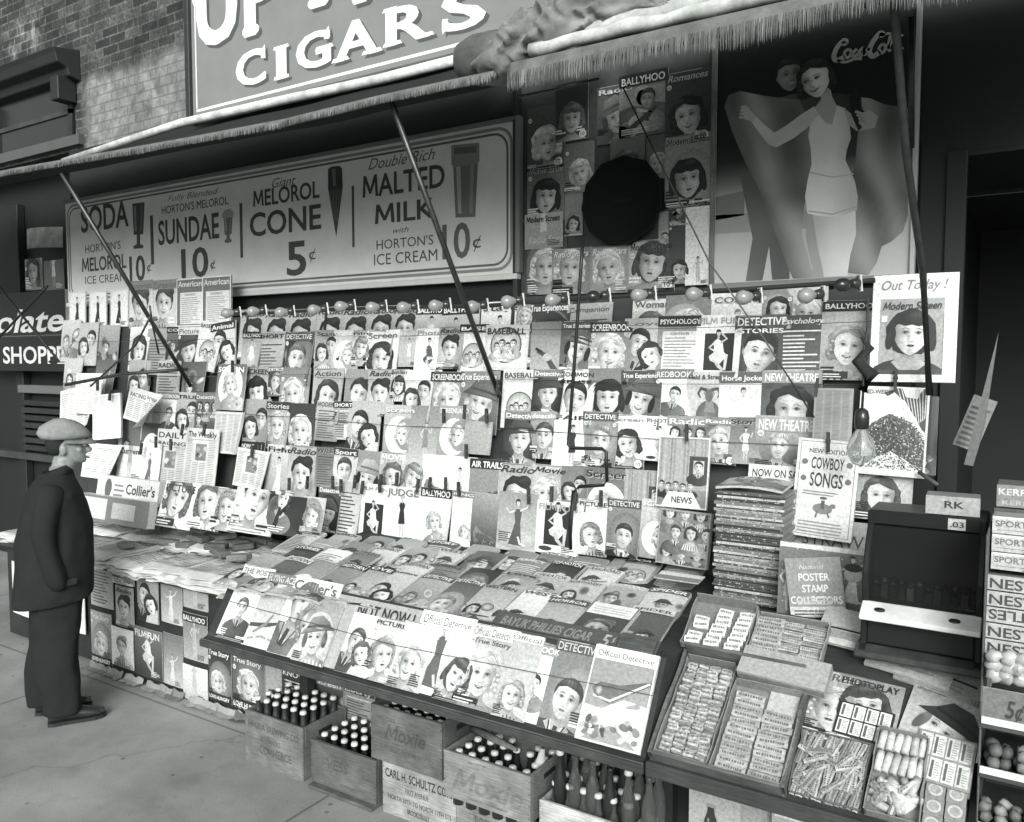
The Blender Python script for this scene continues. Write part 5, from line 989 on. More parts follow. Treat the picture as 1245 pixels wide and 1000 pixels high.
mb = MB(); mb.lathe([(.004, -.085), (.03, -.075), (.05, -.04), (.052, -.015), (.04, .02), (.022, .05), (.018, .062)], .85, 'glass', 18); put('bulb', mb, hb)
mb = MB(); mb.lathe([(.018, .055), (.026, .06), (.027, .10), (.022, .125), (.008, .135)], .10, 'gloss', 14); put('socket', mb, hb)
mb = MB(); top = at_y(1055, 362, 3.3)-p; mid = at_y(1050, 430, 3.3)-p; mb.tube([(0, 0, .13), (.003, -.004, .2), mid, (mid.x+.012, mid.y, mid.z+.1), top], .005, .14, 'dark', 6); mb.tube([(0, 0, .20), (.03, .0, .26), (-.02, 0, .31), (.02, .01, .36), (-.01, 0, .4)], [.02, .03, .022, .018, .004], .14, 'canvas', 7); put('cord', mb, hb)
# ================================================================== COUNTER
ct = thing('newsstand_counter', 'long dark wooden newsstand counter carrying papers, pulps and sweets', 'counter', (0, 0, 0))
mb = MB(); mb.box(-6.38, 3.06, .03, -.02, 3.10, .70, .14, 'wood'); put('front_panel', mb, ct)
mb = MB(); mb.box(-6.46, 2.99, .70, -3.36, 3.84, .735, .20, 'wood'); put('counter_top', mb, ct, bevel=.004)
mb = MB(); mb.prism([(2.47, .685), (2.47, .715), (2.495, .722), (2.672, 1.006), (2.70, .985), (3.82, 1.045), (3.82, .735), (2.55, .685)], -3.34, -1.062, .17, 'wood'); put('display_shelf', mb, ct)
mb = MB(); mb.box(-3.345, 2.455, .68, -1.055, 2.472, .712, .22, 'wood'); mb.box(-3.345, 2.46, .712, -1.055, 2.468, .718, .30, 'wood'); put('shelf_lip', mb, ct, bevel=.003)
mb = MB(); mb.prism([(2.48, .685), (2.48, .705), (3.07, 1.112), (3.12, 1.04), (3.82, 1.05), (3.82, .735), (2.56, .685)], -1.05, -.13, .16, 'wood'); put('candy_shelf', mb, ct)
mb = MB(); mb.box(-1.05, 2.465, .675, -.13, 2.48, .725, .20, 'wood'); put('candy_lip', mb, ct, bevel=.003)
for x in (-3.2, -2.3, -1.2, -.2): mb = MB(); mb.box(x, 2.95, 0, x+.06, 3.0, .684, .10, 'wood'); put('leg', mb, ct)
# covers pasted along the counter front
CF = [((109, 673), (138, 742), 'text', 'Movie', dict(bg=.7, lk='pale circle title'), 'grey cover with a pale title disc, top left'), ((137, 676), (163, 714), 'wave', '', dict(bg=.6), 'tilted smiling woman cover, top row'), ((140, 711), (163, 766), 'up', 'Radio', RAD, 'dark-curled woman cover in the second column'), ((163, 683), (195, 700), 'text', '', dict(bg=.82), 'pale blank cover top, third column'), ((166, 695), (193, 760), 'couple', '', dict(bg=.55), 'embracing couple cover in the third column'),
 ((195, 697), (222, 762), 'dance', '', dict(bg=.75, dress=.85, b2=.4), 'upper dark-haired dancer cover, fourth column'), ((222, 693), (253, 745), 'stand', '', dict(bg=.66, dress=.7, tb=.15), 'top pale nude-toned figure cover, fifth column'), ((222, 743), (253, 808), 'stand', 'BALLYHOO', dict(bg=.68, dress=.7, tb=.1, tc=.95), 'middle banded figure cover, fifth column'), ((222, 806), (253, 858), 'stand', '', dict(bg=.72, dress=.75), 'lowest pale figure cover, fifth column'), ((110, 741), (137, 812), 'wave', 'True Story', d_(bl, bg=.45, banner='LOVE HUNGRY', smile=1, fr=.3), 'blonde smiling cover with dark band, lower left'),
 ((135, 760), (163, 816), 'up', '', dict(bg=.95, b2=.95, fr=.24), 'white cover with an oval-framed woman'), ((163, 760), (198, 830), 'seat', 'FILM FUN', dict(bg=.2, tc=.95), 'dark cover with seated showgirl'), ((198, 768), (223, 838), 'dance', '', dict(bg=.75, dress=.85, b2=.4), 'lower dark-haired dancer cover, fourth column'), ((253, 785), (282, 858), 'wave', 'True Story', d_(bl, bg=.4, banner='LOVE HUNGRY', smile=1, fr=.3), 'blonde smiling cover just left of the first crate'), ((282, 792), (322, 872), 'wave', 'True Story', d_(bl, bg=.35, banner='LOVE HUNGRY', smile=1, fr=.3, tc=.9), 'blonde smiling cover above the first crate'),
 ((322, 806), (343, 870), 'wave', '', dict(bg=.7), 'narrow pale face cover above the first crate'), ((343, 810), (376, 880), 'text', 'KNOW', dict(bg=.2, b2=.15, tc=.85), 'dark cover with pale lettering above the crates'), ((384, 820), (418, 890), 'scene', 'Screen', dict(bg=.2, tb=.5, tc=.85), 'dark picture cover under the shelf'), ((418, 828), (456, 900), 'text', 'Liberty', dict(bg=.6, tb=.2, tc=.8), 'pale weekly cover at the right, under the shelf')]
for i, (a, b, kd, tt, o, lb) in enumerate(CF):
    o = dict(o); o.pop('lk', None)
    sheet_on('magazine', lb+' on counter front', 'magazine', 3.05-.0045*(i % 3), a, b, lambda W, H: cover(kd, tt, W, H/W, **o), group='covers pasted on the counter front', bow=.004)
random.seed(77)
for i in range(9):
    x = -5.3+.21*i+random.uniform(-.04, .04); n = 7; vs = []; L_ = random.uniform(.16, .30)
    for q in range(n+1):
        u = q/n; h_ = .035+.03*noise.noise(Vector((x*3+u*4, 0, 0))); k_ = .02*noise.noise(Vector((x*5+u*3, 7, 0))); vs += [(x+u*L_, 3.03+k_*.3, .022+h_*.6), (x+u*L_, 3.015+k_, .012), (x+u*L_, 2.975+k_*1.5, .006+.012*random.random())]
    mb = MB(); mb.add(vs, [(q*3+j, q*3+j+1, (q+1)*3+j+1, (q+1)*3+j) for q in range(n) for j in range(2)], random.uniform(.3, .6), 'news', False); tag(put('paper_scrap', mb), 'torn paper edge trodden along the foot of the counter front', 'paper', 'torn paper along the counter foot')
def placard(W, H):
    C = Cover(W, H, .88, k='news'); C.text('Nonfiction', .06, .10, .46, .085, .3, 2, 1); return C
sheet_on('paper_sheet', 'white placard lettered Nonfiction hanging at the counter’s left end', 'paper', 3.03, (14, 682), (104, 772), placard, bow=.02)
# ------------------------------------------------------------------ newspapers lying on the left counter
def pile(x, y, w_, dp, n, rz, seed, label):
    random.seed(seed); mb = MB(); z = 0; t = .0075
    for k in range(n):
        dx, dy, a_ = .03*(random.random()-.5), .06*(random.random()-.5), .16*(random.random()-.5); M_ = Matrix.Rotation(a_, 3, 'Z'); nx, ny = 8, 6; vs = []
        for s_ in (0, 1):
            for j in range(ny+1):
                for i in range(nx+1):
                    u, v = (i/nx-.5)*w_, (j/ny-.5)*dp; q = M_ @ Vector((u, v, 0)); wv = .009*noise.noise(Vector((u*6+seed, v*6, k*.5)))+.004*noise.noise(Vector((u*17+seed, v*17, k*.9)))
                    fr_ = max(0, -v/dp-.30); vs.append((q.x+dx, q.y+dy, z+wv+s_*t*.85-fr_*fr_*.5*(1+noise.noise(Vector((u*9+seed, 0, 0))))))
        st = nx+1; m_ = st*(ny+1); top = [(j*st+i, j*st+i+1, (j+1)*st+i+1, (j+1)*st+i) for j in range(ny) for i in range(nx)]
        rim = [(i, i+1) for i in range(nx)]+[(j*st+nx, (j+1)*st+nx) for j in range(ny)]+[(ny*st+i+1, ny*st+i) for i in range(nx)]+[((j+1)*st, j*st) for j in range(ny)]
        mb.add(vs, [tuple(m_+a for a in f) for f in top]+[(a, b, m_+b, m_+a) for a, b in rim], .70+.24*random.random(), 'news', False); z += t
    # print on the top sheet
    M_ = Matrix.Rotation(0, 3, 'Z')
    def on(u, v): return (u, v, z-t+t*.85+.009*noise.noise(Vector((u*6+seed, v*6, (n-1)*.5)))+.004*noise.noise(Vector((u*17+seed, v*17, (n-1)*.9)))+.004)
    for r_ in range(11):
        v = dp*(.42-.072*r_)
        for c in range(4):
            if random.random() < .12: continue
            u = w_*(-.44+.225*c); L_ = w_*.19; h_ = dp*(.035 if r_ > 1 else .05); us = [u+L_*q/3 for q in range(4)]; vv = [on(a, v) for a in us]+[on(a, v-h_) for a in us]
            mb.add(vv, [(q, 4+q, 5+q, q+1) for q in range(3)], .50+.22*random.random() if r_ > 1 else .32, 'news')
    return tag(put('newspaper_pile', mb, loc=(x, y, .737), rot=(0, 0, rz)), label, 'newspapers', 'newspaper piles on the left counter')
PL = [(-6.22, 3.18, 'left end by the man’s back'), (-5.84, 3.16, 'front edge behind the man'), (-5.46, 3.16, 'front edge right behind the man'), (-5.08, 3.15, 'front edge just right of the man'), (-4.72, 3.14, 'front edge, second right of the man'), (-4.37, 3.14, 'front edge, third right of the man'), (-4.02, 3.13, 'front edge, fourth right of the man'), (-3.66, 3.14, 'front edge beside the slanted display'),
      (-6.1, 3.52, 'back row at the left end'), (-5.62, 3.52, 'back row behind the man’s chest'), (-5.2, 3.53, 'back row, third from left'), (-4.8, 3.52, 'back row, fourth from left'), (-4.42, 3.52, 'back row, fifth from left'), (-4.05, 3.52, 'back row, sixth from left'), (-3.7, 3.52, 'back row beside the pulps')]
for i, (x, y, lb) in enumerate(PL): pile(x, y, .36, .36, 7+(i*5) % 4+(4 if y > 3.3 else 0)+(3 if x > -4.5 else 0), random.Random(i).uniform(-.12, .12), i, f'newspaper pile at the {lb}')
for i, (x, y, g) in enumerate(((152, 661, .34), (190, 655, .42), (206, 657, .3), (226, 660, .26), (263, 662, .2), (267, 669, .24), (291, 675, .32), (184, 640, .36), (240, 652, .25), (297, 662, .2), (320, 655, .28), (340, 660, .22), (275, 650, .3), (362, 650, .25))):
    p = at_z(x, y, .885 if i > 3 else .845); mb = MB(); mb.box(-.07, -.036, -.006, .07, .036, .03, g+.12, 'wood', Matrix.Rotation((i*1.7) % 1.2-.3, 4, 'Z') @ Matrix.Rotation(.12*((i % 3)-1), 4, 'Y'))
    tag(put('paperweight', mb, loc=p+Vector((0, 0, -.025)), bevel=.006), 'small dark block weighing down the newspapers', 'paperweight', 'paperweights on the newspapers')
# magazines standing at the back of the left counter
for nm, lb, off, x0, yt, x1, yb, art, kw in (
 ('magazine_bundle', 'bundle of white-topped weeklies standing behind the newspapers', .36, 121, 577, 194, 606, lambda W, H: (lambda C: (C.text("Collier's", .50, C.A*.35, .95, C.A*.42, .2, 3), C.ell(.2, C.A*.5, .06, C.A*.4, .35, 2), lines(C, .3, .05, .48, C.A*.8, 3, .5, 2), C)[3])(Cover(W, H, .92)), dict(t=.06)),
 ('magazine_bundle', 'lower bundle of banded weeklies behind the newspapers', .44, 100, 599, 182, 630, lambda W, H: (lambda C: (C.rect(.05, C.A*.1, .42, C.A*.9, .85, 2), C.text('Cosmo', .08, C.A*.3, .4, C.A*.4, .3, 3), C.rect(.5, C.A*.2, .82, C.A*.8, .72, 2), C)[3])(Cover(W, H, .45)), dict(t=.06)),
 ('magazine', 'white PICTURE cover leaning at the back of the left counter', .40, 195, 583, 236, 640, mg('wave', 'PICTURE', bg=.9, hair=.3, tc=.2), dict(tilt=-.3)), ('magazine', 'pale wavy-haired cover leaning second at the counter back', .402, 232, 588, 270, 642, mg('wave', '', bg=.85, hair=.3), dict(tilt=-.3)), ('magazine', 'white cover leaning third at the counter back', .404, 258, 592, 290, 644, mg('wave', 'Movie', bg=.9, hair=.4, tc=.6), dict(tilt=-.3)),
 ('magazine', 'dark-curled woman cover leaning fourth at the counter back', .406, 282, 591, 334, 646, mg('up', '', bg=.75, hair=.12, rot=-.2), dict(tilt=-.3)), ('magazine', 'dark cover with an engine front leaning at the counter back', .39, 326, 600, 372, 648, mg('scene', '', bg=.2), dict(tilt=-.2)), ('magazine', 'grey cover leaning right of the dark engine cover', .38, 368, 603, 394, 648, mg('wave', '', bg=.5), dict(tilt=-.2))):
    clip_sheet(nm, lb, nm.split('_')[0], off, x0, yt, x1, yb, art, **kw)
# ------------------------------------------------------------------ slanted front row of large magazines
FU = Vector((0, .176, .284)).normalized(); FN = Vector((0, -FU.z, FU.y))
def fp(x, y, off=0): return on_plane(x, y, Vector((0, 2.498, .728))+FN*off, FN)
FR = [(299, 686, 335, 'slick', 'THE POST', d_(lt, tc=.45, dress=.3, hair=.3, fr=.2, fy=.72), 'white cover with a seated man in a dark suit, first at left'), (330, 695, 367, 'flyer', 'FLYING ACES', dict(bg=.85, tb=.42, tc=.8), 'white cover with pale aeroplane under a grey band'), (361, 700, 418, 'couple', "Collier's", d_(lt, tc=.35, lt=1), 'wide white weekly cover with a couple'), (384, 722, 420, 'hat', '', dict(bg=.72, dress=.55, hair=.3, smile=1), 'striped-dress woman cover overlapping the white weekly'),
 (413, 722, 517, 'plain', 'NOT NOW !', dict(bg=.66, b2=.62, tc=.12, th=.13, tx=.3, tx1=.95), 'grey backing card lettered NOT NOW'), (432, 744, 466, 'couple', '', dict(bg=.75, lt=.5), 'couple cover on the grey backing card'), (460, 749, 498, 'wave', 'PICTURE', dict(bg=.9, hair=.45, tc=.2, smile=0, turn=1), 'large blonde profile cover under dark PICTURE lettering'), (494, 754, 532, 'wave', 'MOVIE', d_(bl, bg=.75, tc=.93, smile=1), 'pale smiling blonde cover under white lettering'),
 (517, 741, 580, 'dance', 'Official Detective', d_(lt, tc=.3, bold=0, dress=.35, tb=.93), 'white-banded detective cover with a leaping girl, first of its kind'), (552, 762, 592, 'bob', '', dict(bg=.7, rot=-.35, hair=.24), 'tilted dark-haired woman cover, middle of the row'), (578, 757, 632, 'wave', 'Official Detective', d_(bl, bg=.7, tc=.3, bold=0, tb=.93, sub='True Story', smile=1), 'white-banded cover with a laughing blonde in white'), (625, 768, 660, 'wave', 'Official', dict(bg=.75, hair=.5, tb=.93, tc=.3, bold=0), 'narrow white-banded cover behind the ballplayer cover'),
 (638, 778, 684, 'slick', 'REDBOOK', dict(bg=.93, b2=.9, tb=.55, tc=.92, fr=.17, fy=.78, dress=.5, hair=.12), 'white cover with a small-headed standing man under a grey band'), (680, 776, 732, 'slick', 'DETECTIVE', dict(bg=.5, b2=.45, tb=.3, tc=.75, dress=.25, hair=.2, fr=.36, fy=.58), 'dark cover with a stern bald man’s face'), (727, 783, 807, 'auto', 'Official Detective', dict(bg=.6, b2=.55, tb=.93, tc=.3, bold=0, rim=.92, th=.14), 'big white-bordered cover with a streamlined car, last at right')]
frx = -math.atan2(FU.y, FU.z)
for i, (x0, yt, x1, kd, tt, o, lb) in enumerate(FR):
    off = .006+.0035*(i % 4)+(.004 if i in (3, 5, 9, 14) else 0); p = fp(x0, yt, off); q = fp(x1, yt, off); W = q.x-p.x+(.02 if i < 14 else 0); H = (p.z-.728)/FU.z-.004
    ob = put('magazine', cover(kd, tt, W, H/W, **o).build(.004, bow=.003, edge=.8), loc=Vector((p.x+W/2, p.y, p.z))-FU*H, rot=(frx, 0, .012)); tag(ob, lb+' of slanted front row' if len(lb.split()) < 12 else lb, 'magazine', 'large magazines in the slanted front row')
mb = MB(); mb.tube([Vector((-3.34, 2.5, .728))+FU*.17+FN*.028, Vector((-2.2, 2.5, .728))+FU*.15+FN*.034, Vector((-1.06, 2.5, .728))+FU*.19+FN*.03], .0015, .3, 'canvas', 5); tag(put('string', mb), 'thin string stretched across the slanted front row of magazines', 'string')
# cigar sign strip
a = at_y(602, 747, 2.70); b = at_y(800, 775, 2.70)
W = b.x-a.x; C = Cover(W, .085, .27, grid=(12, 2)); C.text('BAYUK PHILLIES CIGAR', .05, C.A*.28, .62, C.A*.5, .5, 2, 1, .3); C.text('5', .68, C.A*.18, .735, C.A*.66, .62, 2, 1, .2); C.text('¢', .745, C.A*.5, .76, C.A*.3, .6, 2); C.rect(.80, C.A*.12, .97, C.A*.88, .16, 2); C.rect(.815, C.A*.25, .955, C.A*.75, .36, 3); C.rect(.83, C.A*.42, .94, C.A*.58, .18, 4)
cs_ = thing('cigar_sign', 'long dark cigar sign strip lying above the front row', 'sign', ((a.x+b.x)/2, 2.66, .995), (-1.0, 0, .0)); put('sign_face', C.build(.03, edge=.2), cs_)
mb = MB(); mb.box(W*.29, -.02, .004, W*.49, .0, .08, .30, 'wood'); put('cigar_box', mb, cs_, bevel=.003)
# ------------------------------------------------------------------ pulps laid in rows behind
PU = Vector((0, 1, .055)).normalized(); PN = Vector((0, -PU.z, PU.y))
def pp(x, y, off=0): return on_plane(x, y, Vector((0, 2.72, .992))+PN*off, PN)
PT = Vector((0, math.cos(.255), math.sin(.255)))
PR = [(3, 'front row', [(322, 672, 'two', ''), (352, 676, 'scene', 'ACTION'), (384, 680, 'moon', ''), (416, 684, 'scene', 'WESTERN'), (448, 687, 'scene', 'LOVE'), (480, 692, 'couple', 'Adventure'), (517, 697, 'scene', 'DETECTIVE'), (555, 702, 'slick', 'DETECTIVE'), (597, 710, 'scene', 'WESTERN'), (638, 716, 'scene', 'WEST'), (678, 726, 'scene', 'HORROR'), (776, 736, 'scene', 'SPIDER')]),
      (2, 'second row', [(366, 663, 'scene', 'STORIES'), (398, 666, 'text', ''), (432, 669, 'scene', 'SPORT'), (493, 683, 'scene', 'EVERYMAN'), (532, 684, 'text', 'ROMANCE'), (573, 689, 'wave', ''), (618, 694, 'scene', 'Love'), (655, 696, 'scene', 'OPERATOR'), (697, 704, 'scene', 'NORTHWEST'), (744, 708, 'scene', 'WOLFHOUND'), (795, 714, 'scene', 'SPIDER')]),
      (1, 'third row', [(388, 654, 'text', ''), (426, 657, 'wave', ''), (463, 664, 'scene', 'COWBOY'), (500, 664, 'two', ''), (535, 666, 'scene', 'WEST'), (582, 669, 'manhat', ''), (630, 678, 'text', 'PERFECT'), (672, 681, 'scene', 'TOP-NOTCH'), (716, 688, 'scene', 'RAILROAD'), (766, 678, 'oval', 'SPORT'), (815, 684, 'text', '')]), (0, 'back row', [(372, 644, 'text', ''), (412, 647, 'scene', 'RANCH'), (452, 651, 'two', ''), (490, 654, 'scene', ''), (528, 657, 'text', 'STORY'), (572, 661, 'scene', ''), (617, 667, 'wave', ''), (657, 670, 'scene', 'ACES'), (702, 675, 'text', ''), (746, 678, 'scene', '')])]
for off, rname, its in PR:
    rg = random.Random(off)
    for i, (x, y, kd, tt) in enumerate(its):
        o = dict(bg=rg.choice([.3, .45, .55, .65, .8]), sh=rg.choice([0, .2, .2])); o['tc'] = .93 if o['bg'] < .6 else .2
        if rg.random() < .5: o['tb'] = rg.choice([.15, .3, .55, .8]); o['tc'] = .95 if o['tb'] < .6 else .15
        W = .185; H = (.265 if off < 3 else .34); t = .012+.004*rg.random(); p = pp(x, y, .03+.007*off); rz = rg.uniform(-.07, .07)
        me = mag_mesh(kd, tt, W, H/W, o, t, .004+.004*rg.random(), 0)
        ob = put('pulp_magazine', me, loc=Vector((p.x+W/2, p.y, p.z))-PT*H, rot=(-math.pi/2+.055+.20, 0, rz)); tag(ob, f'{LOOK[kd]} pulp magazine, {ORD[i+1]} from left in {rname} of pulps', 'magazine', 'pulp magazines laid on the shelf')
clip = pp(722, 731, .062); W = .2; C = Cover(W, .23, .25); C.rect(.02, .72, .98, 1.14, .93, 1); lines(C, .1, .8, .9, 1.05, 3, .75, 2, .1); face(C, .5, .2, .3, .3, .7, 'up', 0, .3, 0, 0, 2)
tag(put('pulp_magazine', C.build(.02), loc=Vector((clip.x+W/2, clip.y, clip.z))-PT*.23, rot=(-math.pi/2+.255, 0, -.02)), 'dark pulp with a blank white band, beside HORROR', 'magazine')
clip = pp(806, 694, .07); C = Cover(.2, .1, .92); C.rect(0, 0, 1, .25, .5, 1); tag(put('sign_card', C.build(.004), loc=Vector((clip.x+.1, clip.y, clip.z))-PU*.1, rot=(-math.pi/2+.055, 0, .03)), 'blank white card lying among the pulps at the right end', 'card')
mb = MB(); mb.box(-3.1, 3.15, .99, -1.09, 3.80, 1.01, .3, 'news'); tag(put('paper_lining', mb), 'grey paper lining under the rows of pulps', 'paper')
# ------------------------------------------------------------------ tall stack of magazines
random.seed(41); SM = []
for v in range(7):
    mb = MB(); t = (.006, .009, .007, .012, .006, .008, .008)[v]; g = (.2, .62, .3, .45, .15, .78, .25)[v]
    mb.box(-.135, -.105, 0, .135, .105, t, .70, 'news'); mb.box(-.137, -.108, -.0005, .137, -.104, t+.0005, g, 'print'); mb.box(-.136, -.106, t, .136, .106, t+.001, .5, 'print'); x = -.125+.03*random.random()
    while x < .11 and v != 4:
        w_ = random.choice((.004, .006, .009, .022, .03)); mb.box(x, -.1092, t*.30, x+w_, -.1081, t*.72, (.75 if g < .5 else .22) if w_ < .02 else g*.75+.1, 'print'); x += w_+random.choice((.003, .003, .004, .02))
    mb.box(.1345, -.1, .001, .138, .1, t-.001, .55, 'news'); SM.append((mb.data('magazine'), t))
z = 1.05; k = 0; sx, sy = -.975, 3.43
while z < 1.50:
    me, t = SM[(k*5+k//3) % 7]; ob = put('magazine', me, loc=(sx+random.uniform(-.008, .008), sy+random.uniform(-.006, .006), z), rot=(0, 0, random.uniform(-.03, .03))); tag(ob, 'thin magazine lying spine outward in the tall stack', 'magazine', 'magazines in the tall stack'); z += t+.0012; k += 1
ob = put('magazine', mag_mesh('scene', '', .27, .8, dict(bg=.6), .01, .012, 0), loc=(sx, sy-.11, z+.022), rot=(-math.pi/2+.03, 0, .04)); tag(ob, 'curled top magazine lying on the tall stack', 'magazine')
# stamp club card and its backing
def stampback(W, H):
    C = Cover(W, H, .42); A = C.A; C.rect(0, A-.06, 1, A, .85, 1)
    for q in range(40): C.ell(random.random(), random.random()*A, .008, .008, .85, 1, n=6)
    figure(C, .13, .1, .62, .75, .75, .2, 'stand', 2); figure(C, .85, .3, .55, .88, .75, .2, 'dance', 2); C.ell(.86, A-.3, .1, .09, .72, 6); C.ell(.86, A-.22, .1, .05, .12, 7); return C
def stamp(W, H):
    C = Cover(W, H, .56); A = C.A; C.rect(0, .02, 1, .2, .85, 1); lines(C, .08, .05, .9, .17, 2, .3, 2, .1)
    for i, t in enumerate(('POSTER', 'STAMP', 'COLLECTORS', 'CLUB')): C.text(t, .5-.075*len(t)*.62, A-.42-.21*i, .5+.075*len(t)*.62, .14, .92, 2)
    lines(C, .15, .24, .85, .4, 3, .75, 2, .1); C.text('National', .25, A-.2, .7, .08, .85, 2, 0, .3); return C
random.seed(4); p = at_y(946, 660, 3.18); q = at_y(1052, 765, 3.18)
sheet_on('display_card', 'dark dotted display card with two dancing figures behind the stamp card', 'card', 3.2, (946, 659), (1050, 768), stampback, t=.01, rx=-.1)
sheet_on('display_card', 'tilted grey card lettered POSTER STAMP COLLECTORS CLUB', 'card', 3.15, (963, 676), (1030, 757), stamp, t=.006, rx=-.1, ry=-.16)
# ================================================================== CRATES AND BOTTLES
bt_m = {}
def bottle_proto(kind):
    if kind in bt_m: return bt_m[kind]
    r = .029; H = .235; g, mk = {'dark': (.07, 'gloss'), 'clear': (.62, 'glass'), 'brown': (.16, 'gloss')}[kind]
    b_ = MB(); b_.lathe([(.02, 0), (r, .006), (r, .12), (r*.9, .145), (r*.5, .18), (.012, .205), (.0125, .222), (.014, .225), (.014, .232), (.011, .235)], g, mk, 12)
    c_ = MB(); c_.lathe([(.0155, .222), (.017, .226), (.0155, .236), (.012, .239), (.001, .240)], .82, 'gloss', 14)
    l_ = MB(); l_.lathe([(r+.0004, .05), (r+.0008, .052), (r+.0008, .10), (r+.0004, .102)], .75, 'print', 12)
    bt_m[kind] = (b_.data('bottle'), c_.data('cap'), l_.data('paper_label')); return bt_m[kind]
def bottle(kind, loc, label, group, cap=True, lab=False, s=1):
    a, b, c = bottle_proto(kind); e = thing('bottle', label, 'bottle', loc, (0, 0, random.random()*6), group); e.scale = (1, 1, s)
    put('glass_body', a, e)
    if cap: put('cap', b, e)
    if lab: put('paper_label', c, e)
def crate(lab, x0, x1, y0, y1, z0, z1, g, texts, bk=None, nb=(6, 4), btop=.0, rz=0, blabel='', skip=0, hole=True):
    W = x1-x0; D = y1-y0; H = z1-z0; t = .013; e = thing('crate', lab, 'crate', ((x0+x1)/2, y0, z0), (0, 0, rz))
    C = Cover(W, H, g, grid=(10, 6), k='wood'); A = C.A
    for tx, ax, ay, bx, hh, gg, sh in texts: C.text(tx, ax, ay*A, bx, hh*A, gg, 2, 1, sh)
    for q in range(4):
        C.ell(.012, A*(.12+.25*q), .006, .008, .12, 2, n=6); C.ell(.988, A*(.12+.25*q), .006, .008, .12, 2, n=6)
    C.rect(.0, A*.49, 1, A*.494, g*.5, 1); put('side_panel', C.build(t, edge=g*.9), e, bevel=.002)
    mb = MB(); mb.box(-W/2, D-t, 0, W/2, D, H, g*.9, 'wood'); put('side_panel', mb, e, bevel=.002)
    for s_ in (-1, 1):
        mb = MB(); xx = s_*(W/2-t/2); mb.box(xx-t/2, t+.003, 0, xx+t/2, D-t-.002, H*1.0, g*.85, 'wood'); put('end_panel', mb, e, bevel=.002)
        if hole: mb = MB(); mb.box(xx-t/2-.002, D*.35, H*.72, xx+t/2+.002, D*.65, H*.82, .06, 'dark'); put('hand_hole', mb, e)
    mb = MB(); mb.box(-W/2+t, t+.002, .004, W/2-t, D-t-.002, .016, g*.8, 'wood'); put('base', mb, e)
    if bk:
        nx, ny = nb; gx = (W-2*t)/nx; gy = (D-2*t)/ny; k = 0
        for j in range(ny):
            for i in range(nx):
                k += 1
                if skip and (k*7) % skip == 0: continue
                M_ = Matrix.Rotation(rz, 3, 'Z') @ Vector((-W/2+t+gx*(i+.5), t+gy*(j+.5), 0)); bottle(bk, ((x0+x1)/2+M_.x, y0+M_.y, z0+.017+btop+.004*random.random()), blabel, blabel and 'bottles in '+lab.split(',')[0], lab=False)
    return e
random.seed(9); FYc = 2.73
def cz(x, y, Y=FYc): return at_y(x, y, Y)
q = [cz(298, 868), cz(368, 890)]; crate('first wooden crate at left, faded lettering, tall dark bottles', q[0].x, q[1].x, FYc, FYc+.30, .0, .265, .44, (('HYGEIA BREWING CO.', .06, .70, .94, .13, .30, 0), ('BREWERS', .28, .48, .62, .10, .34, 0), ('COMMERCE', .25, .25, .8, .16, .31, 0)), 'brown', (6, 4), .07, 0, 'dark bottle with a pale cap, in the leftmost crate')
q = [cz(377, 899), cz(458, 930)]; z1 = q[0].z; crate('low wooden crate standing second from left, white caps inside', q[0].x, q[1].x-.01, FYc+.005, FYc+.305, .02, z1, .36, (('VESS', .25, .45, .6, .25, .30, .2), ('BOTTLING CO.', .45, .12, .85, .08, .3, 0)), 'dark', (6, 4), -.025+max(0, z1-.27), 0, 'dark bottle with a white cap, in the second crate')
mb = MB(); mb.box(q[0].x+.01, FYc-.03, 0, q[1].x-.01, FYc+.2, .018, .34, 'wood'); tag(put('plank', mb, bevel=.003), 'flat wooden plank under the second crate', 'plank')
q = [cz(463, 928), cz(552, 962)]; q3 = [cz(453, 854), cz(539, 884)]; zb3 = cz(450, 918).z
crate('pale crate lettered CARL H. SCHULTZ CORP, under the upper crate', q[0].x, q[1].x, FYc+.012, FYc+.312, 0, zb3-.006, .60, (('CARL H. SCHULTZ CORP', .04, .70, .98, .17, .16, 0), ('FIRST AVENUE', .32, .50, .64, .09, .28, 0), ('NORTH 10TH TO NORTH 11TH STS', .08, .30, .94, .09, .24, 0), ('BROOKLYN N.Y.', .35, .12, .66, .10, .22, 0)), hole=False)
crate('crate with looping faded script, stacked on the pale lettered crate', q3[0].x, q3[1].x, FYc-.012, FYc+.29, zb3, q3[0].z, .38, (('TAKE', .22, .76, .36, .07, .26, 0), ('Moxie', .2, .45, .78, .28, .29, .3), ('THE BEST NERVE FOOD', .12, .22, .88, .10, .30, 0)), 'dark', (6, 4), q3[0].z-zb3-.272, 0, 'dark bottle with a white cap, in the upper middle crate')
q = [cz(543, 909), cz(648, 949)]; zb4 = cz(541, 963).z
crate('crate with looping script and many white caps, right of the upper crate', q[0].x, q[1].x, FYc-.02, FYc+.285, zb4, q[0].z, .52, (('Moxie', .1, .25, .92, .46, .45, .3), ('REG US PAT OFF', .3, .86, .5, .05, .3, 0), ('THE MOXIE COMPANY BOSTON', .3, .08, .75, .06, .35, 0)), 'dark', (6, 4), q[0].z-zb4-.265, 0, 'dark bottle with a white cap, in the wide script crate', skip=11)
crate('grey crate at the bottom beneath the wide script crate', q[0].x-.005, q[1].x+.02, FYc+.02, FYc+.3, 0, zb4-.012, .5, (('BOTTLING', .3, .4, .7, .3, .35, 0),), hole=False)
mb = MB(); a, b = cz(575, 886, 2.9), cz(628, 912, 2.78); mb.tube([a, a.lerp(b, .5), b], [.018, .016, .008], .45, 'wood', 8); tag(put('hammer_handle', mb), 'wooden tool handle lying across the caps of the script crate', 'tool')
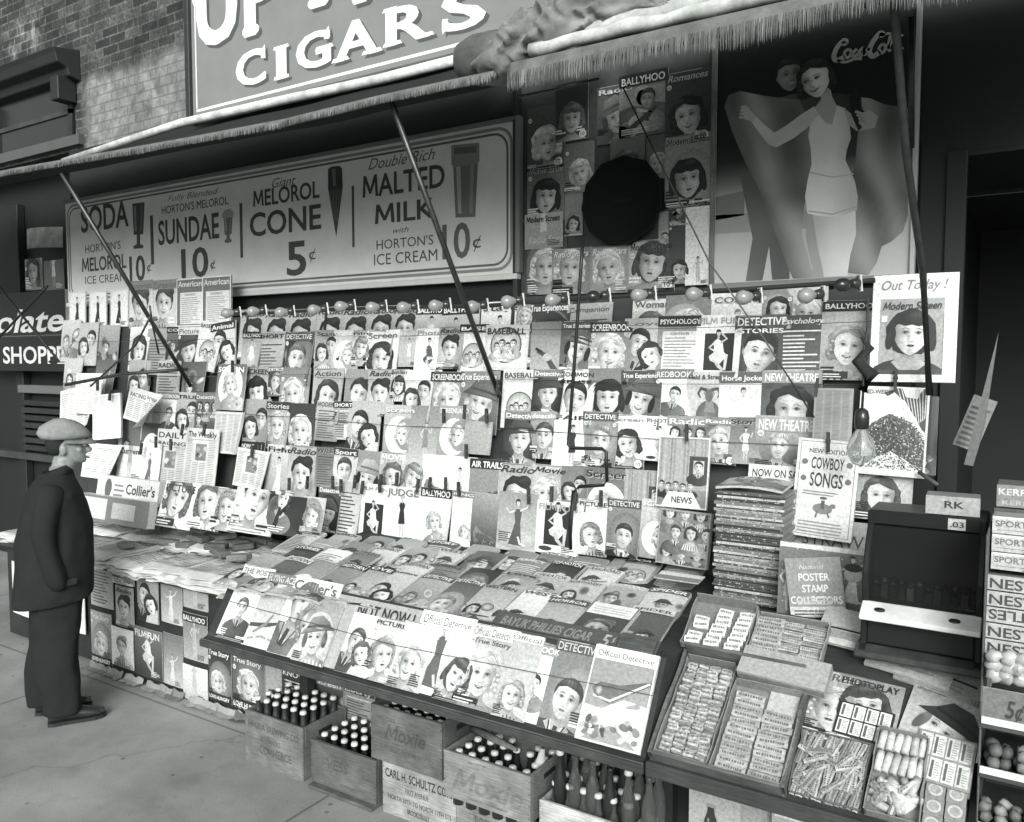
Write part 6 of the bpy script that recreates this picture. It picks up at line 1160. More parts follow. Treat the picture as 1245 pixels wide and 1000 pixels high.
mb = MB(); p = cz(655, 918, 2.85); mb.loft([(p.x, p.y, p.z-.10, .02, .02), (p.x, p.y, p.z-.05, .03, .02), (p.x+.01, p.y, p.z-.01, .018, .02), (p.x+.015, p.y, p.z+.03, .012, .008)], .8, 'news', 9, 2, .5, 3); tag(put('paper_scrap', mb), 'crumpled white paper stuck in the script crate’s right end', 'paper')
q = [cz(656, 972), cz(770, 1012)]; crate('pale box crate of clear bottles, rightmost under the shelf', q[0].x, q[1].x, FYc, FYc+.34, max(0, q[0].z-.2), q[0].z, .78, (('Club Soda', .2, .3, .8, .4, .62, .2),), 'clear', (6, 4), .01, 0, 'clear glass bottle in the pale box crate', hole=False)
for i in range(12): bottle('clear' if i % 3 else 'dark', (q[0].x+.05+.075*(i % 6)+.02*random.random(), FYc+.06+.10*(i//6), q[0].z-.09+.01*random.random()), 'taller bottle standing among the clear ones, right of the crates', 'tall bottles under the shelf', cap=i % 4 == 0, s=1.15)
def cokead(W, H):
    C = Cover(W, H, .62); A = C.A; m = .27; C.stroke([(m, -.1), (m, A*.45), (m, A*.62), (m, A*.74)], [.16, .16, .09, .08], .15, 2); C.rect(m-.055, A*.73, m+.055, A*.8, .5, 3); C.stroke([(m-.03, A*.1), (m-.03, A*.5)], .02, .5, 4); C.rect(.62, 0, 1, A, .56, 1); return C
sheet_on('poster_card', 'grey poster with a bottle neck picture, at the bottom under the sweets', 'poster', 2.74, (838, 958), (940, 1050), cokead, t=.008)
mb = MB(); a = cz(938, 985, 2.7); mb.box(a.x, 2.7, a.z-.25, a.x+.3, 3.0, a.z, .62, 'print'); mb.box(a.x+.01, 2.695, a.z-.015, a.x+.3, 2.699, a.z-.002, .85, 'print'); tag(put('carton', mb, bevel=.004), 'pale carton standing at the bottom right below the sweets', 'carton')
# ================================================================== SWEETS ON THE SLOPING SHELF
TH = math.atan(.7); cT, sT = math.cos(TH), math.sin(TH)
def sl(x, d, hn=0): return Vector((x, 2.5+d*cT-hn*sT, .716+d*sT+hn*cT))
def slope_thing(name, label, cat, x, d, hn=0, rz=0, group=None):
    o = thing(name, label, cat, sl(x, d, hn), (0, 0, 0), group); o.rotation_euler = (Matrix.Rotation(TH, 4, 'X') @ Matrix.Rotation(rz, 4, 'Z')).to_euler(); return o
def slope_put(name, me, label, cat, x, d, hn=0, rz=0, rx=0, ry=0, group=None, bevel=0):
    o = put(name, me, loc=sl(x, d, hn), rot=(Matrix.Rotation(TH, 4, 'X') @ Matrix.Rotation(rz, 4, 'Z') @ Matrix.Rotation(ry, 4, 'Y') @ Matrix.Rotation(rx, 4, 'X')).to_euler(), bevel=bevel); return tag(o, label, cat, group)
def tray(name, label, x0, x1, d0, d1, hn, hw, g, k='wood', t=.006, back=None, rz=0, front=None):
    e = slope_thing(name, label, 'tray', (x0+x1)/2, d0, hn, rz); W = x1-x0; D = d1-d0; wv = lambda: hw*random.uniform(.9, 1.08)
    mb = MB(); mb.box(-W/2, 0, 0, W/2, D, .004, g*.9, k); put('base', mb, e)
    for s_ in (-1, 1):
        mb = MB(); xx = s_*W/2; n = 6; h_ = [hw*random.uniform(.9, 1.06) for _ in range(n+1)]; bx = [.004*random.uniform(-1, 1) for _ in range(n+1)]
        for q in range(n):
            y0, y1 = D*q/n, D*(q+1)/n; a = [(xx, y0, .004), (xx, y1, .004), (xx+bx[q+1], y1, h_[q+1]), (xx+bx[q], y0, h_[q])]; b = [(p[0]-s_*t, p[1], p[2]) for p in a]
            mb.add(a+b, [(0, 1, 2, 3), (7, 6, 5, 4), (3, 2, 6, 7)], g, k)
        put('side', mb, e)
    mb = MB(); mb.box(-W/2+t+.001, 0, .004, W/2-t-.001, t, (front or hw)*.95, g, k); put('end', mb, e, bevel=.0015); mb = MB(); mb.box(-W/2+t+.001, D-t, .004, W/2-t-.001, D, back or hw, g*.95, k); put('end', mb, e, bevel=.0015); return e
random.seed(21)
# wooden well holding the two big trays
tray('candy_well', 'big wooden sloping box holding two card trays of wrapped sweets', -1.046, -.602, .0, .42, .0, .055, .36, 'wood', .012, .10)
def bar_mesh(W, L, T, g, seed, twist=False):
    random.seed(seed); mb = MB(); n = 7; vs = []
    for i in range(n+1):
        u = i/n; k_ = 1 if not twist or .12 < u < .88 else .62
        for a, b in ((-.5, 0), (-.46, .8), (-.2, 1.0), (.2, 1.0), (.46, .8), (.5, 0)):
            vs.append(((u-.5)*W, a*L*k_*random.uniform(.95, 1.05), b*T*k_*random.uniform(.88, 1.06)))
    cs = [g*random.uniform(.85, 1.12) for _ in vs]
    mb.add(vs, [(i*6+j, i*6+j+1, (i+1)*6+j+1, (i+1)*6+j) for i in range(n) for j in range(5)], cs, 'print')
    x = -W*.4
    while x < W*.38:
        s_ = W*random.uniform(.03, .09); mb.add([(x, -L*.16, T*1.04), (x+s_, -L*.16, T*1.04), (x+s_, L*.16, T*1.04), (x, L*.16, T*1.04)], [(0, 1, 2, 3)], .35 if g > .5 else .85, 'print'); x += s_+W*random.uniform(.02, .05)
    return mb.data('bar')
tray('card_tray', 'left card tray of small twisted sweets in the wooden well', -1.028, -.848, .014, .395, .018, .034, .50, 'print', .003, .05)
bm1 = [bar_mesh(.042, .021, .016, g, i, True) for i, g in enumerate((.62, .7, .55, .66, .5, .74))]
for r in range(17):
    for c in range(4): slope_put('wrapped_sweet', bm1[random.randrange(6)], 'small twisted paper-wrapped sweet in the left card tray', 'sweet', -.999+.0405*c+random.uniform(-.004, .004), .036+.0205*r, .024+.006*random.random()+.0008*r, random.uniform(-.18, .18), random.uniform(-.25, .25), random.uniform(-.15, .15), 'twisted sweets in the left tray')
tray('card_tray', 'right card tray of flat bars in the wooden well', -.838, -.612, .012, .338, .018, .036, .52, 'print', .003, .05)
bm2 = [bar_mesh(.098, .024, .013, g, 30+i) for i, g in enumerate((.60, .66, .56, .63))]
for c in range(2):
    for r in range(12 if c == 0 else 10): slope_put('candy_bar', bm2[random.randrange(4)], 'flat paper-wrapped candy bar in the right card tray', 'candy bar', -.776+.104*c+random.uniform(-.003, .003), .030+.0242*r, .026+.003*random.random(), random.uniform(-.06, .06), .22+random.uniform(-.06, .06), 0, 'flat bars in the right tray')
mb = MB(); mb.box(-.048, -.04, 0, .048, .04, .002, .70, 'print'); slope_put('card_divider', mb, 'blank card showing at the top of the right card tray', 'card', -.672, .295, .030)
mb = MB(); mb.box(-.145, -.055, 0, .145, .055, .040, .62, 'print'); mb.box(-.143, -.0555, .004, .143, -.054, .03, .45, 'print'); slope_put('carton', mb, 'pale empty carton lying above the right card tray', 'carton', -.685, .395, .056, -.05, bevel=.003)
mb = MB(); mb.box(-.06, -.02, 0, .06, .02, .004, .55, 'print'); slope_put('card_slip', mb, 'small printed card at the top of the wooden well', 'card', -.955, .425, .03)
# sticks of gum, rolls
tray('card_tray', 'low tray of loose gum sticks, third from left', -.598, -.388, .012, .235, .002, .022, .34, 'print', .004)
bm3 = [bar_mesh(.074, .015, .007, g, 60+i) for i, g in enumerate((.58, .66, .52, .7))]
for r in range(4):
    for c in range(12): slope_put('gum_stick', bm3[random.randrange(4)], 'thin wrapped stick in the low third tray', 'sweet', -.586+.0168*c+random.uniform(-.004, .004), .045+.052*r, .008+.005*random.random(), 1.45+random.uniform(-.2, .2), random.uniform(-.2, .2), 0, 'thin sticks in the third tray')
for i in range(14): slope_put('gum_stick', bm3[i % 4], 'thin wrapped stick lying loose across the others', 'sweet', random.uniform(-.565, -.42), random.uniform(.03, .17), .017+.003*i/4, random.uniform(.2, 1.2) if i > 4 else -.4, 0, 0, 'loose sticks on top of the third tray')
tray('card_tray', 'white-edged tray of paper rolls, fourth from left', -.380, -.236, .010, .285, .010, .036, .50, 'print', .003, .045)
rm = []
for i, g in enumerate((.78, .85, .7)):
    mb = MB(); M_ = Matrix.Rotation(math.pi/2, 4, 'Y'); mb.lathe([(.006, -.034), (.0115, -.032), (.0118, -.012), (.0118, .012), (.0115, .032), (.006, .034)], [g*.7, g*.85, g, g, g*.85, g*.7], 'print', 9, M_ @ Matrix.Identity(4)); rm.append(mb.data('roll'))
for r in range(2):
    for c in range(6): slope_put('sweet_roll', rm[random.randrange(3)], 'pale paper roll of sweets standing in rows in the fourth tray', 'sweet', -.363+.0225*c, .255-.074*r, .024, 1.5+random.uniform(-.08, .08), 0, 0, 'paper rolls in the fourth tray')
for i in range(26): slope_put('sweet_roll', rm[i % 3] if i % 2 else bm1[i % 6], 'crumpled roll or bar heaped at the fourth tray’s lower end', 'sweet', random.uniform(-.358, -.258), random.uniform(.035, .125), .018+.014*random.random(), random.uniform(0, 3), random.uniform(-.3, .3), 0, 'heaped rolls in the fourth tray')
# white packet board, magazines on the slope, packs at the right
def packs(nx, ny, W, H, bg, g):
    C = Cover(W, H, bg); A = C.A
    for i in range(nx):
        for j in range(ny):
            x0, x1, y0, y1 = (i+.06)/nx*.94+.03, (i+.95)/nx*.94+.03, (j+.05)/ny*(A-.04)+.02, (j+.95)/ny*(A-.04)+.02; C.rect(x0, y0, x1, y1, g*random.uniform(.94, 1.04), 2); C.rect(lerp(x0, x1, .12), lerp(y0, y1, .1), lerp(x0, x1, .35), lerp(y0, y1, .9), .35, 3); lines(C, lerp(x0, x1, .45), lerp(y0, y1, .1), lerp(x0, x1, .92), lerp(y0, y1, .9), 7, .62, 3, .3)
    return C
slope_put('magazine', cover('bob', 'PHOTOPLAY', .20, 1.3, bg=.75, b2=.55, tc=.15, fy=.75, smile=0).build(.005), 'PHOTOPLAY lettered cover lying behind the white packets', 'magazine', -.44, .215, .006, -.06, -math.pi/2+.0)
slope_put('magazine', cover('wave', 'SCREEN', .2, 1.3, bg=.62, tc=.35).build(.005), 'cover edge showing left of the PHOTOPLAY cover', 'magazine', -.53, .22, .004, -.05, -math.pi/2+.0)
slope_put('magazine', cover('hat', 'SCREENLAND', .215, 1.32, bg=.8, b2=.6, tc=.4, hair=.3, rot=-.5, dress=.2, fr=.36, fy=.55).build(.006), 'large hatted woman cover tilted at the sweets’ right end', 'magazine', -.235, .215, .010, -.16, -math.pi/2)
e = slope_thing('packet_board', 'board of eight bright white packets below the PHOTOPLAY cover', 'sweets', -.43, .245, .014, -.06); put('packets', packs(4, 2, .165, .12, .12, .93).build(.02, edge=.3), e, rot=(-math.pi/2, 0, 0))
e = slope_thing('packet_board', 'pale packets in a card box over the hatted woman cover', 'sweets', -.20, .155, .022, -.07); put('packets', packs(4, 2, .155, .165, .55, .86).build(.03, edge=.5), e, rot=(-math.pi/2, 0, 0))
for i in range(6):
    C = Cover(.05, .05, .5); C.ell(.5, .5, .38, .38, .75, 1); C.ell(.5, .5, .27, .27, .6, 2); slope_put('round_tin', C.build(.014), 'square pack with a pale disc at the bottom right', 'pack', -.208+.054*(i % 2), .012+.052*(i//2), .014, -.03, -math.pi/2, group='disc packs at the bottom right')
# upper trays
tray('card_tray', 'upper left tray of white packets beside the magazine stack', -1.062, -.828, .425, .64, .055, .032, .5, 'print', .004, .055)
bm4 = [bar_mesh(.056, .028, .014, g, 90+i) for i, g in enumerate((.93, .9, .86))]
for c, (x, n) in enumerate(((-1.022, 5), (-.95, 7), (-.875, 7))):
    for r in range(n):
        if c == 0 and r == 2: continue
        slope_put('packet', bm4[(r+c) % 3], 'small white packet lying in the upper left tray', 'packet', x+.003*r+random.uniform(-.003, .003),   .452+.0235*r, .068+.003*random.random(), random.uniform(-.12, .12), .2, 0, 'white packets in the upper left tray')
tray('card_tray', 'upper right tray of grey bars with perforated rim', -.82, -.575, .425, .615, .055, .038, .55, 'print', .004)
for r in range(9):
    for c in range(3): slope_put('candy_bar', bm3[(r+c) % 4] if c else bm2[r % 4], 'slim grey bar lying in the upper right tray', 'candy bar', -.77+.076*c+random.uniform(-.004, .004), .447+.0185*r, .066+.006*random.random(), random.uniform(-.1, .1), .2, 0, 'slim bars in the upper right tray')
# magazines half under the black dispenser
for i, (x, d, g, lb) in enumerate(((-.50, .56, .8, 'pale magazine sticking out left under the black dispenser'), (-.33, .50, .7, 'crumpled magazine lying under the middle of the black dispenser'), (-.24, .47, .55, 'grey magazine sticking out right under the black dispenser'))):
    slope_put('magazine', cover('text', 'LOVE' if i else '', .26, .6, bg=g).build(.012, bow=.008), lb, 'magazine', x, d, .012+.012*(2-i), -.12-.06*i, -math.pi/2)
# ------------------------------------------------------------------ the black vending cabinet
dx0, dx1, dy = -.465, -.115, 2.86
vm = thing('vending_cabinet', 'black vending cabinet with glass front and a white delivery ledge', 'vending machine', ((dx0+dx1)/2, dy, 1.07)); vw = (dx1-dx0)/2
prof = [(.0, .0), (-.02, .012), (-.02, .035), (.012, .05), (.02, .135), (.0, .14), (.0, .165), (.03, .18), (.024, .23), (.028, .28), (.044, .335), (.070, .385), (.10, .425), (.10, .472), (.30, .472), (.30, 0)]
mb = MB(); mb.prism(prof, -vw, -vw+.02, .03, 'black'); put('side_panel', mb, vm, bevel=.004); mb = MB(); mb.prism(prof, vw-.02, vw, .03, 'black'); put('side_panel', mb, vm, bevel=.004)
mb = MB(); mb.prism([(.014, .05), (.022, .135), (.30, .135), (.30, .05)], -vw+.02, vw-.02, .02, 'black'); put('lower_panel', mb, vm, bevel=.004)
mb = MB(); mb.prism([(-.022, .006), (-.03, .016), (-.028, .03), (.02, .044), (.30, .044), (.30, .006)], -vw-.012, vw+.012, .2, 'black'); put('base_lip', mb, vm, bevel=.004)
mb = MB(); mb.prism([(-.035, .138), (-.035, .153), (.03, .185), (.045, .185), (.045, .138)], -vw+.002, vw-.002, .90, 'gloss'); led = put('delivery_ledge', mb, vm, bevel=.003)
mb = MB()
for x in (-.115, .10): mb.lathe([(.012, .0), (.012, .003), (.001, .0032)], .05, 'dark', 12, Matrix.Translation((x, -.004, .1690)) @ Matrix.Rotation(.46, 4, 'X') @ Matrix.Diagonal((1.4, .8, 1, 1)))
put('coin_hole', mb, led)
mb = MB(); mb.prism([(.105, .43), (.105, .478), (.29, .478), (.29, .43)], -vw+.002, vw-.002, .03, 'black'); hd = put('header', mb, vm, bevel=.004)
C = Cover(.05, .036, .72); C.text('.03', .12, .18, .9, .36, .15, 2); put('price_tag', C.build(.002), hd, loc=(.09, .102, .436))
mb = MB(); mb.prism([(.14, .185), (.29, .185), (.29, .43), (.14, .43)], -vw+.021, vw-.021, .0, 'black'); put('inner_back', mb, vm)
mb = MB()
for q in range(12): x = -.15+.026*q; mb.box(x, .085, .19, x+.02, .14, .225+.012*(q % 3), (.16, .3, .12, .2, .5, .14)[q % 6], 'print'); mb.ball((x+.01, .08, .24+.01*(q % 2)), .008, .6 if q % 4 == 1 else .2, 'gloss', 7, 5)
put('stock', mb, vm)
mb = MB(); mb.add([(-vw+.02, .033, .186), (vw-.02, .033, .186), (vw-.02, .028, .23), (-vw+.02, .028, .23), (vw-.02, .032, .28), (-vw+.02, .032, .28), (vw-.02, .048, .335), (-vw+.02, .048, .335), (vw-.02, .074, .385), (-vw+.02, .074, .385), (vw-.02, .101, .428), (-vw+.02, .101, .428)], [(0, 1, 2, 3), (3, 2, 4, 5), (5, 4, 6, 7), (7, 6, 8, 9), (9, 8, 10, 11)], .35, 'pane', True); put('glass_front', mb, vm)
p = Vector(((dx0+dx1)/2, dy, 1.07))
def boxed(W, H, D, g, texts, bg2=None):
    C = Cover(W, H, g); A = C.A
    for t, x0, y, x1, h, tg in texts: C.text(t, x0, y*A, x1, h*A, tg, 2)
    return C.build(D, edge=g*.8)
cb = boxed(.155, .06, .10, .62, (('RK', .35, .38, .72, .38, .15),)); tag(put('carton', cb, loc=(-.215, 2.98, 1.55), rot=(0, 0, .05), bevel=.002), 'pale open carton lying on top of the black vending cabinet', 'carton')
# ------------------------------------------------------------------ right edge: cartons, cigar boxes, glass case
cl = thing('glass_case', 'glass-fronted sweet case at the far right edge', 'display case', (-.10, 2.66, .60))
mb = MB(); mb.box(-.005, -.02, 0, .0, .5, .96, .35, 'wood'); mb.box(0, .30, 0, .5, .32, .96, .22, 'wood'); put('frame', mb, cl, bevel=.002)
for q, z in enumerate((.10, .265, .41)):
    mb = MB(); mb.box(.0, -.025, z, .5, .29, z+.012, .25, 'wood'); mb.box(0, -.03, z+.014, .5, -.026, z+.034, .9, 'gloss'); put('shelf', mb, cl)
C = Cover(.4, .10, .42); C.text('5¢', .14, .06, .26, .13, .2, 2, 1, .2); put('price_panel', C.build(.006), cl, loc=(.2, -.02, .425))
random.seed(5)
bb = MB(); bb.ball((0, 0, 0), .02, .30, 'dark', 9, 6, .22); bd = [bb.data('sweet')]
for g in (.22, .38, .5): b_ = MB(); b_.ball((0, 0, 0), .018, g, 'dark', 6, 4, .4); bd.append(b_.data('sweet'))
fb = MB(); fb.ball((0, 0, 0), .021, .66, 'gloss', 7, 5, .6); fd = fb.data('foil_sweet')
for i in range(30): tag(put('sweet', bd[i % 3], loc=(-.07+.035*(i % 6)+random.uniform(-.008, .008), 2.66+.035*(i//6 % 3), .60+.285+.018+.03*(i//18)+random.uniform(0, .01))), 'round dark sweet on the middle shelf of the glass case', 'sweet', 'round sweets in the glass case')
for i in range(30): tag(put('sweet', bd[2+i % 2], loc=(-.08+.036*(i % 6)+random.uniform(-.008, .008), 2.65+.035*(i//6 % 3), .60+.115+.022+.03*(i//18)+random.uniform(0, .01)), rot=(i, i*2, 0)), 'pale square-ish sweet on the lowest shelf of the glass case', 'sweet', 'pale sweets in the glass case')
for i in range(30): tag(put('foil_sweet', fd, loc=(-.08+.036*(i % 6)+random.uniform(-.01, .01), 2.63+.036*(i//6 % 2), .60+.55+.02+.026*(i//12)), rot=(i, i*1.3, 0)), 'shiny foil-wrapped sweet heaped over the price panel', 'sweet', 'foil sweets over the price panel')
for i in range(5):
    C = Cover(.26, .042, .66); C.text('NESTLES', .04, C.A*.14, .74, C.A*.68, .2, 2)
    if i == 2: C = Cover(.26, .042, .66); C.text('NESTLES', .04, C.A*.14, .74, C.A*.68, .2, 2, fx=lambda x, y: (.78-x, .161-y))
    tag(put('candy_box', C.build(.12, edge=.5), loc=(.025, 2.70+.004*i, 1.205+.046*i), rot=(-.12, 0, .0)), ('bottom', 'second lowest', 'upside-down lettered', 'second highest', 'topmost')[i]+' bar box in the NESTLES pile at right edge', 'box', 'boxes piled at the right edge')
for i in range(3):
    C = Cover(.26, .05, .72); C.text('SPORTSMAN', .03, C.A*.42, .60, C.A*.36, .4, 2); C.rect(0, C.A*.86, 1, C.A, .9, 1); C.rect(.05, C.A*.2, .5, C.A*.24, .5, 2); C.text('2', .3, C.A*.04, .34, C.A*.2, .4, 3)
    tag(put('cigar_box', C.build(.12, edge=.6), loc=(.035, 2.76, 1.44+.053*i), rot=(-.05, 0, 0)), ('lowest', 'middle', 'top')[i]+' pale box lettered SPORTSMAN at the right edge', 'box', 'boxes piled at the right edge')
for i, (z, g, tx, tg, lb, x) in enumerate(((1.40, .42, '', .2, 'dark banded carton at the right edge, lowest of four', .03), (1.455, .5, '', .2, 'grey carton with pale disc at the right edge, second of four', .03), (1.51, .32, '', .8, 'dark carton with three pale emblems at the right edge', .03), (1.585, .52, "KERR'S", .85, 'cartons lettered KERR’S topmost at the right edge', .035))):
    C = Cover(.26, .05 if i < 2 else .07, g); A = C.A
    if tx: C.text(tx, .02, A*.55, .4, A*.3, tg, 2); C.text(tx, .06, A*.1, .42, A*.22, .7, 2)
    elif i == 2:
        for q in range(4): C.ell(.1+.2*q, A*.6, .05, .05, .8, 2); C.ell(.1+.2*q, A*.6, .035, .035, .3, 3); C.rect(.03+.2*q, .02, .16+.2*q, A*.28, .62, 2)
    else: C.ell(.3, A*.5, .05, .05, .75, 2); C.rect(.02, A*.1, .98, A*.18, .7, 1); C.rect(.5, A*.3, .9, A*.7, .6, 2)
    tag(put('carton', C.build(.14, edge=g*.8), loc=(x, 3.02, z), rot=(0, 0, 0), bevel=.002), lb, 'carton', 'boxes piled at the right edge')
mb = MB(); mb.box(-.105, 3.0, .735, .5, 3.3, 1.398, .12, 'dark'); tag(put('cabinet', mb), 'dark low cabinet behind the glass case carrying the cartons', 'cabinet')
# ================================================================== THE MAN
man = thing('person', 'man in flat cap and long dark coat looking at the papers', 'person', (-4.655, 2.54, 0), (0, 0, R(-30)))
HX, HY = 0.0, .035
# body: one fused surface
mb = MB()
zs = [1.462, 1.468, 1.478, 1.488, 1.497, 1.507, 1.516, 1.535, 1.552, 1.570, 1.586, 1.602, 1.63, 1.66, 1.69, 1.71]
fr_ = [.112, .124, .128, .120, .127, .124, .126, .124, .119, .112, .118, .126, .122, .110, .085, .05]
bk_ = [.06, .04, .02, .005, -.01, -.028, -.042, -.056, -.064, -.070, -.074, -.076, -.074, -.064, -.044, -.01]
wd_ = [.018, .032, .044, .052, .056, .059, .061, .064, .067, .068, .070, .071, .072, .068, .054, .03]
mb.loft([(0, (f+b)/2, z, w_, (f-b)/2) for z, f, b, w_ in zip(zs, fr_, bk_, wd_)], .62, 'skin', 26, 2.15)
mb.loft([(0, .128, 1.519, .010, .012), (0, .137, 1.526, .016, .018), (0, .142, 1.535, .0155, .020), (0, .136, 1.550, .011, .018), (0, .127, 1.570, .009, .014), (0, .122, 1.588, .008, .010)], .62, 'skin', 12)
mb.ball((0, .116, 1.599), .013, .62, 'skin', 10, 6, 0, (3.6, .9, .6)); mb.ball((0, .124, 1.494), .012, .62, 'skin', 10, 6, 0, (1.8, .8, .5))
for s_ in (-1, 1):
    mb.ball((s_*.073, .012, 1.545), .021, .62, 'skin', 9, 7, 0, (.5, .9, 1.6)); mb.ball((s_*.046, .092, 1.540), .020, .62, 'skin', 9, 6, 0, (.8, .9, .8))
mb.loft([(0, .0, 1.28, .14, .09), (0, -.01, 1.36, .08, .07), (0, .0, 1.42, .055, .06), (0, .02, 1.49, .055, .062), (0, .03, 1.54, .05, .06)], .62, 'skin', 16)
mb.loft([(0, -.04, .80, .15, .12), (0, -.04, 1.0, .15, .11), (0, -.05, 1.2, .17, .11), (0, -.05, 1.33, .15, .09), (0, -.04, 1.37, .05, .05)], .5, 'skin', 16)
for s_, ay in ((1, -.06), (-1, -.12)):
    mb.tube([(s_*.09, -.05, .86), (s_*.10, -.05+ay*.3, .5), (s_*.10, ay, .08)], [.085, .06, .045], .5, 'skin', 12)
    mb.tube([(s_*.16, -.05, 1.32), (s_*.22, -.10, 1.10), (s_*.185, -.02, .90)], [.05, .045, .035], .5, 'skin', 12)
    mb.tube([(s_*.185, -.02, .91), (s_*.165, -.02, .86), (s_*.155, -.015, .82)], [.03, .032, .024], .55, 'skin', 10)
    for f in range(4): mb.tube([(s_*.155, -.035+.014*f, .83), (s_*.15, -.033+.016*f, .785-.004*(f in (1, 2))), (s_*.145, -.025+.016*f, .755-.006*(f in (1, 2)))], [.0095, .009, .007], .6, 'skin', 7)
    mb.tube([(s_*.15, .005, .86), (s_*.14, .030, .83), (s_*.135, .035, .805)], [.011, .010, .008], .6, 'skin', 7)
bo = put('body', mb, man); rmod = bo.modifiers.new('fuse', 'REMESH'); rmod.mode = 'VOXEL'; rmod.voxel_size = .006; rmod.use_smooth_shade = True
sm_ = bo.modifiers.new('soft', 'SMOOTH'); sm_.iterations = 4; sm_.factor = .5
skin_m = bpy.data.materials.new('weathered_skin'); skin_m.use_nodes = True; nb_ = skin_m.node_tree.nodes; pb_ = nb_['Principled BSDF']; nz = nb_.new('ShaderNodeTexNoise'); nz.inputs['Scale'].default_value = 35; nz.inputs['Detail'].default_value = 5; cr_ = nb_.new('ShaderNodeValToRGB'); cr_.color_ramp.elements[0].color = (.15, .165, .16, 1); cr_.color_ramp.elements[1].color = (.27, .29, .28, 1); cr_.color_ramp.elements[0].position = .3; cr_.color_ramp.elements[1].position = .7
tcn = nb_.new('ShaderNodeTexCoord'); skin_m.node_tree.links.new(tcn.outputs['Object'], nz.inputs['Vector']); skin_m.node_tree.links.new(nz.outputs['Fac'], cr_.inputs[0]); skin_m.node_tree.links.new(cr_.outputs[0], pb_.inputs['Base Color']); pb_.inputs['Roughness'].default_value = .5
bo.data.materials.clear(); bo.data.materials.append(skin_m)
for s_ in (-1, 1):
    mb = MB(); mb.ball((s_*.034, .118, 1.572), .0125, .75, 'gloss', 10, 7); mb.ball((s_*.034, .128, 1.572), .006, .06, 'gloss', 8, 6); mb.loft([(s_*.034, .118, 1.582, .018, .013), (s_*.034, .119, 1.588, .016, .011)], .5, 'skin', 10); put('eye', mb, man)
    mb = MB(); mb.tube([(s_*.014, .134, 1.600), (s_*.034, .136, 1.607), (s_*.056, .120, 1.600)], [.004, .006, .003], .12, 'cloth', 6); put('eyebrow', mb, man)
mb = MB(); mb.tube([(-.028, .128, 1.494), (0, .140, 1.492), (.028, .128, 1.494)], [.003, .005, .003], .30, 'skin', 6); put('lips', mb, man)
mb = MB(); vs = []
mb.loft([(0, -.020, 1.515, .050, .036), (0, -.018, 1.535, .066, .052), (0, -.012, 1.57, .0735, .066), (0, -.004, 1.615, .0765, .078)], .10, 'cloth', 18, 2, .06, 2); hr = put('hair', mb, man)
# flat cap
mb = MB(); vs = []; n = 28
for k, (r_, zf, zb2) in enumerate(((.90, 1.606, 1.600), (1.04, 1.606, 1.604), (1.18, 1.612, 1.616), (1.22, 1.626, 1.640), (1.08, 1.652, 1.676), (.84, 1.680, 1.702), (.50, 1.704, 1.718), (.05, 1.715, 1.722))):
    for j in range(n):
        a_ = 2*math.pi*j/n; f = math.sin(a_); t = (f+1)/2; wv = .006*noise.noise(Vector((math.cos(a_)*2.2, f*2.2, k*.7)))
        bulge = 1+(.10 if k in (3, 4) else .04)*max(0, -f); vs.append((.088*r_*math.cos(a_)*(1.05 if k > 1 else 1), .025+.108*r_*f*bulge, lerp(zb2, zf, t)+wv))
mb.add(vs, [(k*n+j, k*n+(j+1) % n, (k+1)*n+(j+1) % n, (k+1)*n+j) for k in range(7) for j in range(n)]+[tuple(range(7*n, 8*n))], .52, 'cloth', True); cp = put('flat_cap', mb, man)
mb = MB(); vs = []
for i in range(13):
    a_ = math.pi*(i/12); c_, s2 = math.cos(a_), math.sin(a_)
    for r_, dz in ((.98, .012), (1.12, .006), (1.30+.12*s2, -.012-.010*s2), (1.30+.12*s2, -.020-.010*s2), (1.0, .0)): vs.append((.086*(r_ if r_ < 1.1 else 1.02+.1*(r_-1.1))*c_, .025+.108*(.98+(r_-.98)*s2*1.15)*s2 if True else 0, 1.600+dz))
mb.add(vs, [(i*5+j, i*5+j+1, (i+1)*5+j+1, (i+1)*5+j) for i in range(12) for j in range(4)], .50, 'cloth', True); put('cap_peak', mb, cp)
# coat
def coat_ring(z, b, f, rx, cx=0): return (cx, (b+f)/2, z, rx, (f-b)/2)
def refine(rg, m):
    o = []
    for i in range(len(rg)-1): o += [tuple(lerp(a_, b_, t/m) for a_, b_ in zip(rg[i], rg[i+1])) for t in range(m)]
    return o+[rg[-1]]
def folds(mb, cx, amp, sc=(7, 7, 3.2), seed=0):
    for i, v in enumerate(mb.v):
        q = Vector(v); d_ = Vector((q.x-cx, q.y+.06, 0)); d_ = d_.normalized() if d_.length > .01 else d_
        n_ = noise.noise(Vector((q.x*sc[0]+seed+q.z*2, q.y*sc[1], q.z*sc[2])))+.5*noise.noise(Vector((q.x*17+q.z*6, q.y*17+seed, q.z*11)))
        mb.v[i] = tuple(q+d_*amp*n_)
mb = MB(); mb.loft(refine([coat_ring(.675, -.268, .130, .232), coat_ring(.69, -.272, .135, .235), coat_ring(.80, -.262, .140, .232), coat_ring(.92, -.250, .146, .228), coat_ring(1.02, -.246, .155, .222), coat_ring(1.12, -.232, .155, .222), coat_ring(1.22, -.205, .128, .222), coat_ring(1.30, -.175, .100, .215), coat_ring(1.355, -.145, .070, .185), coat_ring(1.39, -.115, .050, .135), coat_ring(1.42, -.085, .045, .085), coat_ring(1.425, -.080, .04, .075)], 4),   .085, 'cloth', 56, 2.25, .03, 1); folds(mb, 0, .016)
vv = mb.v
for i, v in enumerate(vv): vv[i] = (v[0], v[1], v[2]+(.035 if v[2] < .70 else 0)*(v[1]+.3)/.4)
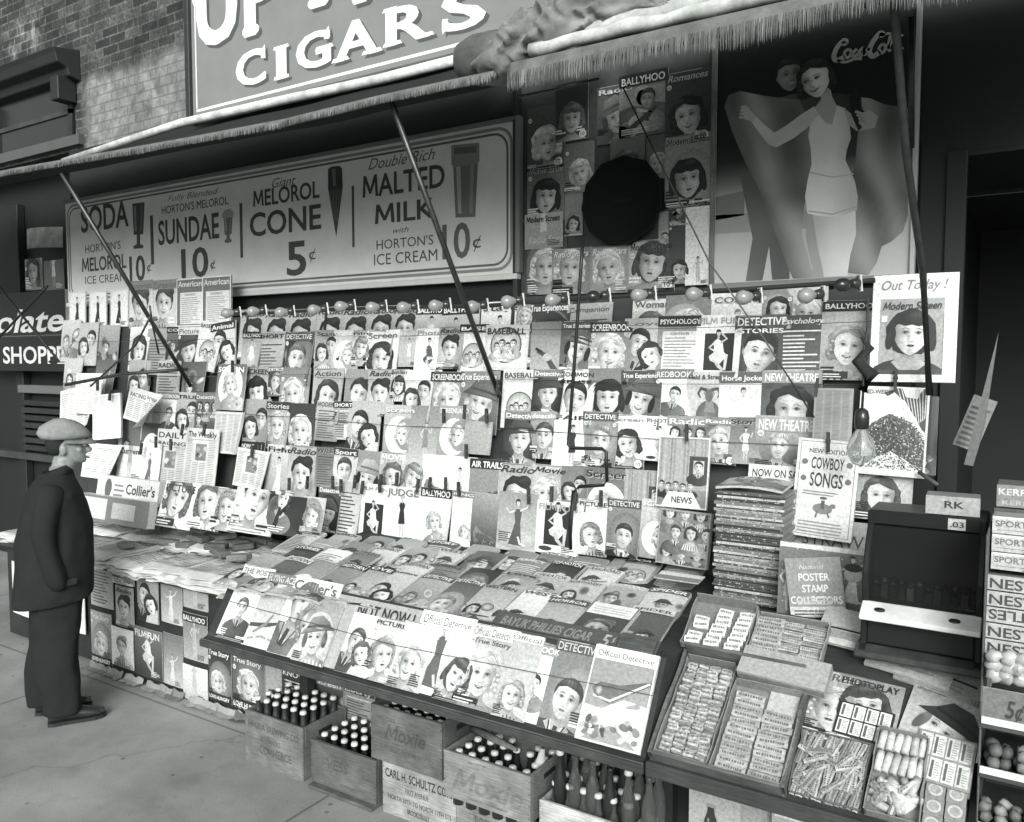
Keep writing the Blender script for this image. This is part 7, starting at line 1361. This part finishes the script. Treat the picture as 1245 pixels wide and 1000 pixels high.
jk = put('coat', mb, man); ss = jk.modifiers.new('soft', 'SUBSURF'); ss.levels = 1; ss.render_levels = 1
mb = MB(); mb.loft([(0, -.045, 1.370, .105, .090, .35), (0, -.03, 1.42, .078, .078, .35), (0, -.022, 1.445, .072, .072, .35), (0, -.028, 1.43, .080, .082, .35), (0, -.042, 1.385, .115, .104, .35)], .10, 'cloth', 24, 2.1, .03, 5); put('coat_collar', mb, jk)
mb = MB(); mb.loft([(0, .0, 1.40, .062, .066, .2), (0, .004, 1.455, .060, .066, .2), (0, .006, 1.462, .056, .062, .2)], .52, 'cloth', 18); put('shirt_collar', mb, man)
for s_ in (1, -1):
    mb = MB(); P_ = [Vector((s_*.150, -.045, 1.365)), Vector((s_*.200, -.055, 1.30)), Vector((s_*.222, -.080, 1.20)), Vector((s_*.236, -.100, 1.10)), Vector((s_*.238, -.075, 1.0)), Vector((s_*.234, -.045, .90)), Vector((s_*.226, -.02, .79)), Vector((s_*.212, -.015, .765))]
    mb.tube(P_, [.060, .072, .068, .062, .058, .056, .054, .046], .085, 'cloth', 16)
    for i, v in enumerate(mb.v): q = Vector(v); nn = noise.noise(q*9)*.014+noise.noise(Vector((q.x*14, q.y*14, q.z*30)))*.010; mb.v[i] = tuple(q+Vector((nn*s_, nn, nn*.5)))
    slv = put('sleeve', mb, jk); slv.modifiers.new('soft', 'SUBSURF').render_levels = 1
    mb = MB(); mb.prism([(-.07, .80), (.06, .82), (.065, .855), (-.065, .835)], s_*.238, s_*.246, .10, 'cloth'); put('pocket_flap', mb, jk, bevel=.002)
# trousers and shoes
for s_, ay, tx in ((1, -.045, .10), (-1, -.115, .10)):
    mb = MB(); rings = []
    for i in range(41):
        t = i/40; z = lerp(.84, .055, t); yy = lerp(-.05, ay, t)+.012*math.sin(t*7+s_); rings.append((s_*lerp(.085, tx, t)+.004*math.sin(t*9), yy, z, lerp(.105, .090, t)*(1+.03*math.sin(t*13)), lerp(.135, .104, t)*(1+.03*math.sin(t*17+2))))
    mb.loft(rings, .08, 'cloth', 32, 2.3, .05, 4+s_); folds(mb, s_*.09, .015, (9, 9, 2.2), 3*s_); tr = put('trouser_leg', mb, man); tr.modifiers.new('soft', 'SUBSURF').render_levels = 1
    mb = MB(); oy = ay+.055; x = s_*tx
    prof = ((-.115, .036, .062, .0), (-.09, .042, .085, 0), (-.03, .042, .088, 0), (.03, .043, .076, 0), (.09, .048, .058, 0), (.14, .043, .046, .003), (.17, .026, .030, .006)); vs = []; n = 12
    for (dy_, hw, hh, lift) in prof:
        for j in range(n): a_ = 2*math.pi*j/n; vs.append((x+hw*math.cos(a_), oy+dy_, .012+lift+(hh*.5)*(1+math.sin(a_))))
    mb.add(vs, [(k*n+j, (k+1)*n+j, (k+1)*n+(j+1) % n, k*n+(j+1) % n) for k in range(len(prof)-1) for j in range(n)]+[tuple(range(n)), tuple(range((len(prof)-1)*n, len(prof)*n))[::-1]], .11, 'gloss', True); sh = put('shoe', mb, man)
    mb = MB(); sp = [(-.118, .034), (-.09, .046), (-.02, .042), (.06, .048), (.12, .050), (.16, .036), (.178, .012)]; out = [(x+w_, oy+d_) for d_, w_ in sp]+[(x-w_, oy+d_) for d_, w_ in sp[::-1]]; m_ = len(out)
    mb.add([(a, b, 0) for a, b in out]+[(a, b, .02) for a, b in out], [tuple(range(m_))[::-1], tuple(range(m_, 2*m_))]+[(i, (i+1) % m_, m_+(i+1) % m_, m_+i) for i in range(m_)], .08, 'dark'); put('sole', mb, sh)
